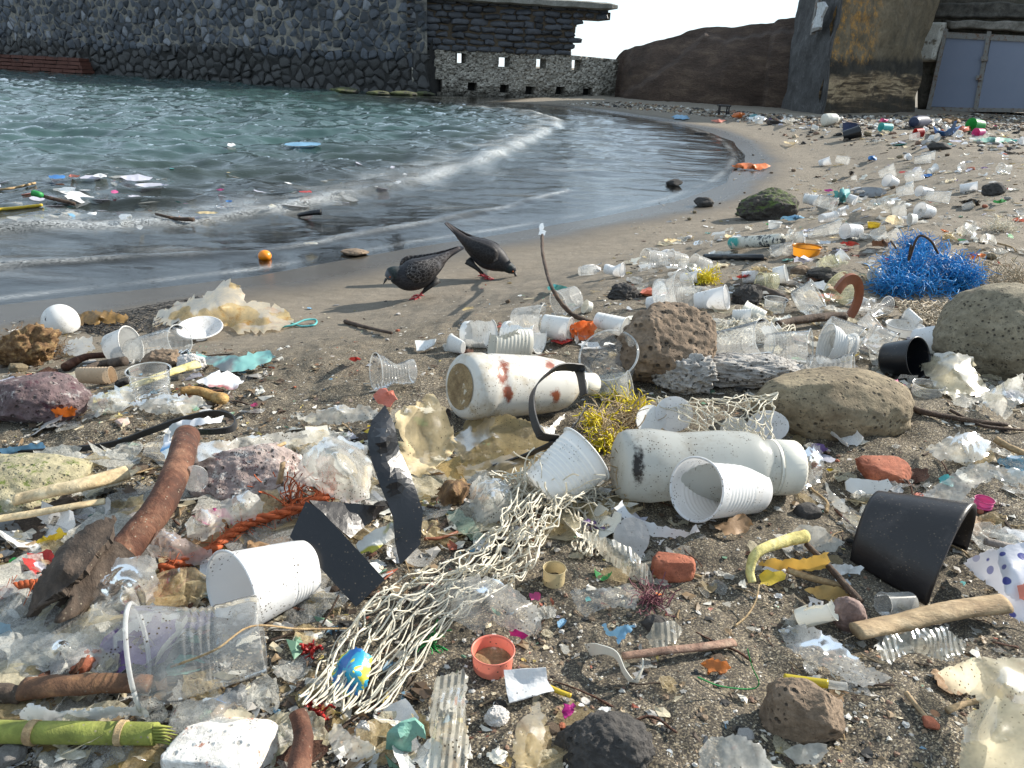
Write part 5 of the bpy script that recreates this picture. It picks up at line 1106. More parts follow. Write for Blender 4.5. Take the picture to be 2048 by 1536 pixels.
D('plastic_sheet', 'white torn paper sheet curling up beside the front white cup', 'sheet', [(1228, 1018, 2.2), (1245, 1000, 2.6), (1262, 1028, 2), (1300, 1048, 1.4), (1380, 1066, 2.0), (1392, 1050, 2.6), (1400, 1066, 1.5), (1350, 1078, .6), (1300, 1072, .5), (1255, 1050, 1)], PAPER, res=8, amp=.002, seed=14)
D('sachet', 'white folded sachet with yellow stain lying on sand', 'sachet', [(1008, 1340, 1.6), (1092, 1336, 1.8), (1094, 1362, .9), (1108, 1384, .5), (1060, 1394, .9), (1018, 1407, .6), (1012, 1380, .8)], PAPER, inner=[(1050, 1365, .7)], res=7, amp=.0012, thick=.0012, jag=.4, seed=15, mark='white folded sachet')
D('film_strip', 'clear ribbed film strip running down to the bottom edge', 'film', [(870, 1362, .8), (925, 1342, 1.4), (938, 1360, 1.2), (930, 1420, 1.6), (938, 1490, 1.2), (930, 1560, .6), (845, 1560, .4), (862, 1480, 1.4), (856, 1420, 1.2)], FILMR, inner=[(900, 1420, 2.2), (895, 1490, 1.8)], res=8, amp=.004, freq=30, seed=16, mark='ribbed film strip')
D('plastic_bag', 'crinkled clear bag with a shiny tip on bare sand above the salmon cap', 'bag', [(852, 1190, 1), (890, 1168, 2.6), (955, 1150, 3.4), (985, 1158, 3), (1040, 1185, 2.6), (1075, 1225, 1.6), (1086, 1262, .8), (1062, 1276, .4), (1015, 1262, .8), (980, 1240, 1.6), (960, 1272, .5), (925, 1250, 1), (880, 1230, .6)], FILM, inner=[(960, 1190, 3.8), (1030, 1220, 2.6), (920, 1210, 2.2)], res=8, amp=.005, freq=26, seed=17, mark='crinkled clear bag')
D('wrapper', 'magenta foil corner tucked under the crinkled clear bag', 'wrapper', [(1018, 1262, 1.4), (1030, 1258, 1.6), (1058, 1272, .6), (1050, 1278, .3), (1020, 1274, .5)], C_('magenta'), res=5, amp=.001, seed=18)
D('wrapper', 'small magenta plastic peg scrap on bare sand', 'wrapper', [(1128, 1408, 1.2), (1140, 1412, .9), (1152, 1412, 1.0), (1144, 1428, .5), (1130, 1440, .3), (1126, 1428, .5)], C_('magenta'), res=5, amp=.001, thick=.002, seed=20)
D('wrapper', 'blue and yellow printed snack wrapper under the white net', 'wrapper', [(664, 1345, .8), (680, 1310, 2), (712, 1296, 2.6), (745, 1315, 2), (740, 1345, 1.6), (735, 1375, 1.2), (700, 1395, .5), (668, 1385, .5)], (lambda s: s.done(s.bsdf(Base_Color=s.ramp(s.noise(26, 3, .6, dist=1.2), [(.40, (.02, .14, .42)), (.46, (.03, .32, .50)), (.52, (.60, .58, .06)), (.6, (.45, .55, .08))], 'CONSTANT'), Roughness=.3, Normal=s.bump(s.noise(40, 4), .5, .003))))(N('blue_yellow_print')), inner=[(705, 1345, 2.6)], res=7, amp=.003, freq=40, seed=21, mark='blue and yellow wrapper')
D('carton_piece', 'white and yellow carton scrap inside the black plastic fold', 'carton', [(712, 1090, .8), (745, 1062, 2.2), (790, 1042, 3.4), (808, 1040, 3.2), (790, 1075, 1.6), (755, 1100, .8), (722, 1108, .5)], (lambda s: s.done(s.bsdf(Base_Color=s.mix(s.map(s.noise(18, 3), .48, .52), (.70, .70, .66), (.45, .42, .06)), Roughness=.5)))(N('yellow_white_card')), res=7, amp=.001, thick=.001, seed=22)
D('film_strip', 'pale green film strip beside the black folded strip', 'film', [(892, 1024, 1), (920, 1018, 2), (945, 1040, 1.6), (972, 1076, .6), (950, 1082, .4), (925, 1070, .8), (905, 1045, 1)], film('greenish_film', (.35, .55, .45), .4, .8), res=7, amp=.002, seed=23)
D('wrapped_roll', 'twisted yellowish cellophane roll at the bottom edge', 'wrapper', [(1075, 1404, .8), (1082, 1425, 2), (1094, 1435, 2.4), (1085, 1490, 2.4), (1072, 1540, 1.4), (1032, 1540, 1.2), (1024, 1500, 1.6), (1034, 1450, 2), (1058, 1430, 2)], CREAM, inner=[(1060, 1470, 3.6), (1055, 1510, 3.2)], res=7, amp=.002, freq=40, seed=24)
D('crushed_tube', 'crushed cream plastic tube lying between net and white sheet', 'tube', [(1158, 1072, 1.2), (1175, 1062, 2.2), (1220, 1080, 3), (1270, 1105, 2.8), (1300, 1140, 1.6), (1310, 1165, .6), (1290, 1172, .4), (1250, 1150, .8), (1200, 1110, .8)], FILMR, inner=[(1225, 1098, 3.2), (1265, 1130, 2.8)], res=7, amp=.002, seed=25, mark='crushed cream tube')
D('film_strip', 'see through sandy film fold on open sand beside the beige ring', 'film', [(1140, 1185, .8), (1170, 1180, 1.2), (1215, 1178, 1.4), (1255, 1168, 1.6), (1282, 1190, .8), (1270, 1222, .4), (1220, 1215, .6), (1170, 1236, .3), (1150, 1210, .5)], FILM, inner=[(1210, 1195, 1.6)], res=7, amp=.003, seed=26)
D('film_strip', 'grey grooved film piece half buried in the sand', 'film', [(1290, 1275, .5), (1308, 1246, 1.6), (1350, 1244, 1.4), (1366, 1262, .8), (1350, 1290, .5), (1310, 1300, .3)], FILMR, res=7, amp=.002, seed=27)
D('film_strip', 'shiny ribbed clear film below the weathered plank', 'film', [(1752, 1302, .6), (1775, 1272, 1.6), (1830, 1262, 2.2), (1890, 1258, 2.4), (1936, 1285, 1.6), (1925, 1312, .8), (1880, 1322, .5), (1830, 1308, .8), (1775, 1325, .3)], FILMR, inner=[(1850, 1285, 2.4)], res=7, amp=.004, seed=28, mark='shiny ribbed film')
D('film_strip', 'angular clear film sheet with a long edge above the yellow lighter', 'film', [(1558, 1258, 1), (1605, 1250, 1.8), (1665, 1275, 1.4), (1720, 1325, .8), (1770, 1350, .6), (1785, 1358, .4), (1725, 1378, .3), (1660, 1345, .8), (1610, 1320, 1.4), (1570, 1295, .6)], FILM, inner=[(1640, 1300, 1.6)], res=7, amp=.0022, seed=29, mark='angular clear film')
D('film_strip', 'wide frosty film sheet at the bottom edge beside the lava lump', 'film', [(1398, 1505, .6), (1420, 1478, 1.6), (1470, 1474, 2), (1520, 1490, 1.6), (1555, 1545, .6), (1400, 1560, .3)], FILM2, res=8, amp=.003, seed=30)
D('film_strip', 'dirty clear film shards at the bottom below the brown stone', 'film', [(1565, 1505, .5), (1600, 1490, 1.2), (1655, 1488, 1.4), (1658, 1505, .8), (1630, 1530, .4), (1590, 1528, .3)], FILM2, res=8, amp=.002, seed=31)
D('plastic_bag', 'spiky clear bag torn into points before the olive boulder', 'bag', [(1953, 790, 1), (1985, 778, 3), (2045, 745, 8), (2060, 790, 4), (2030, 815, 2.4), (2010, 840, .6), (1985, 825, .8)], FILM2, inner=[(2010, 795, 3.6)], res=7, amp=.003, seed=32)
D('plastic_sheet', 'white torn film draped over sand behind the black half pipe', 'sheet', [(1812, 1010, .6), (1850, 990, 1.6), (1890, 960, 2.6), (1930, 932, 3.6), (1975, 930, 3.6), (2060, 945, 3), (2060, 975, 1.8), (1985, 960, 2.4), (1940, 985, 1.2), (1920, 1008, .6), (1860, 1005, .6)], FILM2, inner=[(1950, 950, 3.6)], res=8, amp=.004, seed=33, mark='white film behind the half pipe')
D('plastic_bag', 'heap of crinkled white film on sand beside the twig', 'bag', [(1852, 900, 1), (1890, 878, 2.6), (1935, 870, 3.2), (1980, 885, 2.4), (1975, 915, 1.2), (1930, 930, .8), (1880, 925, .6)], FILM2, inner=[(1920, 895, 3.6)], res=7, amp=.007, freq=40, seed=34, mark='heap of crinkled white film')
D('plastic_bag', 'blue plastic rag under the film at the sand edge', 'rag', [(1992, 925, .8), (2020, 910, 2), (2060, 912, 2.2), (2060, 960, 1), (2030, 955, .6)], film('blue_film', (.10, .30, .45), .8, .5), res=8, amp=.004, seed=35)
D('plastic_bag', 'clear film with a knot behind the screw cap of the milky bottle', 'bag', [(1590, 935, 1.6), (1600, 900, 3.4), (1640, 895, 3.4), (1648, 930, 2), (1640, 965, .8), (1605, 985, .5), (1590, 960, 1)], FILM, inner=[(1618, 925, 3.4)], res=7, amp=.004, seed=36)
D('plastic_trough', 'white snapped plastic trough with clips before the dusty brick', 'trough', [(1690, 965, 1.6), (1700, 956, 2), (1760, 962, 1.8), (1775, 958, 2), (1785, 972, 1.4), (1770, 990, .5), (1705, 988, .5), (1692, 980, .8)], WHITE2, res=7, amp=.0006, thick=.003, jag=.4, seed=37, mark='white plastic trough')
D('film_strip', 'narrow white film curl standing beside the sandy white cup', 'film', [(1650, 965, 2.6), (1660, 980, 1.8), (1690, 1010, 1), (1700, 1030, .5), (1676, 1022, .6), (1655, 1000, 1)], FILM2, res=6, amp=.002, seed=38)
D('plastic_sheet', 'teal edged grey tarpaulin flap behind the knobbly bone', 'sheet', [(366, 702, .5), (420, 712, 1.2), (470, 712, 1.6), (540, 702, 2.4), (553, 715, 1.6), (510, 738, .8), (455, 746, .5), (400, 722, .5)], (lambda s: s.done(s.bsdf(Base_Color=s.mix(s.map(s.noise(10, 4), .44, .54), (.20, .21, .21), (.25, .52, .47)), Roughness=.6)))(N('grey_teal_tarp')), res=7, amp=.002, seed=39, mark='teal edged tarpaulin')
D('plastic_sheet', 'orange rag crumpled beside the purple rock', 'rag', [(74, 830, .4), (100, 822, 1.4), (135, 816, 2.2), (156, 820, 1.6), (148, 834, .6), (110, 838, .3)], C_('orange'), res=6, amp=.004, seed=40, mark='orange rag')
MARKS.append(('bright orange rag', P(1165, 672)))
D('plastic_bag', 'pile of translucent crinkled bags on the pink and white rock', 'bag', [(585, 965, 2.5), (610, 915, 5), (650, 880, 7), (690, 875, 6), (735, 895, 5), (745, 950, 3.5), (740, 1000, 2), (690, 1010, 2), (640, 985, 2.4)], FILM2, inner=[(670, 920, 8), (700, 960, 5.5)], res=8, amp=.009, freq=26, seed=42, mark='pile of crinkled bags')
D('plastic_bag', 'crumpled clear bag heap behind the large speckled cup', 'bag', [(180, 1250, 2), (190, 1190, 3.5), (240, 1120, 5), (310, 1120, 5), (320, 1170, 3.5), (300, 1235, 2), (250, 1262, 1.2), (200, 1275, .8)], FILM, inner=[(250, 1180, 6), (270, 1220, 4)], res=8, amp=.008, freq=26, seed=43, mark='crumpled clear bag heap')
D('plastic_bag', 'long smeared clear film trailing toward the green cane', 'bag', [(-20, 1300, 2), (60, 1275, 2.4), (140, 1270, 2.6), (230, 1265, 2.2), (255, 1300, 1.4), (190, 1330, 1), (90, 1340, .6), (-20, 1345, .6)], FILM, inner=[(120, 1300, 2.8)], res=8, amp=.006, freq=28, seed=44)
D('film_strip', 'broken clear cup base full of sand in front of the squashed clear cup', 'film', [(340, 1430, .5), (360, 1405, 1.6), (420, 1400, 2), (470, 1385, 2.4), (530, 1352, 2.6), (540, 1370, 1.8), (490, 1420, 1.2), (450, 1455, .8), (380, 1478, .5), (345, 1465, .4)], FILM, inner=[(430, 1430, 2.2)], res=8, amp=.003, seed=45)
D('plastic_bag', 'white foamy strip of plastic along the green cane', 'film', [(35, 1430, .8), (60, 1410, 1.6), (120, 1428, 1.8), (200, 1418, 1.8), (290, 1420, 1.6), (300, 1435, .8), (200, 1440, .6), (100, 1450, .5), (50, 1445, .5)], PAPER, res=7, amp=.003, seed=46)
D('plastic_bag', 'dull clear wrapper with reddish print between rope and brown log', 'bag', [(255, 1085, 1), (290, 1068, 2.6), (340, 1062, 3), (400, 1095, 2), (440, 1120, 1), (400, 1135, .6), (330, 1125, 1)], film('reddish_film', (.74, .62, .58), .5, .7), inner=[(340, 1095, 3)], res=8, amp=.005, seed=47)
D('foil_scrap', 'silver ribbed foil scrap beside the large speckled cup', 'foil', [(335, 1150, 1), (345, 1138, 2.2), (360, 1136, 2.2), (366, 1170, .8), (342, 1178, .5)], (lambda s: s.done(s.bsdf(Base_Color=(.7, .7, .72), Metallic=.9, Roughness=.25, Normal=s.bump(s.n('TexWave', {'Vector': s.co, 'Scale': 50}).outputs[1], .6, .003))))(N('silver_foil')), res=6, amp=.0012, seed=48)
D('film_corner', 'pale blue plastic corner beside the brown log end', 'scrap', [(-10, 1290, .8), (-5, 1245, 2), (22, 1250, 2), (28, 1290, 1), (10, 1300, .5)], film('pale_blue_film', (.30, .48, .60), .8, .5), res=7, amp=.002, seed=49)
D('wrapper', 'bright yellow printed wrapper on the mossy yellow slab', 'wrapper', [(72, 1085, .8), (98, 1072, 1.8), (118, 1058, 2.4), (135, 1068, 2), (120, 1080, 1.2), (90, 1092, .5)], C_('yellow'), res=6, amp=.003, seed=50)
D('paper_scrap', 'white and blue printed paper caught on the webbing strap', 'paper', [(320, 905, 2.5), (330, 870, 4), (345, 848, 5.5), (390, 838, 5.4), (448, 832, 5), (442, 846, 4.4), (390, 852, 4.8), (345, 872, 4), (332, 910, 2.5)], (lambda s: s.done(s.bsdf(Base_Color=s.mix(s.map(s.noise(9, 3), .50, .56), (.74, .76, .80), (.12, .28, .50)), Roughness=.6)))(N('blue_print_paper')), res=7, amp=.002, seed=51)
D('paper_scrap', 'pale blue patterned film flap lying on the end of the webbing strap', 'paper', [(-20, 905, 1), (20, 894, 1.8), (85, 886, 1.6), (92, 896, 1), (40, 908, .6), (-20, 915, .5)], C_('light blue'), res=7, amp=.002, seed=52)
D('plastic_bag', 'yellow tinged clear bag strung along the yellow cane', 'bag', [(165, 815, .6), (185, 795, 2), (220, 780, 2.8), (262, 775, 2.6), (272, 800, 1.4), (240, 822, .6), (195, 826, .4)], FILM2, inner=[(220, 800, 2.8)], res=7, amp=.004, seed=53)
D('plastic_bag', 'dirty pale film scraps piled beside the knobbly bone', 'bag', [(262, 815, .6), (300, 795, 1.8), (350, 790, 2.2), (400, 800, 1.8), (415, 815, .8), (370, 828, .4), (310, 830, .4)], FILM2, inner=[(345, 808, 2.4)], res=6, amp=.006, freq=40, seed=54)
D('paper_scrap', 'white and red printed card fan beside the teal edged tarpaulin', 'paper', [(392, 765, .8), (430, 745, 2), (455, 742, 2), (488, 762, 1), (470, 778, .4), (425, 775, .5)], (lambda s: s.done(s.bsdf(Base_Color=s.mix(s.map(s.noise(14, 3), .52, .58), (.78, .77, .77), (.35, .12, .12)), Roughness=.6)))(N('red_print_paper')), res=6, amp=.002, seed=55)
D('plastic_bag', 'yellowish translucent film mass before the fibrous root', 'bag', [(120, 705, .8), (140, 680, 2.4), (185, 675, 2.4), (190, 700, 1), (160, 715, .5)], YELLOWF, res=6, amp=.005, seed=56)
D('seaweed', 'brown leafy seaweed clump under the black net', 'seaweed', [(142, 650, .5), (150, 632, 2), (185, 622, 3), (225, 625, 3), (258, 632, 1.8), (255, 645, .6), (200, 650, .5)], flat('brown_weed', (.34, .20, .06), .5, .3, .6, 60), inner=[(200, 635, 3)], res=5, amp=.008, freq=50, seed=57)
D('plastic_bag', 'white crinkled film with orange stain behind the crushed clear cup', 'bag', [(580, 838, .6), (620, 828, 1.6), (680, 812, 2.2), (740, 815, 1.8), (770, 838, .8), (700, 848, .6), (630, 850, .4)], FILM2, inner=[(680, 828, 2.2)], res=7, amp=.005, seed=58)
D('plastic_flap', 'orange red plastic flower shaped cap beside the pointed black strip', 'flap', [(748, 790, 2), (765, 778, 3), (785, 782, 3), (795, 800, 2), (780, 815, 1), (758, 808, 1)], C_('salmon'), res=6, amp=.002, thick=.0015, seed=59)
D('plastic_scrap', 'white bent plastic tray piece on bare sand behind the crushed clear cup', 'tray', [(830, 682, 1.2), (850, 682, 1.0), (872, 678, 2), (868, 690, 1), (848, 702, .3), (833, 702, .4)], WHITE2, res=5, amp=.001, thick=.0014, jag=.3, seed=60, mark='white bent tray piece')
D('pipe_piece', 'mint green pipe piece curled like a hook', 'pipe', [(772, 1495, .5), (778, 1465, 2), (800, 1445, 3.2), (830, 1438, 3.2), (848, 1455, 2.4), (852, 1475, 1.2), (835, 1468, 1.6), (820, 1480, 1), (822, 1500, .4)], C_('mint'), inner=[(800, 1470, 3)], res=6, amp=.0008, thick=.003, jag=.4, seed=61, mark='mint pipe piece')
D('wrapper', 'white and light blue twisted sweet wrapper on sand', 'wrapper', [(1203, 1252, 1.4), (1212, 1248, 1.6), (1222, 1265, 1), (1250, 1250, 1.8), (1272, 1252, 1.2), (1258, 1268, .8), (1238, 1290, .4), (1232, 1275, .6), (1215, 1272, .6)], C_('light blue'), res=6, amp=.003, seed=62)
D('plastic_shard', 'amber translucent plastic shard on open sand', 'shard', [(1403, 1330, .6), (1415, 1320, 1), (1450, 1322, 1), (1460, 1335, .6), (1445, 1349, .3), (1415, 1345, .3)], plastic('amber_plastic', (.50, .16, .03), .3, .3, .6), res=5, amp=.0008, thick=.003, seed=63)
D('leaf', 'curved orange yellow leaf by the bent yellow stem', 'leaf', [(1516, 1128, 1), (1550, 1118, 1.8), (1600, 1120, 2.2), (1658, 1105, 3), (1655, 1138, 1.4), (1600, 1142, .8), (1550, 1140, .6)], plastic('yellow_leaf', (.70, .42, .09), .5, .3, .6), res=7, amp=.0015, seed=64, mark='orange yellow leaf')
D('leaf', 'brown mottled dry leaf below the black half pipe', 'leaf', [(1608, 1180, .6), (1640, 1172, 1.6), (1675, 1174, 1.6), (1702, 1188, .8), (1680, 1204, .4), (1640, 1200, .4)], flat('dry_leaf', (.42, .29, .10), .6, .2, .5), res=6, amp=.0015, seed=65)
D('label_piece', 'striped yellow and blue label piece at the foot of the yellow stem', 'label', [(1518, 1150, .6), (1530, 1140, 1.4), (1565, 1142, 1.4), (1570, 1160, .8), (1540, 1172, .4), (1520, 1170, .4)], C_('yellow'), res=6, amp=.001, seed=66)
D('leaf', 'tan curled dry leaf in front of the sandy white cup', 'leaf', [(1428, 1052, .8), (1465, 1036, 1.8), (1490, 1030, 2.2), (1508, 1050, 1.2), (1490, 1068, .5), (1450, 1072, .4)], flat('tan_leaf', (.40, .24, .12), .6, .2, .4), res=6, amp=.002, seed=67)
D('plastic_sheet', 'thin white film sheet behind the bent yellow stem', 'film', [(1570, 1075, 1), (1600, 1050, 2.4), (1640, 1055, 2), (1690, 1085, 1.4), (1670, 1105, .6), (1610, 1100, .6)], FILM2, res=7, amp=.002, seed=68)
D('plastic_sheet', 'white sharp edged plastic shard in the shade of the half pipe', 'shard', [(1655, 1130, .8), (1690, 1128, 1.4), (1728, 1136, .8), (1720, 1150, .4), (1670, 1148, .4)], WHITE2, res=6, amp=.0006, thick=.001, seed=69)
D('carton_piece', 'cream crumpled paper scrap beside the whitewashed brick', 'paper', [(448, 1450, .6), (455, 1425, 2), (490, 1418, 2.6), (520, 1440, 1.6), (522, 1462, .6), (480, 1466, .4)], CREAM2, res=6, amp=.004, seed=70)
D('film_strip', 'cloudy torn film beside the whitewashed brick and paper tube', 'film', [(650, 1478, .5), (670, 1445, 1.8), (700, 1470, 1.6), (745, 1490, 1.4), (755, 1512, .6), (700, 1525, .4), (670, 1510, .4)], FILM2, res=7, amp=.003, seed=71)
D('plastic_bag', 'clear bag with seaweed caught between net and white ribbed cup', 'bag', [(940, 975, 2), (960, 955, 3.4), (1010, 960, 3.6), (1030, 1000, 2.4), (1010, 1045, .8), (960, 1050, .6), (938, 1010, 1.4)], FILM2, inner=[(985, 1000, 4)], res=7, amp=.005, seed=72)
D('seaweed', 'rusty brown seaweed tuft below the upright torn cream sheet', 'seaweed', [(870, 990, .6), (890, 965, 2.4), (930, 960, 2.6), (945, 985, 1.4), (920, 1015, .5), (885, 1010, .5)], COIR, inner=[(908, 985, 3)], res=5, amp=.006, freq=70, seed=73)
D('plastic_bag', 'pale stained bag behind the black plastic flap', 'bag', [(430, 1030, 1.4), (445, 1000, 3), (500, 985, 4), (530, 1010, 3), (510, 1045, 1.6), (460, 1055, 1)], FILM2, inner=[(485, 1018, 4)], res=7, amp=.005, seed=74)
D('plastic_bag', 'whitish film wad between brown log and pale bag', 'bag', [(370, 1050, 1.2), (400, 1020, 3), (440, 1035, 2.6), (450, 1062, 1.6), (410, 1085, .8), (378, 1075, .8)], FILM2, inner=[(412, 1050, 3.2)], res=7, amp=.005, seed=75)
D('bark_piece', 'dark curved bark plate lying over the end of the brown log', 'bark', [(60, 1240, 1.5), (75, 1175, 3.5), (130, 1100, 5), (175, 1060, 6), (232, 1040, 6), (225, 1075, 5.5), (170, 1150, 5), (135, 1185, 4.4), (110, 1200, 4), (85, 1215, 3)], BARK, inner=[(130, 1140, 5.8)], res=8, amp=.003, freq=40, thick=.006, seed=76, mark='dark bark plate')
def hollow_log():
    a, b = P(245, 1112, .03), P(112, 1222, .026); m = mpp(b); R_ = 40*m; L = np.linalg.norm(b-a)
    pr = [(t*L, R_*(1.08-.08*t)) for t in np.linspace(0, 1, 16)]+[(L*.995, R_*.80), (L*.8, R_*.70), (L*.4, R_*.6), (L*.38, 1e-4)]
    V, F = lathe(pr, a, b, 36, lambda X, Y, Z, th: (X*(1+.07*np.sin(th*3+Z*30)), Y*(1+.07*np.cos(th*2-Z*40)), Z+.010*np.sin(th*5)*(Z > L*.9)))
    V = V+vnoise(V, 60, 4)*.0035; V[:, 2] = np.maximum(V[:, 2], G(V[:, 0], V[:, 1])+.001)
    add('hollow_log', V, F, BARK, label='broken dark hollow log end lying under the bark plate', cat='log')
hollow_log()
# sticks and stems
S_('log', 'thick peeled reddish brown log leaning over the litter', 'log', [(374, 872, 5.0), (352, 945, 4.4), (318, 1015, 3.8), (272, 1072, 3.2), (225, 1125, 2.6)], (50, 66), BROWNLOG, 24, .05, 3, mark='peeled brown log', num=60)
S_('cane', 'green bamboo cane with a splintered end at the bottom corner', 'cane', [(-40, 1463, 1.4), (80, 1465, 1.5), (200, 1466, 1.5), (312, 1468, 1.5)], (44, 44), REEDG, 18, .02, 5, mark='green bamboo cane', num=40)
for k, (x0, x1, y1) in enumerate(((60, 74, 0), (236, 250, 0))): S_('node_ring', None, None, [(x0, 1465, 1.5), (x1, 1466, 1.5)], (49, 49), TAN, 18, .02, 9, parent=[o for o in COL.objects if o.get('label', '').startswith('green bamboo')][0])
for k in range(6): S_('splinter', None, None, [(305, 1452+k*6, 1.2+.25*(5-k)), (330, 1453+k*6.5, 1.1+.2*(5-k)), (345+6*(k % 3), 1455+k*8, 1.0)], (8, 2), REEDG, 5, .1, k, parent=[o for o in COL.objects if o.get('label', '').startswith('green bamboo')][0])
S_('cane', 'long pale yellow flattened cane behind the purple rock', 'cane', [(175, 806, .8), (240, 782, 1.4), (320, 752, 2.0), (395, 728, 1.8)], (18, 24), wood('yellow_cane', (.40, .34, .12), (.58, .50, .22), (.68, .62, .36), 30), 10, .06, 7, mark='pale yellow cane', flat=.5)
S_('cane', 'pale beige husk tube lying over the mossy yellow slab', 'cane', [(30, 1000, 2.5), (90, 985, 3), (170, 968, 3.4), (255, 945, 3)], (34, 42), wood('beige_husk', (.42, .30, .16), (.58, .46, .28), (.68, .58, .40), 18), 12, .08, 9, mark='pale beige husk', flat=.6)
S_('cane', 'second beige husk strip in front of the pale husk tube', 'cane', [(-20, 1040, 1.5), (60, 1028, 2), (150, 1012, 2.4), (210, 1002, 2.2)], (24, 20), MATS['beige_husk'], 10, .1, 11, flat=.5)
S_('branch', 'thin dark branch standing up with a drop of clear plastic on its tip', 'branch', [(1084, 470, 14), (1086, 510, 11.5), (1098, 560, 8), (1112, 590, 6), (1130, 615, 4), (1150, 632, 2.5), (1192, 648, 1)], (6, 10), TWIG, 8, .30, 13, mark='leaning dark branch', num=60)
D('film_shred', 'shred of clear film on the tip of the upright branch', 'film', [(1077, 470, 14), (1080, 448, 15.5), (1086, 446, 15.6), (1090, 470, 14)], FILM2, res=4, amp=.001, seed=78)
S_('twig', 'dark straight twig poking over bare sand toward the water', 'twig', [(690, 643, .6), (730, 654, .8), (783, 666, .8)], (9, 6), TWIG, 6, .1, 15, mark='dark straight twig')
S_('twig', 'knotty dark twig running from the smooth ochre boulder to the spiky bag', 'twig', [(1799, 803, 1.6), (1840, 822, .8), (1900, 834, .6), (1950, 842, .8), (2014, 850, .6)], (14, 8), TWIG, 7, .2, 17, mark='knotty dark twig')
S_('twig', 'forked thin twig tip crossing under the spiky clear bag', 'twig', [(1900, 820, .8), (1960, 850, .6), (2020, 858, .5), (2060, 860, .4)], (7, 5), TWIG, 6, .2, 19)
S_('stick', 'flat split brown stick lying on open sand by the curled ribbon', 'stick', [(1245, 1312, .8), (1320, 1302, .8), (1400, 1294, .9), (1468, 1284, .9)], (20, 22), wood('split_stick', (.14, .075, .05), (.28, .17, .12), (.40, .29, .21), 40), 7, .08, 21, flat=.5, mark='flat split brown stick')
S_('plank', 'weathered pale plank with worm eaten grain beside the starry bag', 'plank', [(1712, 1262, 1.4), (1800, 1245, 1.5), (1900, 1222, 1.8), (2008, 1206, 1.8)], (44, 50), DRIFT, 14, .10, 23, flat=.55, mark='weathered pale plank', num=40)
S_('stick', 'dark thin stick leading from the seed husk to the orange leaf', 'stick', [(1612, 1088, 2), (1655, 1130, 1.8), (1690, 1170, 1.6), (1722, 1205, 1.2)], (11, 16), TWIG, 8, .1, 25)
S_('stem', 'bent yellow plant stem with a frayed bulb', 'stem', [(1612, 1072, 2.6), (1560, 1085, 3), (1515, 1105, 2.8), (1500, 1140, 1.6), (1505, 1165, .8)], (26, 16), wood('yellow_stem', (.40, .34, .10), (.60, .52, .20), (.72, .66, .38), 30), 9, .12, 27, mark='bent yellow stem')
S_('stem', 'pale rolled leaf stem lying below the orange leaf', 'stem', [(1575, 1140, 1), (1630, 1158, .9), (1690, 1172, .8)], (14, 12), TAN, 8, .1, 29)
S_('wood_piece', 'wet rotten brown wood piece behind the green cane', 'wood', [(48, 1378, 1.6), (120, 1372, 1.8), (220, 1366, 1.8), (300, 1368, 1.6)], (54, 44), wood('rotten_wood', (.05, .022, .012), (.16, .08, .04), (.34, .19, .08), 18), 12, .16, 31, flat=.7, mark='rotten brown wood')
S_('wood_piece', 'dark wet wood stub at the picture corner beside rotten wood', 'wood', [(-30, 1385, 1.4), (20, 1388, 1.4), (46, 1392, 1.2)], (44, 36), BARK, 10, .16, 33)
S_('bone', 'knobbly brown driftwood bone lying on film scraps', 'wood', [(362, 782, 1.2), (390, 782, 1.3), (420, 790, 1.3), (446, 798, 1.4)], [16, 26], wood('honey_wood', (.18, .09, .03), (.36, .21, .07), (.5, .34, .14), 40), 10, .2, 35, mark='knobbly bone')
S_('stick', 'dark rounded stick beside the crumbly brown stone', 'stick', [(165, 742, 1), (200, 730, 1.4), (250, 722, 1.4)], (16, 20), BARK, 9, .1, 37)
S_('stick', 'reddish stick end under the long clear tumbler', 'stick', [(130, 735, 1), (150, 722, 1.6), (180, 712, 2), (230, 710, 2)], (20, 10), BROWNLOG, 9, .15, 39)
S_('stick', 'thick cut branch with a pale end lying beside the terracotta ring', 'stick', [(1555, 648, 1.6), (1600, 640, 2), (1650, 634, 2.2), (1690, 634, 2.2)], (14, 20), TWIG, 10, .08, 41, mark='cut branch with pale end')
S_('stick', 'brown wood stub among yellowed cups behind the cut branch', 'stick', [(1512, 575, 1.2), (1545, 588, 1.3), (1570, 600, 1.3)], (16, 20), BARK, 9, .1, 43)
S_('pipe', 'black straight plastic pipe lying on the mid sand', 'pipe', [(1410, 514, 1), (1470, 514, 1), (1528, 515, 1)], (13, 13), BLACK, 12, 0, 45, mark='black straight pipe')
S_('wood_shard', 'tan split wood shard standing by the white pumice', 'wood', [(552, 990, 1.2), (560, 960, 3.4), (566, 925, 5.4)], (20, 14), DRIFT, 6, .12, 47, flat=.5)
S_('twig', 'thin tan twig lying across the pink and white rock', 'twig', [(505, 918, 4), (540, 900, 4.4), (570, 886, 4.4)], (9, 7), TAN, 6, .14, 49)
S_('reed', 'long thin bent straw reed lying over the squashed clear cup', 'reed', [(342, 1334, 4.4), (430, 1300, 6.2), (502, 1253, 6.0), (600, 1258, 3.4), (700, 1257, 2.2)], (5, 4), TAN, 5, .1, 51)
S_('paper_tube', 'torn brown paper bark tube standing open at the bottom edge', 'tube', [(595, 1425, 2.4), (606, 1470, 2), (600, 1520, 1.6), (596, 1560, 1.4)], (34, 52), BROWNLOG, 12, .12, 53)
S_('straw', 'ochre straw stub lying by the white folded sachet', 'straw', [(1097, 1374, .5), (1120, 1384, .5), (1142, 1392, .5)], (11, 10), C_('yellow'), 9, 0, 55)
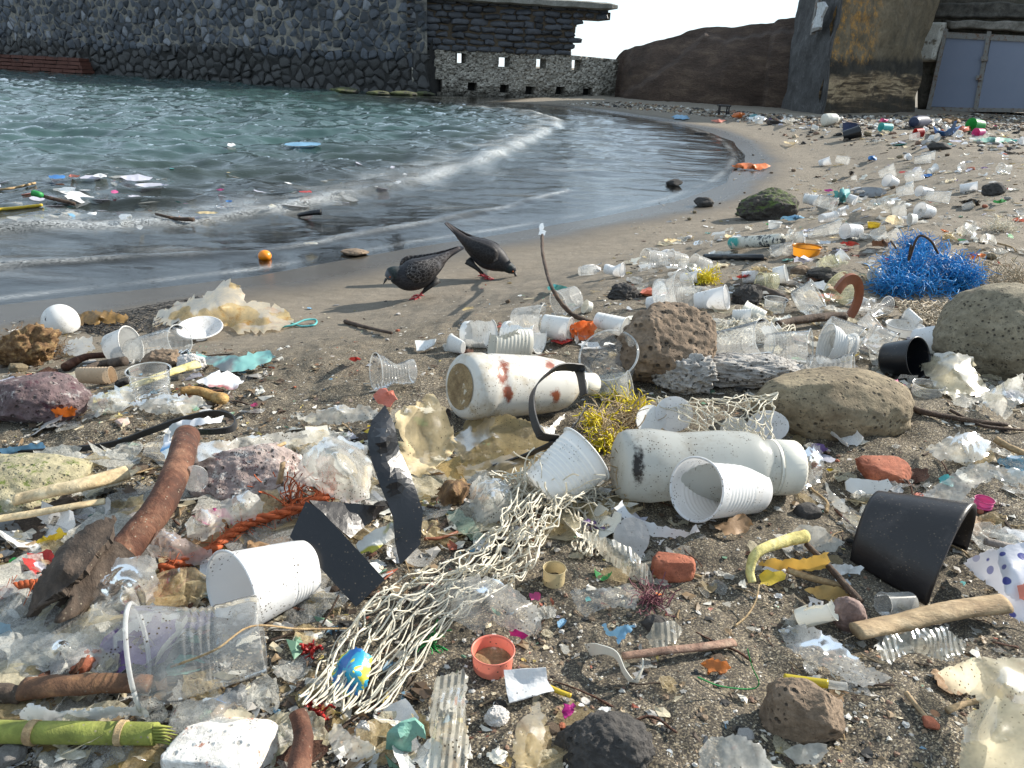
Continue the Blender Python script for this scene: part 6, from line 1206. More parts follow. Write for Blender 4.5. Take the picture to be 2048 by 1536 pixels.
lt = S_('lighter', 'yellow translucent lighter tube with a pale end on sand', 'lighter', [(1568, 1356, .5), (1610, 1362, .5), (1656, 1368, .5)], (18, 18), plastic('yellow_plastic', (.62, .50, .05), .25, .4, .3), 12, 0, 57, mark='yellow lighter')
S_('lighter_end', None, None, [(1656, 1368, .5), (1675, 1371, .5), (1694, 1373, .5)], (17, 16), FROSTC, 12, 0, 59, parent=lt)
S_('stick', 'short tan wood sliver below the angular clear film', 'stick', [(1812, 1385, .5), (1830, 1408, .5), (1852, 1434, .4)], (11, 9), DRIFT, 6, .1, 61)
S_('stick', 'pale splinter pieces lying beside the large cream sheet', 'stick', [(1895, 1420, .6), (1930, 1408, .8), (1965, 1398, 1.4)], (16, 10), DRIFT, 6, .15, 63)
S_('stick', 'grey tube stick leaning behind the starry bag', 'stick', [(1970, 1082, 1.8), (2010, 1092, 1.6), (2060, 1102, 1.4)], (16, 16), wood('grey_stick', (.16, .13, .11), (.28, .24, .21), (.38, .34, .3), 40), 8, .06, 65)
S_('stick', 'tan broken cane beside the heap of crinkled white film', 'stick', [(1990, 878, 2.2), (2020, 895, 1.8), (2060, 912, 1.4)], (15, 13), TAN, 8, .08, 67)
S_('stick', 'black thin rod pinned under the black plastic flap', 'stick', [(645, 1248, .8), (662, 1220, 1.6), (678, 1190, 2.4)], (4, 5), TWIG, 6, .05, 69)
# ropes and cords
def rope(name, label, pts, w, mat, seed=1, strands=3, twist=34, mark=None, fray=40):
    r = np.random.RandomState(seed); p = path3(pts, 90); m = np.mean([mpp(q) for q in p]); R_ = w*m*.27; mb = MB(); T = np.gradient(p, axis=0)
    for k in range(strands):
        V = []
        for i in range(90):
            s, u, a = frame(T[i]); an = i/90*twist+k*2*math.pi/strands; V.append(p[i]+R_*.8*(math.cos(an)*s+math.sin(an)*u))
        mb.put(*tube(V, R_*.85, 7))
    for k in range(fray):
        i = r.randint(88); c = p[i]+r.normal(size=3)*R_*.8; d = unit(T[i]*20+r.normal(size=3)*.5); e = [c, c+d*w*m*.5+r.normal(size=3)*R_*.4, c+d*w*m+r.normal(size=3)*R_*1.3]
        mb.put(*tube(e, R_*.12, 3))
    return mb.build(name, [mat], label=label, cat='rope', mark=mark)
rope('rope', 'frayed orange rope winding past the black plastic flap', [(660, 985, 2.2), (620, 1008, 2), (560, 1028, 1.8), (500, 1045, 1.6), (460, 1070, 1.2), (420, 1100, 1), (370, 1122, 1), (320, 1138, .8)], 25, ROPEO, 3, mark='frayed orange rope', fray=190)
rope('rope', 'red orange rope end entering beside the dark bark plate', [(-20, 1200, 1), (30, 1175, 1.6), (85, 1168, 1.6), (130, 1172, 1)], 26, ROPEO, 5, fray=30)
S_('cord', 'loop of turquoise cord beside the big yellowed bag', 'cord', [(560, 655, .6), (585, 650, 1), (610, 640, 1.4), (632, 640, 1), (628, 650, .4), (600, 652, .4), (575, 642, 1)], (4, 4), C_('turquoise'), 5, 0, 71)
S_('cord', 'thin green grass string arcing over open sand', 'cord', [(1395, 1354, .4), (1440, 1372, .5), (1500, 1378, .6), (1518, 1366, 1.2), (1505, 1335, 2.4), (1495, 1298, 4)], (3.5, 2.5), C_('green'), 5, 0, 73)
S_('wire', 'thin brown root fibre standing on the sand below the yellow stem', 'root', [(1470, 1252, .4), (1495, 1230, .8), (1512, 1200, 1.2), (1518, 1170, 1.6)], (5, 4), TAN, 5, .1, 75)
S_('wire', 'red brown wire lying beside the pale green film strip', 'wire', [(848, 1078, .8), (880, 1076, .8), (915, 1064, .8)], (7, 6), C_('terracotta'), 6, 0, 77)
# nets
net('fishing_net', 'white knotted fishing net bunched in a ridge across the litter', 'net', [(1030, 935, 3.2), (1010, 1010, 3.5), (985, 1060, 3.4), (905, 1120, 3.4), (800, 1160, 3.2), (700, 1230, 2.6), (600, 1400, 1.6)], [(1210, 960, 2.6), (1130, 1010, 3.0), (1085, 1065, 3.2), (1068, 1130, 2.6), (1000, 1170, 2.2), (900, 1240, 1.8), (745, 1425, 1.2)], 16, 18, NETW, .0007, .005, 3, mark='white fishing net', hj=.6, drop=.04, jit=.75)
net('fishing_net', 'white net flap spread over open sand by the crushed tube', 'net', [(1080, 950, 1.6), (1130, 985, 1.4), (1150, 1040, .8), (1150, 1100, .4)], [(1210, 985, 1.2), (1225, 1010, .8), (1215, 1050, .5), (1190, 1110, .4)], 9, 10, NETW, .0008, .004, 5, jit=1.0)
tangle('fishing_net', 'matted clump of white net cord under the white ribbed cup', 'net', [(1110, 1010, 60, 30), (1060, 985, 40, 30)], 150, NETW, .0010, 7, .06)
net('fishing_net', 'white knotted net draped over the smooth ochre boulder and lid', 'net', [(1295, 795, 3.5), (1340, 825, 4), (1400, 865, 3.5), (1470, 885, 3)], [(1535, 790, 6.5), (1552, 800, 6.2), (1545, 845, 5), (1540, 885, 4.2)], 12, 8, NETW, .0008, .004, 9, jit=.9, mark='net over the ochre boulder')
net('fishing_net', 'black wide mesh net stretched on the wet sand', 'net', [(140, 640, .6), (150, 658, .6), (200, 668, .5)], [(395, 592, 2), (400, 610, 1.6), (330, 662, .5)], 24, 13, NETB, .0011, .001, 11, mark='black wide mesh net', knot=0)
net('fishing_net', 'thin white net flap lying among clear cups behind the pumice ridge', 'net', [(1395, 640, 1.4), (1420, 665, 1), (1440, 690, .8)], [(1580, 632, 2), (1590, 660, 1.6), (1570, 680, 1)], 19, 9, NETW, .0009, .002, 13)
net('fishing_net', 'beige tattered net hanging between the blue netting and olive boulder', 'net', [(1790, 600, 3.5), (1800, 620, 2.5), (1810, 645, 1)], [(1960, 605, 4), (1945, 630, 3), (1930, 650, 1.5)], 17, 8, NETBEI, .0012, .002, 15)
tangle('fishing_net', 'large pale tangled net heap behind the olive boulder', 'net', [(1990, 545, 55, 22), (2035, 560, 40, 22), (1975, 570, 40, 16)], 300, NETBEI, .0010, 17, .05, mark='pale tangled net heap')
tangle('fishing_net', 'small whitish net ball on the far sand beside clear bag', 'net', [(2010, 455, 32, 10)], 110, NETW, .0012, 19, .045)
tangle('netting_bundle', 'bright blue plastic netting bundle in a big frayed heap', 'netting', [(1802, 538, 38, 32), (1850, 525, 54, 44), (1905, 542, 46, 34), (1850, 570, 74, 22), (1790, 570, 36, 26), (1835, 495, 30, 16), (1925, 560, 24, 22)], 1400, NETBLUE, .0009, 21, .065, mark='blue netting bundle', kink=.6)
S_('wire_hoop', 'rusty bent wire hoop sticking out of the blue netting', 'wire', [(1838, 520, 9), (1836, 480, 13), (1826, 474, 14), (1822, 490, 12), (1818, 520, 8), (1836, 474, 13.8), (1860, 480, 13), (1876, 506, 9)][3:], (5, 5), TWIG, 6, .05, 79)
S_('wire', 'thin dark wire poking out low from the blue netting', 'wire', [(1782, 482, 7), (1792, 496, 6), (1800, 512, 5)], (4, 4), TWIG, 6, .05, 81)
tangle('netting', 'yellow plastic mesh tuft over the white ribbed cup', 'netting', [(1235, 800, 36, 8), (1275, 815, 18, 18), (1195, 840, 14, 20), (1208, 880, 14, 20)], 230, NETY, .0010, 23, .035, mark='yellow mesh tuft', flat=.5)
tangle('rope_fibre', 'brown frayed rope fibre wrapped round the yellow mesh', 'fibre', [(1215, 870, 40, 26), (1245, 840, 40, 14), (1260, 960, 26, 30)], 190, wood('straw_fibre', (.25, .17, .09), (.45, .34, .2), (.58, .48, .33), 60), .0008, 25, .06)
tangle('netting', 'small yellow mesh ball beside the large cloudy beaker', 'netting', [(1408, 560, 22, 9)], 150, NETY, .0010, 27, .04)
tangle('seaweed', 'dark red seaweed tuft on sand beside the see through film', 'seaweed', [(1305, 1205, 20, 10)], 60, flat('red_weed', (.20, .06, .08), .7, 0), .0005, 29, .03)
tangle('rope_fibre', 'frayed orange net shreds beside the black plastic flap', 'fibre', [(575, 1015, 24, 16), (640, 1000, 16, 14)], 120, ROPEO, .0008, 31, .05)
tangle('cord', 'small knot of green plastic twine beside the white net', 'cord', [(862, 1288, 10, 8)], 20, C_('green'), .0007, 33, .02)
tangle('cord', 'red plastic twine knot tied on the white net near squashed cup', 'cord', [(622, 1302, 9, 6)], 14, C_('red'), .0016, 35, .012)
tangle('cord', 'second red twine knot at the bottom end of the white net', 'cord', [(640, 1426, 12, 5)], 16, C_('red'), .0016, 37, .014)
tangle('seaweed_fibre', 'yellow brown fibre mass clinging to the hollow root', 'fibre', [(45, 680, 40, 24), (95, 700, 32, 18), (20, 710, 24, 14)], 420, COIR, .0007, 39, .035)
rock(62, 735, 130, 80, COIR, 'root_stump', 'shaggy brown fibrous root stump beside the white round float', cat='root', seed=107, sub=4, rough=.32, detail=.16, dp=.7, mark='fibrous root stump', tilt=.3)
# terracotta ring
def ring_piece():
    c = P(1694, 602, .045); m = mpp(c); V = []; A_ = np.linspace(-150, 62, 40)
    for a in A_:
        an = math.radians(a)
        for r_, y in ((1.0, 0), (1.0, .012), (.62, .010), (.62, .002)): V.append(c+np.array([math.cos(an)*40*m*r_, y+.02*math.cos(an), -math.sin(an)*54*m*r_]))
    V = np.array(V); V[:, 2] = np.maximum(V[:, 2], G(V[:, 0], V[:, 1])+.001); n = len(A_)
    F = [(i*4+k, i*4+(k+1) % 4, (i+1)*4+(k+1) % 4, (i+1)*4+k) for i in range(n-1) for k in range(4)]+[(3, 2, 1, 0), tuple((n-1)*4+k for k in range(4))]
    add('pot_rim', V, F, C_('terracotta'), label='broken terracotta pot rim standing on edge', cat='pot', mark='terracotta ring', smooth=False)
ring_piece()
# ================================================================ THINGS FARTHER ALONG THE BEACH
def far_cups():
    g = 'plastic cups strewn over the far beach'
    for rp, bp, R, r, mat, lb, kw in (
        ((1870, 310), (1848, 312), 9, 7, CLEAR, 'clear tumbler standing farther behind its twin on the far sand', {}),
        ((1862, 316), (1836, 320), 10, 8, CLEAR, 'clear tumbler lying just in front of its twin on the far sand', {}),
        ((1660, 321), (1642, 326), 8, 6, WHITE, 'small white cup lying beside an orange brown shard on far sand', {}),
        ((1699, 322), (1676, 318), 7, 6, FROSTC, 'pale flattened cup behind the small white cup on far sand', {'squash': .7}),
        ((1774, 360), (1794, 368), 12, 9, WHITE, 'white cup lying with its base toward the water near the far black ball', {}),
        ((1790, 340), (1765, 348), 12, 7, FROSTC, 'pointed crushed cloudy cup on the far sand', {'squash': .6}),
        ((1845, 345), (1818, 356), 12, 8, FROSTC, 'crushed cloudy cup touching white film on the far sand', {'squash': .7}),
        ((1826, 377), (1800, 383), 12, 8, FROSTC, 'cloudy cup lying behind the black shoe sole', {}),
        ((1838, 382), (1866, 386), 10, 8, WHITE, 'white cup lying next to yellow film beyond the black strap', {}),
        ((1900, 395), (1862, 392), 13, 10, CLEAR, 'long clear cup with a bright rim beyond the black strap', {}),
        ((1955, 372), (1928, 376), 9, 8, WHITE, 'white cup lying behind the rounded dark grey rock', {}),
        ((1712, 402), (1698, 396), 10, 8, WHITE, 'small white cup tilted up beside the teal rag', {}),
        ((1640, 402), (1612, 398), 12, 9, WHITE2, 'white cup lying at the water side end of the cup cluster', {}),
        ((1672, 410), (1640, 402), 14, 12, CLEAR, 'round clear beaker beside the teal rag', {}),
        ((1840, 420), (1868, 426), 15, 11, WHITE, 'big white cup lying with its mouth toward the water', {'mark': 'big white far cup'}),
        ((1812, 420), (1790, 424), 12, 10, FROSTC, 'frosted shallow cup half hidden by pale film', {'squash': .7}),
        ((1555, 444), (1548, 458), 13, 11, WHITE2, 'dull white cup standing behind the sealant tube', {'hr': 5, 'hb': 1.5}),
        ((1683, 452), (1628, 466), 15, 9, CLEAR, 'clear cup with a dark underside beside the white cup row', {}),
        ((1690, 462), (1722, 462), 15, 13, WHITE, 'whitest cup in the row behind the blue netting', {}),
        ((1738, 470), (1730, 476), 13, 12, WHITE2, 'squat white cup at the middle of the row behind the blue netting', {'hr': 3, 'hb': 1}),
        ((1772, 463), (1748, 470), 13, 10, FROSTC, 'cloudy cup with open rim at the end of the row behind the blue netting', {}),
        ((1800, 466), (1782, 474), 12, 10, CLEAR, 'crinkled clear cup hidden just behind the top of the blue netting', {'squash': .7}),
        ((1588, 496), (1548, 502), 14, 12, CLEAR, 'clear container with a ring rim beside the amber bowl', {}),
        ((1690, 508), (1680, 516), 14, 12, WHITE2, 'tan ivory cup lying behind the yellowed bag', {}),
        ((1745, 550), (1766, 552), 13, 12, WHITE2, 'small white cup touching the side of the blue netting', {}),
        ((1245, 540), (1212, 538), 14, 10, WHITE, 'bent white cup lying in front of the row of clear cups', {'dents': ((90, .5, 60, .25, .5),)}),
        ((1290, 516), (1330, 520), 18, 16, FROSTC, 'amber stained clear cup at the water side of a long row', {}),
        ((1340, 518), (1372, 524), 18, 15, FROSTC, 'second amber stained clear cup in the long row', {}),
        ((1388, 524), (1418, 534), 16, 15, FROSTC, 'third amber stained clear cup next to the black straight pipe', {}),
        ((1190, 540), (1160, 542), 10, 9, FROSTC, 'small frosted cup behind the flat white stone', {}),
        ((1565, 598), (1548, 622), 22, 20, CLEAR, 'clear beaker standing mouth up behind the thin white net flap', {'hr': 4, 'hb': .6}),
        ((1636, 586), (1600, 604), 28, 24, CLEAR, 'broad clear cup beside the wood stub', {'squash': .8}),
        ((1672, 570), (1700, 592), 28, 24, film('yellow_clear_plastic', (.72, .70, .45), .4, .9), 'yellowish clear cup leaning on the terracotta ring', {'squash': .85}),
        ((1520, 568), (1556, 562), 20, 16, MATS['yellow_clear_plastic'], 'yellow tinted crushed cup over the wood stub', {'squash': .7}),
        ((1572, 548), (1552, 552), 18, 17, WHITE2, 'white jar lid standing behind the yellow tinted cup', {'ribs': (0, 0, 0)}),
        ((1750, 640), (1730, 655), 20, 18, FROSTC, 'frosted cup wedged behind the white shallow tub', {}),
        ((1555, 655), (1535, 668), 22, 17, WHITE2, 'white cup fragment under the cut branch', {'cut': ((60, 60, .3),)}),
        ((1460, 655), (1428, 648), 14, 12, FROSTC, 'small cloudy cup at the edge of the thin white net flap', {}),
        ((1260, 770), (1200, 775), 24, 22, CLEAR, 'flattened clear cup lying under the big clear cup', {'squash': .6}),
        ((1250, 655), (1195, 640), 20, 16, WHITE2, 'white cup with an orange inside behind the bright orange rag', {}),
        ((700, 960), (745, 940), 24, 22, FROSTC, 'ribbed cloudy cup buried in the pile of crinkled bags', {'ribs': (.1, .9, 7), 'rib': .02}),
    ):
        kw = dict({'n': 32, 'ribs': (.2, .6, 3), 'rib': .015, 'liprad': .045}, **kw); K(rp, bp, R, r, mat, lb, group=g, **kw)
far_cups()
V_ = dict(ribs=(0, 0, 0), n=32)
K((1695, 247), (1697, 268), 15, 11, C_('navy'), 'dark grey bucket standing behind the black tub', name='bucket', cat='bucket', hr=22, hb=1, mark='dark grey bucket', **V_)
K((1722, 262), (1694, 270), 12, 10, BLACK, 'black tub lying in front of the dark grey bucket', name='bucket', cat='bucket', mark='black tub', **V_)
K((1942, 250), (1966, 252), 13, 11, C_('green'), 'bright green bucket lying near the cliff with a yellow thing in it', name='bucket', cat='bucket', mark='green bucket', **V_)
K((1830, 268), (1848, 265), 9, 8, C_('red'), 'small red tub lying beside the blue broken bucket', name='tub', cat='tub', squash=.7, **V_)
K((1952, 266), (1968, 264), 9, 7, C_('pink'), 'pink bowl lying in front of the green bucket', name='bowl', cat='bowl', **V_)
K((1762, 254), (1784, 256), 8, 8, C_('turquoise'), 'turquoise tub among white bags at the cliff foot', name='tub', cat='tub', **V_)
K((1611, 493), (1611, 511), 27, 24, plastic('amber_bowl_plastic', (.62, .26, .02), .3, .45, .2), 'translucent amber bowl standing upright on the mid sand', name='bowl', cat='bowl', hr=4.6, hb=.3, mark='amber bowl', **V_)
K((1745, 446), (1746, 456), 12, 10, C_('yellow'), 'bright yellow ring shaped cap among white cups', name='plastic_ring', cat='ring', hr=2.6, hb=1.2, mark='yellow ring', **V_)
def jug(px, py, w, mat, label, mark=None, seed=1):
    bottle((px-w/2, py), (px+w/2, py-2), [(0, w*.26), (.05, w*.34), (.3, w*.36), (.65, w*.33), (.8, w*.2), (.88, w*.11), (1, w*.11)], mat, label, [(1.0, w*.13), (1.08, w*.13), (1.081, .01)], C_('grey'), mark)
jug(1844, 244, 32, C_('navy'), 'dark blue jug lying on pebbles under the grey doors', 'dark blue jug')
jug(1664, 240, 34, CAPW, 'cream jug lying at the foot of the banded rock face', 'cream jug')
def tray(px, py, w, h, mat, label, name='tray', cat='tray', mark=None):
    p = P(px, py); m = mpp(p); mb = MB(); W_, D_, H_ = w*m, w*m*.7, h*m*.8
    mb.box([0, 0, .006], [W_, D_, .012]); 
    for s in (-1, 1): mb.box([s*W_*.48, 0, H_/2], [.012, D_, H_]); mb.box([0, s*D_*.48, H_/2], [W_*.95, .012, H_])
    V = np.concatenate(mb.V) @ yaw_m(.2).T+p+[0, D_/2, 0]; add(name, V, mb.F, mat, label=label, cat=cat, smooth=False, mark=mark)
tray(1549, 249, 22, 8, BLACK, 'flat black tray on the sand beside white bags')
ch = thing('plastic_chair', 'black plastic chair leg frame stuck in the pebbles below the headland', 'chair', P(1447, 232), None, 'black chair frame'); ch_p = P(1447, 232); ch_m = mpp(ch_p)
for nm, c_, sz in (('leg', (-9, 0, 9), (2.5, 2.5, 18)), ('leg', (9, 0, 9), (2.5, 2.5, 18)), ('leg', (-8, 12, 9), (2.5, 2.5, 18)), ('leg', (8, 12, 9), (2.5, 2.5, 18)), ('seat', (0, 6, 19), (24, 18, 3)), ('stretcher', (0, 0, 8), (18, 2, 2))):
    mb = MB(); mb.box(ch_p+np.array(c_)*ch_m, np.array(sz)*ch_m); mb.build(nm, [BLACK], parent=ch, smooth=False)
D('broken_bucket', 'bright blue broken bucket half shaped like a crescent near the cliff', 'bucket', [(1867, 252, 8), (1875, 262, 10), (1890, 264, 8), (1902, 256, 14), (1908, 244, 24), (1914, 242, 25), (1910, 256, 14), (1921, 252, 12), (1905, 270, 3), (1880, 273, 1), (1870, 266, 3)], C_('blue'), res=4, amp=.002, thick=.006, jag=.3, mark='blue broken bucket')
for nm, lb, ct, x, y, w, h, mat, z in (
    ('plastic_bag', 'light blue bag lying in front of the headland', 'bag', 1362, 240, 44, 10, C_('light blue'), 6), ('rope_heap', 'orange net heap beside the black chair frame', 'net', 1476, 238, 34, 14, C_('orange'), 14),
    ('cloth', 'orange cloth lying on sand below the black chair frame', 'cloth', 1437, 246, 30, 8, C_('salmon'), 5), ('plastic_bag', 'pair of white bags beside the flat black tray', 'bag', 1576, 250, 34, 16, FILM2, 14),
    ('plastic_bag', 'white bag heap behind the orange net heap', 'bag', 1515, 244, 50, 12, FILM2, 9), ('plastic_bag', 'grey green bag roll beside the orange net heap', 'bag', 1508, 238, 24, 8, C_('teal'), 6),
    ('plastic_bag', 'pink red bag behind the turquoise tub', 'bag', 1768, 246, 22, 9, C_('pink'), 8), ('plastic_bag', 'orange white bag between the blue broken bucket and green bucket', 'bag', 1930, 266, 30, 14, C_('salmon'), 9),
    ('net_heap', 'brown seaweed heap behind the blue broken bucket', 'seaweed', 1905, 246, 60, 12, COIR, 10), ('net_heap', 'pale green rope net strip on the sand below the green bucket', 'net', 1982, 288, 90, 12, C_('mint'), 5),
    ('plastic_bag', 'torn tan bag alone on the open far sand', 'bag', 1584, 292, 36, 13, CREAM, 9), ('cloth', 'orange cloth lying at the edge of the swash', 'cloth', 1503, 340, 76, 13, C_('orange'), 6),
    ('cloth', 'small blue rag among white cups on the far sand', 'rag', 1745, 323, 18, 13, C_('blue'), 7), ('cloth', 'black ball of rubber on the far sand', 'ball', 1703, 352, 14, 10, BLACK, 6),
    ('cloth', 'dark teal rag draped before the black shoe sole', 'rag', 1683, 408, 44, 30, C_('teal'), 9), ('plastic_scrap', 'magenta plastic strip beside the dark teal rag', 'strip', 1657, 384, 22, 5, C_('magenta'), 2),
    ('strap', 'black looped rubber strap on the far sand', 'strap', 1943, 410, 50, 10, BLACK, 4), ('rope_heap', 'short green rope piece beyond the black looped strap', 'rope', 1998, 408, 32, 8, C_('green'), 3),
    ('plastic_bag', 'pale heap of bags and cups in front of the black shoe sole', 'bag', 1770, 426, 110, 28, FILM2, 9), ('plastic_bag', 'blue and white packet beside the mossy dark rock', 'packet', 1586, 442, 46, 10, C_('light blue'), 4),
    ('plastic_bag', 'yellowed bag lying before the low brown stones', 'bag', 1662, 540, 76, 26, film('lime_film', (.74, .74, .50), .8, .5), 7), ('plastic_bag', 'tan twisted bag beside the yellow ring', 'bag', 1790, 452, 40, 22, CREAM, 8),
    ('plastic_bag', 'clear bag standing on the far sand near the small net ball', 'bag', 1936, 476, 50, 32, FILM2, 10), ('plastic_bag', 'crumpled clear bag next to the small net ball', 'bag', 1976, 494, 36, 24, FILM2, 8),
    ('plastic_bag', 'orange carrot shaped packet behind the blue netting', 'packet', 1950, 520, 42, 14, C_('orange'), 4), ('plastic_bag', 'white crumpled bag behind the sealant tube', 'bag', 1588, 486, 44, 30, FILM2, 9),
    ('plastic_bag', 'shiny silver wrapper before the sealant tube nozzle', 'wrapper', 1410, 494, 46, 14, FILM, 4), ('plastic_bag', 'orange red wrapper pair beside the tan cup', 'wrapper', 1700, 492, 44, 8, C_('red'), 4),
    ('plastic_bag', 'dark red wrapper in front of the blue netting', 'wrapper', 1762, 496, 50, 14, C_('brown'), 5), ('plastic_bag', 'blue grey wrapper before the amber bowl', 'wrapper', 1604, 528, 44, 16, LILAC, 5),
    ('plastic_bag', 'red can like wrapper behind the wood stub', 'wrapper', 1490, 562, 36, 14, C_('red'), 4), ('plastic_bag', 'brown tan leaf packet behind the white jar lid', 'wrapper', 1528, 552, 50, 18, C_('beige'), 6),
    ('plastic_bag', 'turquoise net scrap behind the leaning branch', 'net', 1115, 582, 46, 10, C_('turquoise'), 3), ('plastic_bag', 'tiny bright red wrapper on bare sand beyond the crushed clear cup', 'wrapper', 709, 724, 28, 10, C_('red'), 3),
    ('plastic_bag', 'pink wrapper twist on the sand above the long black strap', 'wrapper', 510, 814, 18, 8, C_('pink'), 3), ('plastic_bag', 'white sheet pieces behind the milky bottle neck', 'film', 1620, 900, 30, 16, FILM2, 4),
    ('plastic_bag', 'yellow sponge crumb on sand beside the dusty brick', 'sponge', 1660, 944, 16, 8, C_('yellow'), 1.5), ('plastic_bag', 'large white wrapper lying behind the flaking half pipe', 'wrapper', 1720, 1000, 50, 18, FILM2, 2.5)):
    nm = {'wrapper': 'wrapper', 'net': 'net_scrap', 'sponge': 'sponge', 'film': 'film_strip', 'packet': 'packet', 'rag': 'rag', 'ball': 'rubber_ball', 'bag': 'plastic_bag', 'seaweed': 'seaweed', 'strip': 'plastic_strip', 'strap': 'rubber_strap', 'rope': 'rope', 'cloth': 'cloth'}[ct]
    r = np.random.RandomState(int(x*7+y)); n = 13; o = []
    for k in range(n):
        a = k/n*2*math.pi; q = r.uniform(.6, 1.1); o.append((x+math.cos(a)*w/2*q, y-h/2+math.sin(a)*h/2*q, z*(.15+.85*max(0, -math.sin(a)))*r.uniform(.5, 1.1)))
    D(nm, lb, ct, o, mat, inner=[(x+r.uniform(-.2, .2)*w, y-h*.5, z), (x+r.uniform(-.3, .3)*w, y-h*.4, z*.7)], res=max(3, min(7, w/9)), amp=min(.02, .10*w*mpp(P(x, y))), freq=6/(w*mpp(P(x, y))), jag=.8, seed=int(x) % 97)
# sealant tube
def sealant():
    a, b = P(1561, 480, .024), P(1466, 486, .024); m = mpp(a); L = np.linalg.norm(b-a); R_ = 13*m
    t = thing('sealant_tube', 'weathered white sealant cartridge with teal band and long nozzle', 'tube', (a+b)/2-[0, 0, .024], None, 'sealant tube')
    s = N('sealant_print'); z = s.n('SeparateXYZ', {0: s.co}).outputs[0]
    c = s.mix(s.map(s.noise(40, 5, .7), .50, .55), (.66, .64, .56), (.60, .57, .46))
    c = s.mix(s.math('MULTIPLY', s.map(s.noise(30, 5, .7), .46, .52), s.math('MULTIPLY', s.map(z, -.075, -.07), s.map(z, -.035, -.04))), c, (.05, .34, .30))
    c = s.mix(s.math('MULTIPLY', s.map(s.noise(35, 5, .75), .50, .54), s.map(z, -.03, -.025)), c, (.03, .04, .05))
    V, F = lathe([(0, 1e-4), (0, R_*.9), (.002, R_), (L*.97, R_), (L*.97, R_*1.06), (L, R_*1.06), (L, R_*.3), (L+.004, R_*.28)], a, b, 32); add('body', V, F, s.done(s.bsdf(Base_Color=c, Roughness=.5)), parent=t)
    e = b+unit(b-a)*.045*m/.0026-[0, 0, .010]; V, F = tube([b, (b+e)/2, e], [R_*.34, R_*.24, R_*.12], 10); add('nozzle', V, F, C_('beige'), parent=t)
sealant()
# orange fruit in the wash and floating things
_c = P(526, 520, 0, True); V, F = ICO[4]; _r = 13*mpp(_c); V = V*[_r, _r, _r*.88]+_c+[0, _r, _r*.42]
add('orange_fruit', V, F, plastic('orange_peel', (.85, .26, .01), .35, .05, .05, dirt=(.6, .15, .01), bs=.5), label='round bright orange fruit floating in the shallow wash', cat='fruit', mark='orange fruit')
S_('pole', 'floating dark pole with a green painted end', 'pole', [(72, 388, 4), (100, 396, 3), (150, 408, 1.5)], (8, 7), TWIG, 8, .1, 91, mark='floating dark pole', water=True)
S_('pole_end', None, None, [(66, 386, 5), (82, 390, 4.2)], (13, 12), C_('green'), 8, .1, 92, parent=[o for o in COL.objects if o.get('label', '').startswith('floating dark pole')][0], water=True)
S_('pole', 'floating yellow pole pointing out of the picture', 'pole', [(-30, 421, 2), (30, 416, 2), (84, 410, 2)], (7, 6), C_('yellow'), 7, .1, 93, mark='floating yellow pole', water=True)
S_('rope', 'floating ochre rope beyond the yellow pole', 'rope', [(-30, 382, 1.5), (20, 377, 1.5), (50, 371, 2), (70, 366, 1.5)], (5, 5), TAN, 6, .2, 94, water=True)
S_('driftwood', 'wet floating driftwood stick with a tan cut end', 'wood', [(312, 428, 1), (350, 437, 1.5), (386, 439, 2)], (5, 9), TWIG, 7, .1, 95, water=True, mark='floating driftwood stick')
S_('driftwood', 'black wet tube floating near the small breaking wave', 'tube', [(598, 430, 1), (620, 426, 3), (642, 424, 4)], (8, 12), BLACK, 9, .05, 96, water=True, mark='floating black tube')
def float_sheet(lb, cat, x, y, w, h, mat, name='floating_scrap', group='litter floating in the bay', z=1.0):
    r = np.random.RandomState(int(x*3+y)); n = 9
    o = [(x+math.cos(k/n*6.283)*w/2*r.uniform(.6, 1.1), y+math.sin(k/n*6.283)*h/2*r.uniform(.6, 1.1), r.uniform(.6, 2.2)*z) for k in range(n)]
    D(name, lb, cat, o, mat, res=max(4, w/6), amp=.006, freq=14, jag=.6, seed=int(x) % 89, water=True, group=group, minh=.016)
for lb, x, y, w, h, mat in (('large sky blue sheet floating just under the surface', 605, 289, 90, 9, C_('light blue')), ('lilac plastic bag floating in the litter band', 272, 356, 66, 14, LILAC), ('second lilac bag strip floating behind the pole', 300, 370, 80, 8, LILAC),
        ('blue plastic bag floating near the quay side', 112, 354, 44, 11, C_('blue')), ('salmon red bag floating beside the blue bag', 148, 352, 30, 7, C_('salmon')), ('small magenta sheet floating by itself', 229, 384, 20, 6, C_('pink')),
        ('red wrapper floating close to the wave crest', 612, 384, 28, 6, C_('red')), ('pink wrapper floating between white sheets', 440, 380, 18, 5, C_('pink')), ('white bag floating beside the dark pole', 130, 379, 56, 10, FILM2), ('white crumpled bag with printed edge floating far out', 200, 352, 36, 9, PAPER),
        ('blue small bag floating at the wave', 458, 403, 18, 5, C_('blue')), ('tan cardboard piece in the small wave', 412, 426, 52, 7, C_('beige')), ('yellowish foam ball near the small wave', 545, 413, 22, 8, CREAM2), ('white float with black rim far out', 462, 289, 26, 9, PAPER),
        ('pale film standing up in the wash', 280, 455, 14, 14, FILM2), ('clear cup shaped film washing at the wave', 250, 434, 34, 12, FILM2), ('cream wrapper stranded in thin water', 620, 487, 36, 8, CREAM2), ('white paper lump floating at the wave foot', 185, 427, 26, 8, PAPER)):
    float_sheet(lb, 'floating litter', x, y, w, h, mat)
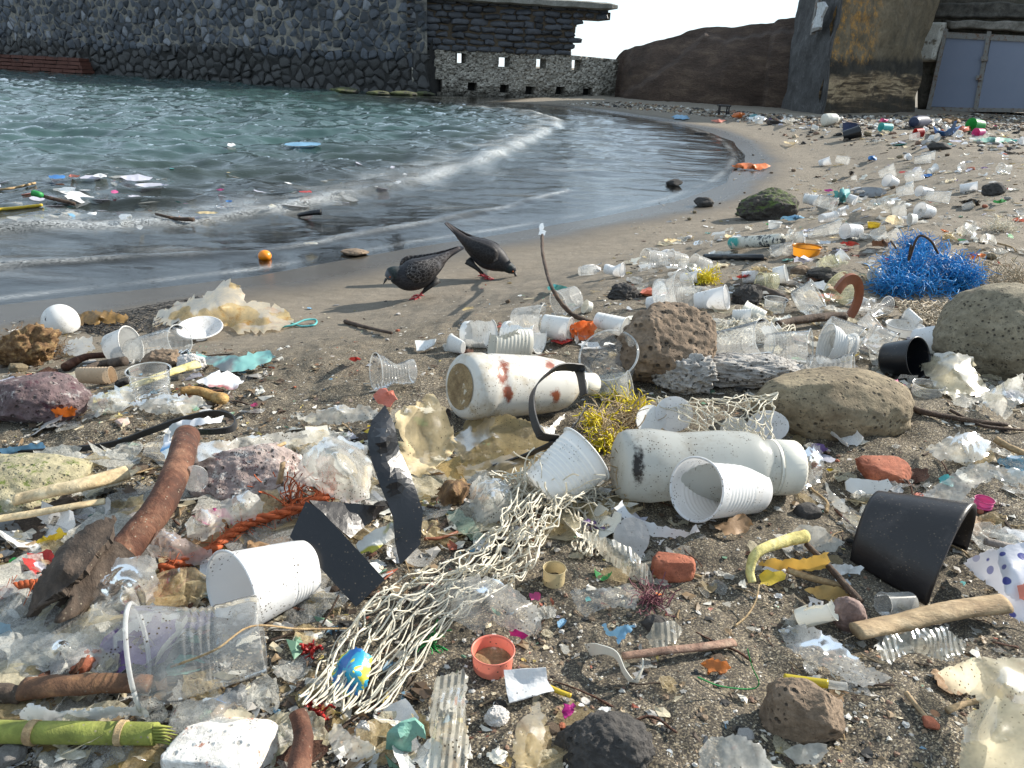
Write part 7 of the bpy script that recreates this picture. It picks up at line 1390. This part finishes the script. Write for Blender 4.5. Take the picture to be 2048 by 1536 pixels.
# ================================================================ SMALL SCRAPS: each is its own object, meshes of a kind are shared
def scrap_shapes(seed):
    r = np.random.RandomState(seed); out = {}
    def poly(n, ax, ay, j): return [(math.cos(k/n*6.283)*ax*r.uniform(1-j, 1+j), math.sin(k/n*6.283)*ay*r.uniform(1-j, 1+j)) for k in range(n)]
    def grid(o, step):
        o = np.array(o); a, b = o.min(0), o.max(0); X, Y = np.meshgrid(np.arange(a[0], b[0], step), np.arange(a[1], b[1], step)); g = np.stack([X.ravel(), Y.ravel()], 1)+r.uniform(-.3, .3, (X.size, 2))*step
        g = g[inside(g[:, 0], g[:, 1], o)]; V2, _, F2, *_q = delaunay_2d_cdt([Vector(q) for q in np.concatenate([o, g])], [], [list(range(len(o)))], 1, 1e-5)
        return np.array([tuple(v) for v in V2]), [tuple(f) for f in F2]
    for form in ('crumpled', 'curled', 'folded', 'flat', 'torn'):
        for k in range(5):
            V2, F2 = grid(poly(22, .5, r.uniform(.25, .45), .32 if form == 'torn' else .18), .065)
            x, y = V2[:, 0], V2[:, 1]; s = r.uniform(0, 50)
            if form == 'crumpled': z = .12*pn(x*2+s, y*2, 1)+.11*(1-np.abs(pn(x*2.6+s, y*2.6, 4))*2.4)+.05*(1-np.abs(pn(x*6+s, y*6, 4))*2.4); x = x*.85+.1*pn(x*3, y*3+s, 7)
            elif form == 'curled': R_ = r.uniform(.25, .5); z = R_*(1-np.cos(x/R_*.9))+.03*pn(x*4+s, y*4); x = R_*np.sin(x/R_*.9)
            elif form == 'folded': z = np.sqrt((y+.1*x)**2+.003)*r.uniform(.3, .8)+.05*pn(x*3+s, y*3)+.03*(1-np.abs(pn(x*5+s, y*5))*2.4); y = y*.8
            elif form == 'torn': z = .10*pn(x*2+s, y*2, 3)+.10*np.clip(x, 0, 1)**1.5*2*r.uniform(.2, 1)
            else: z = .03*pn(x*3+s, y*3)
            V = np.stack([x, y, z-z.min()+.006], 1)
            out.setdefault(form, []).append((V, F2))
    return out
SH = scrap_shapes(5); SHD = {f: [mesh_data('scrap', V, F, [FILM2], smooth=True) for V, F in L] for f, L in SH.items()}
ORG = plastic('fluorescent_orange', (.85, .20, .05), .5, .35, .2); _q = P(1165, 676); Vo, Fo = SH['crumpled'][2]; mo = 58*mpp(_q)
add('rag', (Vo*[1.0, 1.1, 2.2])[:, [0, 2, 1]]*mo*[1, -.8, .9]+_q-[0, 0, (Vo[:, 1]*1.1).min()*mo*.9], Fo, ORG, label='bright red orange rag snagged at the foot of the leaning branch', cat='rag')
def rockd(k, s): V, F = rock_mesh(.5, .42, .3, k+200, 3, .2, 0, .15, .06); V[:, 2] -= V[:, 2].min()*.75; return mesh_data('pebble', V, F, [STONED])
def chipd(k): 
    r = np.random.RandomState(k); V, F = tube(smooth_path([(-.5, 0, .06), (-.1, r.uniform(-.05, .05), .07), (.5, r.uniform(-.1, .1), .06)], 8), np.linspace(.08, .05, 8), 6, .6); V[:, 2] += .01; return mesh_data('chip', V+r.normal(size=V.shape)*.008, F, [TWIG])
def cupd(k):
    r = np.random.RandomState(k+60); R_ = r.uniform(.36, .44); dents = [(r.uniform(0, 360), r.uniform(.2, .9), r.uniform(30, 60), r.uniform(.2, .4), r.uniform(.3, .7)) for _ in range(k % 4)]
    V, F, ring = cup_geo((-.5, 0, R_*.8), (.5, 0, R_), R_, R_*.74, n=30, ribs=(.15, .8, 5), rib=.02, dents=dents, squash=r.choice([1, 1, .75, .6]), cut=[(r.uniform(0, 360), 55, .3)] if k % 3 == 2 else (), seed=k)
    Vr, Fr = tube(ring, R_*.05, 5); F = list(F)+[tuple(i+len(V) for i in q) for q in Fr]; V = np.concatenate([V, Vr]); V[:, 2] -= V[:, 2].min(); return mesh_data('cup', V, F, [WHITE])
def shardd(k):
    r = np.random.RandomState(k+90); n, m = 9, 6; A_ = r.uniform(.7, 1.6); u, v = np.meshgrid(np.linspace(-A_, A_, n), np.linspace(0, 1, m), indexing='ij'); R_ = .38+.10*v
    V = np.stack([R_*np.sin(u), v*.8-.4+.06*r.normal(size=u.shape)*(v > .9), R_*(1-np.cos(u))+.02*np.cos(v*40)], 2).reshape(-1, 3); V[:, 2] += .01
    return mesh_data('shard', V, [(i*m+j, (i+1)*m+j, (i+1)*m+j+1, i*m+j+1) for i in range(n-1) for j in range(m-1) if r.rand() > .06], [WHITE])
def twigd(k):
    r = np.random.RandomState(k+30); V, F = tube(smooth_path([(-.5, 0, .03), (-.2, r.normal()*.06, .05), (.15, r.normal()*.07, .06), (.5, r.normal()*.1, .04)], 14), np.linspace(.022, .012, 14)*r.uniform(.7, 1.3), 6); return mesh_data('twig', V+r.normal(size=V.shape)*.003, F, [TWIG])
CPD, SDD, TWD = [cupd(k) for k in range(8)], [shardd(k) for k in range(6)], [twigd(k) for k in range(6)]
RKD, CHD = [rockd(k, 0) for k in range(6)], [chipd(k) for k in range(5)]
USED = {}
MK = [(n, p) for n, p in MARKS]; MKP = np.array([p for n, p in MK])
NOUN = {'film_scrap': ('film scrap', 'loose film scraps across the beach'), 'plastic_scrap': ('plastic scrap', 'loose plastic scraps across the beach'), 'paper_scrap': ('paper scrap', 'paper scraps across the beach'), 'pebble': ('pebble', 'pebbles lying in the litter'),
        'wood_chip': ('wood sliver', 'wood slivers in the litter'), 'plastic_cup': ('plastic cup', 'plastic cups strewn over the beach'), 'cup_shard': ('cup shard', 'broken cup shards across the beach'), 'twig': ('twig', 'thin twigs in the litter'),
        'bag_scrap': ('bag scrap', 'torn bag scraps across the beach'), 'wrapper_scrap': ('wrapper', 'printed wrappers in the litter'), 'film_sheet': ('film sheet', 'limp film sheets spread over the litter'), 'floating_film': ('film', 'pale films floating in the bay'), 'leaf_scrap': ('dry leaf', 'dry leaves in the litter'), 'floating_scrap': ('scrap', 'small scraps floating in the bay')}
def scatter(kind, px, py, size, mat, col, form, r, water=False):
    p = P(px, py, 0, water); sz = size*mpp(p)
    me = {'pebble': RKD, 'wood_chip': CHD, 'plastic_cup': CPD, 'cup_shard': SDD, 'twig': TWD}.get(kind) or SHD[form]; me = me[r.randint(len(me))]
    o = bpy.data.objects.new(kind, me); COL.objects.link(o); o.location = Vector(p+[0, 0, r.uniform(-.016, .0) if water else .0005]); o.scale = (sz, sz, sz*(r.uniform(.7, 1.1) if not water else .09))
    # lie along the slope of the ground
    e = .03; nx = -(G(p[0]+e, p[1])-G(p[0]-e, p[1]))/(2*e); ny = -(G(p[0], p[1]+e)-G(p[0], p[1]-e))/(2*e)
    if water: nx = ny = 0
    tl = r.normal(size=2)*(.16 if kind not in ('pebble', 'wood_chip', 'twig', 'plastic_cup') else .05)
    nrm = Vector((float(nx)+tl[0], float(ny)+tl[1], 1)).normalized()
    o.rotation_mode = 'QUATERNION'; o.rotation_quaternion = nrm.to_track_quat('Z', 'Y') @ Matrix.Rotation(r.uniform(0, 6.28), 3, 'Z').to_quaternion()
    o.material_slots[0].link = 'OBJECT'; o.material_slots[0].material = mat
    d = np.hypot(*(MKP-p)[:, :2].T); od = np.argsort(d); m1, m2, m3 = MK[od[0]][0], MK[od[1]][0], MK[od[2]][0]
    sw = 'tiny' if sz < .012 else 'small' if sz < .03 else 'palm sized' if sz < .07 else 'large'
    noun, grp = NOUN[kind]; fw = '' if kind in ('pebble', 'wood_chip', 'plastic_cup', 'cup_shard', 'twig') else form+' '
    rel = ['floating nearest the {}', 'floating between the {} and the {}'] if water else ['beside the {}', 'between the {} and the {}', 'lying between the {} and the {}']
    for t in (f'{sw} {fw}{col} {noun} '+rel[0].format(m1), f'{sw} {fw}{col} {noun} '+rel[1].format(m1, m2), f'{fw}{sw} {col} {noun} '+rel[1].format(m1, m3)):
        if t not in USED: break
    USED[t] = 1; 
    if len(t.split()) > 16: t = ' '.join(t.replace(' lying', '').replace(' scrap', ' bit').split()[:16])
    tag(o, t, {'pebble': 'stone', 'wood_chip': 'wood', 'plastic_cup': 'cup', 'twig': 'twig', 'film_sheet': 'film', 'floating_film': 'floating litter', 'leaf_scrap': 'leaf', 'wrapper_scrap': 'wrapper'}.get(kind, 'scrap'), grp)
    return o
GREYS = [('white', PAPER), ('white', WHITE2), ('cloudy', FILM2), ('cloudy', FILM2), ('clear', FILM), ('clear', FILM), ('cream', CREAM2), ('yellowed', CREAM), ('amber', YELLOWF)]
BRIGHT = [(k, C_(k)) for k in ('red', 'blue', 'light blue', 'green', 'yellow', 'orange', 'pink', 'turquoise', 'salmon', 'black', 'brown', 'beige', 'mint', 'purple')]
STN = [('dark', STONED), ('brown', STONEB), ('grey', STONEG), ('ochre', STONEO), ('reddish', BRICKR), ('whitish', STONEW)]
WDS = [('dark', TWIG), ('tan', TAN), ('brown', BROWNLOG), ('bark', BARK), ('pale', DRIFT)]
CNT = {}
def fill(poly, n, smin, smax, mix, seed, bright=.2, forms=('crumpled', 'curled', 'folded', 'flat', 'torn'), water=False, persp=True):
    r = np.random.RandomState(seed); poly = np.array(poly, float); a, b = poly.min(0), poly.max(0); k = 0; tries = 0
    kinds, w = zip(*mix); w = np.array(w)/sum(w)
    while k < n and tries < n*30:
        tries += 1; q = a+(b-a)*r.rand(2)
        if not inside(q[:1], q[1:], poly)[0]: continue
        if mix[0][0] in ('film_sheet', 'bag_scrap') and any(x0 < q[0] < x1 and y0 < q[1] < y1 for x0, x1, y0, y1 in ((725, 860, 880, 1170), (590, 770, 1030, 1260), (370, 600, 1150, 1290), (640, 1080, 1080, 1440))) and r.rand() < .85: continue
        s = smin*(smax/smin)**(r.rand()**1.3)
        if persp: s *= .55+.9*(q[1]-a[1])/(b[1]-a[1])
        kind = kinds[r.choice(len(kinds), p=w)]
        if CNT.get(kind, 0) >= 298: continue
        CNT[kind] = CNT.get(kind, 0)+1; k += 1
        if kind == 'pebble': c, m = STN[r.randint(len(STN))]; s *= .7
        elif kind == 'wood_chip': c, m = WDS[r.randint(len(WDS))]
        elif kind == 'twig': c, m = WDS[r.randint(3)]; s *= 1.7
        elif kind in ('plastic_cup', 'cup_shard'): c, m = (('white', WHITE), ('white', WHITE2), ('cloudy', FROSTC), ('clear', CLEAR), ('ivory', CAPW))[r.randint(5)]
        elif kind == 'film_sheet': c, m = [('cloudy', FILM2), ('clear', FILM), ('yellowed', CREAM), ('cloudy', FILM2), ('cream', CREAM2)][r.randint(5)]
        elif kind == 'floating_film': c, m = [('white', PAPER), ('lilac', LILAC), ('cloudy', FILM2), ('clear', FILM)][r.randint(4)]
        elif kind == 'bag_scrap': c, m = [('cloudy', FILM2), ('clear', FILM), ('yellowed', CREAM), ('white', PAPER), ('dirty grey', DIRTY), ('ribbed', FILMR), ('amber', YELLOWF)][r.randint(7)]
        elif kind == 'wrapper_scrap': c, m = BRIGHT[r.randint(len(BRIGHT))] if r.rand() < .28 else (('white', PAPER), ('pale', LILAC), ('beige', MATS['grey_card']), ('cream', CREAM2), ('dirty grey', DIRTY))[r.randint(5)]
        elif kind == 'leaf_scrap': c, m = (('brown', BARK), ('tan', MATS['tan_leaf']), ('mottled', MATS['dry_leaf']), ('rusty', BROWNLOG))[r.randint(4)]
        elif kind == 'film_scrap': c, m = GREYS[r.randint(2, len(GREYS))]
        elif kind == 'paper_scrap': c, m = (('white', PAPER), ('grey', MATS['grey_card']), ('cream', CREAM2), ('pale', LILAC))[r.randint(4)]
        elif kind == 'floating_scrap': c, m = BRIGHT[r.randint(len(BRIGHT))] if r.rand() < bright else (('white', PAPER), ('pale', LILAC), ('cloudy', FILM2), ('cloudy', FILM2), ('grey', DIRTY))[r.randint(5)]
        else: c, m = BRIGHT[r.randint(len(BRIGHT))] if r.rand() < bright else (('white', WHITE2), ('white', WHITE), ('grey', C_('grey')), ('cream', CAPW))[r.randint(4)]
        scatter(kind, q[0], q[1], s, m, c, forms[r.randint(len(forms))], r, water)
DIRTY = film('dirty_grey_film', (.42, .40, .36), .7, .5, .2, 45, .9)
PILE = [('film_scrap', 5), ('plastic_scrap', 2), ('paper_scrap', 2), ('wood_chip', 2), ('pebble', 1.0)]
SAND = [('film_scrap', 2), ('plastic_scrap', 2.2), ('paper_scrap', 1), ('wood_chip', 2), ('pebble', 2.4)]
fill([(0, 900), (420, 880), (760, 860), (880, 960), (800, 1120), (700, 1240), (640, 1320), (420, 1300), (300, 1400), (0, 1420)], 165, 34, 110, PILE, 1, .3)
fill([(0, 1400), (330, 1400), (640, 1380), (860, 1300), (900, 1536), (0, 1536)], 45, 26, 80, PILE, 2, .3)
fill([(560, 830), (900, 800), (920, 960), (1230, 950), (1240, 1080), (900, 1100), (700, 900)], 55, 24, 80, PILE, 3, .3)
fill([(900, 1080), (1700, 1000), (2048, 1150), (2048, 1536), (900, 1536)], 110, 10, 46, SAND, 4, .3)
fill([(1600, 880), (2048, 850), (2048, 1100), (1650, 1120)], 55, 14, 60, PILE, 5, .25)
fill([(0, 660), (360, 660), (560, 740), (520, 840), (180, 870), (0, 840)], 60, 20, 60, PILE, 6, .25)
fill([(880, 620), (1250, 560), (1450, 530), (2048, 560), (2048, 830), (1750, 790), (1300, 780), (1180, 700), (900, 700)], 150, 14, 50, PILE, 7, .25)
fill([(1180, 520), (1400, 470), (1600, 420), (2048, 400), (2048, 570), (1200, 600)], 130, 12, 36, PILE, 8, .25)
fill([(1560, 340), (1700, 300), (2048, 290), (2048, 420), (1600, 420)], 110, 8, 26, PILE, 9, .2)
fill([(1330, 236), (1660, 236), (2048, 240), (2048, 300), (1800, 296), (1600, 262), (1480, 256)], 120, 7, 22, PILE, 10, .35)
fill([(600, 620), (900, 570), (1150, 560), (1100, 620), (900, 720), (700, 850), (560, 820)], 40, 7, 22, SAND, 11, .3)
fill([(1350, 290), (1560, 270), (1700, 300), (1560, 420), (1350, 470), (1100, 540), (1380, 420), (1480, 350)], 45, 5, 14, SAND, 12, .2)
fill([(0, 345), (330, 330), (640, 320), (760, 345), (560, 420), (300, 448), (0, 430)], 120, 8, 24, [('floating_scrap', 1)], 13, .35, ('flat', 'torn', 'crumpled'), True)
DENSE = [('bag_scrap', 5), ('cup_shard', 2), ('wrapper_scrap', 2), ('twig', 3), ('leaf_scrap', 2.5), ('plastic_scrap', .6), ('wood_chip', .6)]
fill([(0, 930), (420, 890), (760, 870), (900, 960), (860, 1100), (740, 1220), (640, 1300), (420, 1280), (300, 1380), (0, 1420)], 240, 54, 150, DENSE, 31)
fill([(0, 1400), (330, 1380), (640, 1340), (860, 1330), (940, 1536), (0, 1536)], 65, 36, 100, DENSE, 32)
fill([(560, 830), (900, 800), (920, 960), (1230, 950), (1260, 1060), (900, 1090), (700, 900)], 60, 34, 100, DENSE, 33)
fill([(1600, 870), (2048, 840), (2048, 1110), (1650, 1120)], 50, 24, 80, DENSE, 34)
fill([(1150, 1020), (1700, 1030), (1700, 1200), (1150, 1180)], 32, 20, 60, DENSE, 35)
fill([(1500, 1180), (2048, 1220), (2048, 1400), (1560, 1400)], 26, 18, 60, DENSE, 36)
fill([(0, 660), (360, 660), (560, 740), (460, 840), (180, 870), (0, 860)], 60, 26, 70, DENSE, 37)
MIDB = [('plastic_cup', 1.6), ('cup_shard', 3), ('bag_scrap', 4), ('wrapper_scrap', 2), ('twig', 1), ('leaf_scrap', .6)]
fill([(1240, 600), (1450, 560), (1720, 600), (1900, 640), (2048, 740), (2048, 830), (1830, 790), (1600, 740), (1480, 710), (1440, 640)], 95, 26, 62, MIDB, 38)
fill([(1180, 520), (1400, 480), (1600, 440), (1780, 440), (1770, 560), (1650, 600), (1300, 600)], 75, 18, 44, MIDB, 39)
fill([(1600, 370), (1760, 330), (2048, 340), (2048, 520), (1960, 500), (1800, 450), (1620, 450)], 110, 12, 34, MIDB, 40)
fill([(1640, 300), (2048, 290), (2048, 350), (1620, 360)], 40, 9, 22, MIDB, 41)
fill([(1420, 240), (1660, 238), (2048, 246), (2048, 296), (1800, 292), (1600, 258)], 90, 9, 24, [('bag_scrap', 3), ('wrapper_scrap', 2), ('plastic_cup', 1)], 42)
fill([(900, 700), (960, 650), (1140, 610), (1200, 690), (1150, 720), (900, 715)], 22, 20, 46, MIDB, 43)
fill([(0, 940), (420, 890), (760, 870), (900, 960), (860, 1100), (740, 1220), (640, 1300), (420, 1280), (300, 1380), (0, 1420)], 62, 100, 230, [('film_sheet', 1)], 51, forms=('torn', 'crumpled', 'folded'))
fill([(0, 1400), (330, 1380), (640, 1340), (860, 1330), (940, 1536), (0, 1536)], 22, 70, 160, [('film_sheet', 1)], 52, forms=('torn', 'crumpled', 'folded'))
fill([(880, 830), (1230, 950), (1260, 1060), (900, 1090), (700, 900)], 16, 60, 140, [('film_sheet', 1)], 53, forms=('torn', 'crumpled'))
fill([(1560, 880), (2048, 840), (2048, 1110), (1560, 1120)], 22, 50, 120, [('film_sheet', 1)], 54, forms=('torn', 'crumpled'))
fill([(1240, 610), (1450, 560), (1900, 640), (2048, 740), (2048, 830), (1600, 740)], 34, 40, 90, [('film_sheet', 1)], 55, forms=('torn', 'crumpled', 'curled'))
fill([(1150, 1160), (1700, 1180), (2048, 1240), (2048, 1536), (960, 1536), (960, 1300)], 46, 26, 84, [('film_sheet', 1), ('twig', .5), ('leaf_scrap', .3)], 57, forms=('torn', 'crumpled', 'folded', 'curled'))
fill([(1240, 1000), (1680, 1000), (1680, 1180), (1100, 1180)], 22, 24, 70, [('film_sheet', 1), ('twig', .3)], 58, forms=('torn', 'crumpled', 'folded'))
fill([(1180, 520), (1400, 470), (1600, 430), (1760, 420), (1740, 600), (1240, 600)], 30, 22, 56, [('film_sheet', 1)], 59, forms=('torn', 'crumpled', 'folded'))
fill([(1600, 360), (2048, 330), (2048, 520), (1800, 450), (1620, 450)], 34, 14, 40, [('film_sheet', 1), ('wrapper_scrap', .4)], 60, forms=('torn', 'crumpled', 'flat'))
fill([(2060, 420), (2500, 440), (2600, 1500), (2060, 1500)], 34, 40, 130, [('film_sheet', 1)], 61, forms=('torn', 'crumpled', 'folded'))
fill([(0, 352), (330, 338), (640, 325), (900, 330), (700, 400), (300, 446), (0, 440)], 130, 16, 60, [('floating_film', 1)], 56, forms=('flat', 'torn', 'crumpled'), water=True)
# uncountable: shell grit and gravel over the sand, and the pebble bank under the cliff
def grit(name, label, polys, n, smin, smax, seed):
    r = np.random.RandomState(seed); B, Fb = ICO[1]; mb = MB(); cl = []
    pal = np.array([(.5, .47, .42), (.34, .27, .18), (.05, .045, .04), (.03, .03, .03), (.2, .14, .09), (.6, .58, .54), (.10, .08, .06), (.20, .12, .08)])
    for poly, k in polys:
        poly = np.array(poly, float); a, b = poly.min(0), poly.max(0); q = a+(b-a)*r.rand(k*3, 2); q = q[inside(q[:, 0], q[:, 1], poly)][:k]
        pos = PA(q[:, 0], q[:, 1])
        for p in pos:
            s = smin*(smax/smin)**(r.rand()**2); V = B*(1+.25*r.normal(size=(len(B), 1)))*[s, s*r.uniform(.6, 1), s*r.uniform(.3, .7)] @ yaw_m(r.uniform(0, 6)).T
            mb.put(V+p+[0, 0, s*.2], Fb); cl.append(np.tile(pal[r.randint(len(pal))]*r.uniform(.7, 1.2), (len(B), 1)))
    s = N(name+'_stone'); m = s.done(s.bsdf(Base_Color=s.attr('Col', 0), Roughness=.8))
    mb.build(name, [m], kind='stuff', col=np.concatenate(cl), label=label, cat='gravel', loc=(0, 0, 0), smooth=False)
def crumbs():
    r = np.random.RandomState(77); mb = MB(); cl = []
    pal = [(.62, .60, .54)]*6+[(.56, .49, .35)]*5+[(.26, .18, .10)]*6+[(.10, .065, .04)]*7+[(.36, .34, .31)]*5+[(.035, .033, .03)]*4+[(.34, .10, .06), (.14, .26, .36), (.16, .30, .2), (.45, .36, .12)]
    for poly, k, s0, s1 in (([(0, 880), (420, 870), (760, 850), (1230, 930), (1260, 1080), (900, 1150), (800, 1240), (960, 1536), (0, 1536)], 3000, .003, .016), ([(900, 1080), (2500, 860), (2600, 1700), (900, 1536)], 1400, .002, .009), ([(0, 640), (560, 700), (560, 860), (0, 880)], 900, .004, .016),
                            ([(900, 680), (1250, 560), (2500, 540), (2500, 900), (1180, 800)], 2000, .004, .016), ([(1200, 520), (1600, 400), (2048, 360), (2048, 540), (1250, 590)], 900, .005, .018), ([(1580, 330), (2500, 310), (2500, 400), (1600, 410)], 950, .006, .022), ([(560, 640), (1000, 560), (1180, 560), (900, 860), (560, 860)], 380, .003, .010), ([(1400, 300), (1600, 260), (1700, 300), (1560, 420), (1200, 520)], 300, .005, .014)):
        poly = np.array(poly, float); a, b = poly.min(0), poly.max(0); q = a+(b-a)*r.rand(k*4, 2); q = q[inside(q[:, 0], q[:, 1], poly)]
        den = pn(q[:, 0]/90, q[:, 1]/45, 3); q = q[den+r.uniform(-.6, .6, len(q)) > -.1][:k]; pos = PA(q[:, 0], q[:, 1])
        for p in pos:
            s = .8*s0*(s1/s0)**(r.rand()**2.4); n = r.randint(7, 10); el = r.uniform(.08, .9); an = np.sort(r.uniform(0, 6.28, n)); V = np.stack([np.cos(an)*s, np.sin(an)*s*el, r.uniform(-.25, .35, n)*s], 1) @ yaw_m(r.uniform(0, 6.28)).T
            V[:, 2] -= V[:, 2].min()-.0008; V = np.concatenate([V, [V.mean(0)+[0, 0, r.uniform(-.1, .3)*s]]]); mb.put(V+p, [(i, (i+1) % n, n) for i in range(n)]); cl.append(np.tile(np.array(pal[r.randint(len(pal))])*r.uniform(.7, 1.1), (n+1, 1)))
    s = N('litter_crumb'); c = s.attr('Col', 0); m = s.done(s.mixs(.2, s.bsdf(Base_Color=c, Roughness=.55), s.n('BsdfTranslucent', {'Color': c}).outputs[0]))
    mb.build('litter_crumbs', [m], kind='stuff', col=np.concatenate(cl), label='countless tiny shreds of plastic and wood strewn over the sand', cat='debris', loc=(0, 0, 0), smooth=False)
crumbs()
grit('shell_grit', 'scattered shell grit and tiny gravel on the dark sand', [([(0, 860), (2048, 820), (2048, 1536), (0, 1536)], 3800), ([(600, 600), (1100, 560), (2048, 560), (2048, 850), (560, 860)], 900)], 0, .0008, .0032, 21)
grit('pebble_bank', 'bank of grey pebbles along the foot of the cliff', [([(1120, 208), (1240, 203), (1450, 222), (1640, 234), (2060, 226), (2060, 262), (1700, 258), (1480, 240), (1300, 222)], 2600), ([(1500, 255), (2060, 255), (2060, 310), (1600, 290)], 200)], 0, .015, .05, 22)
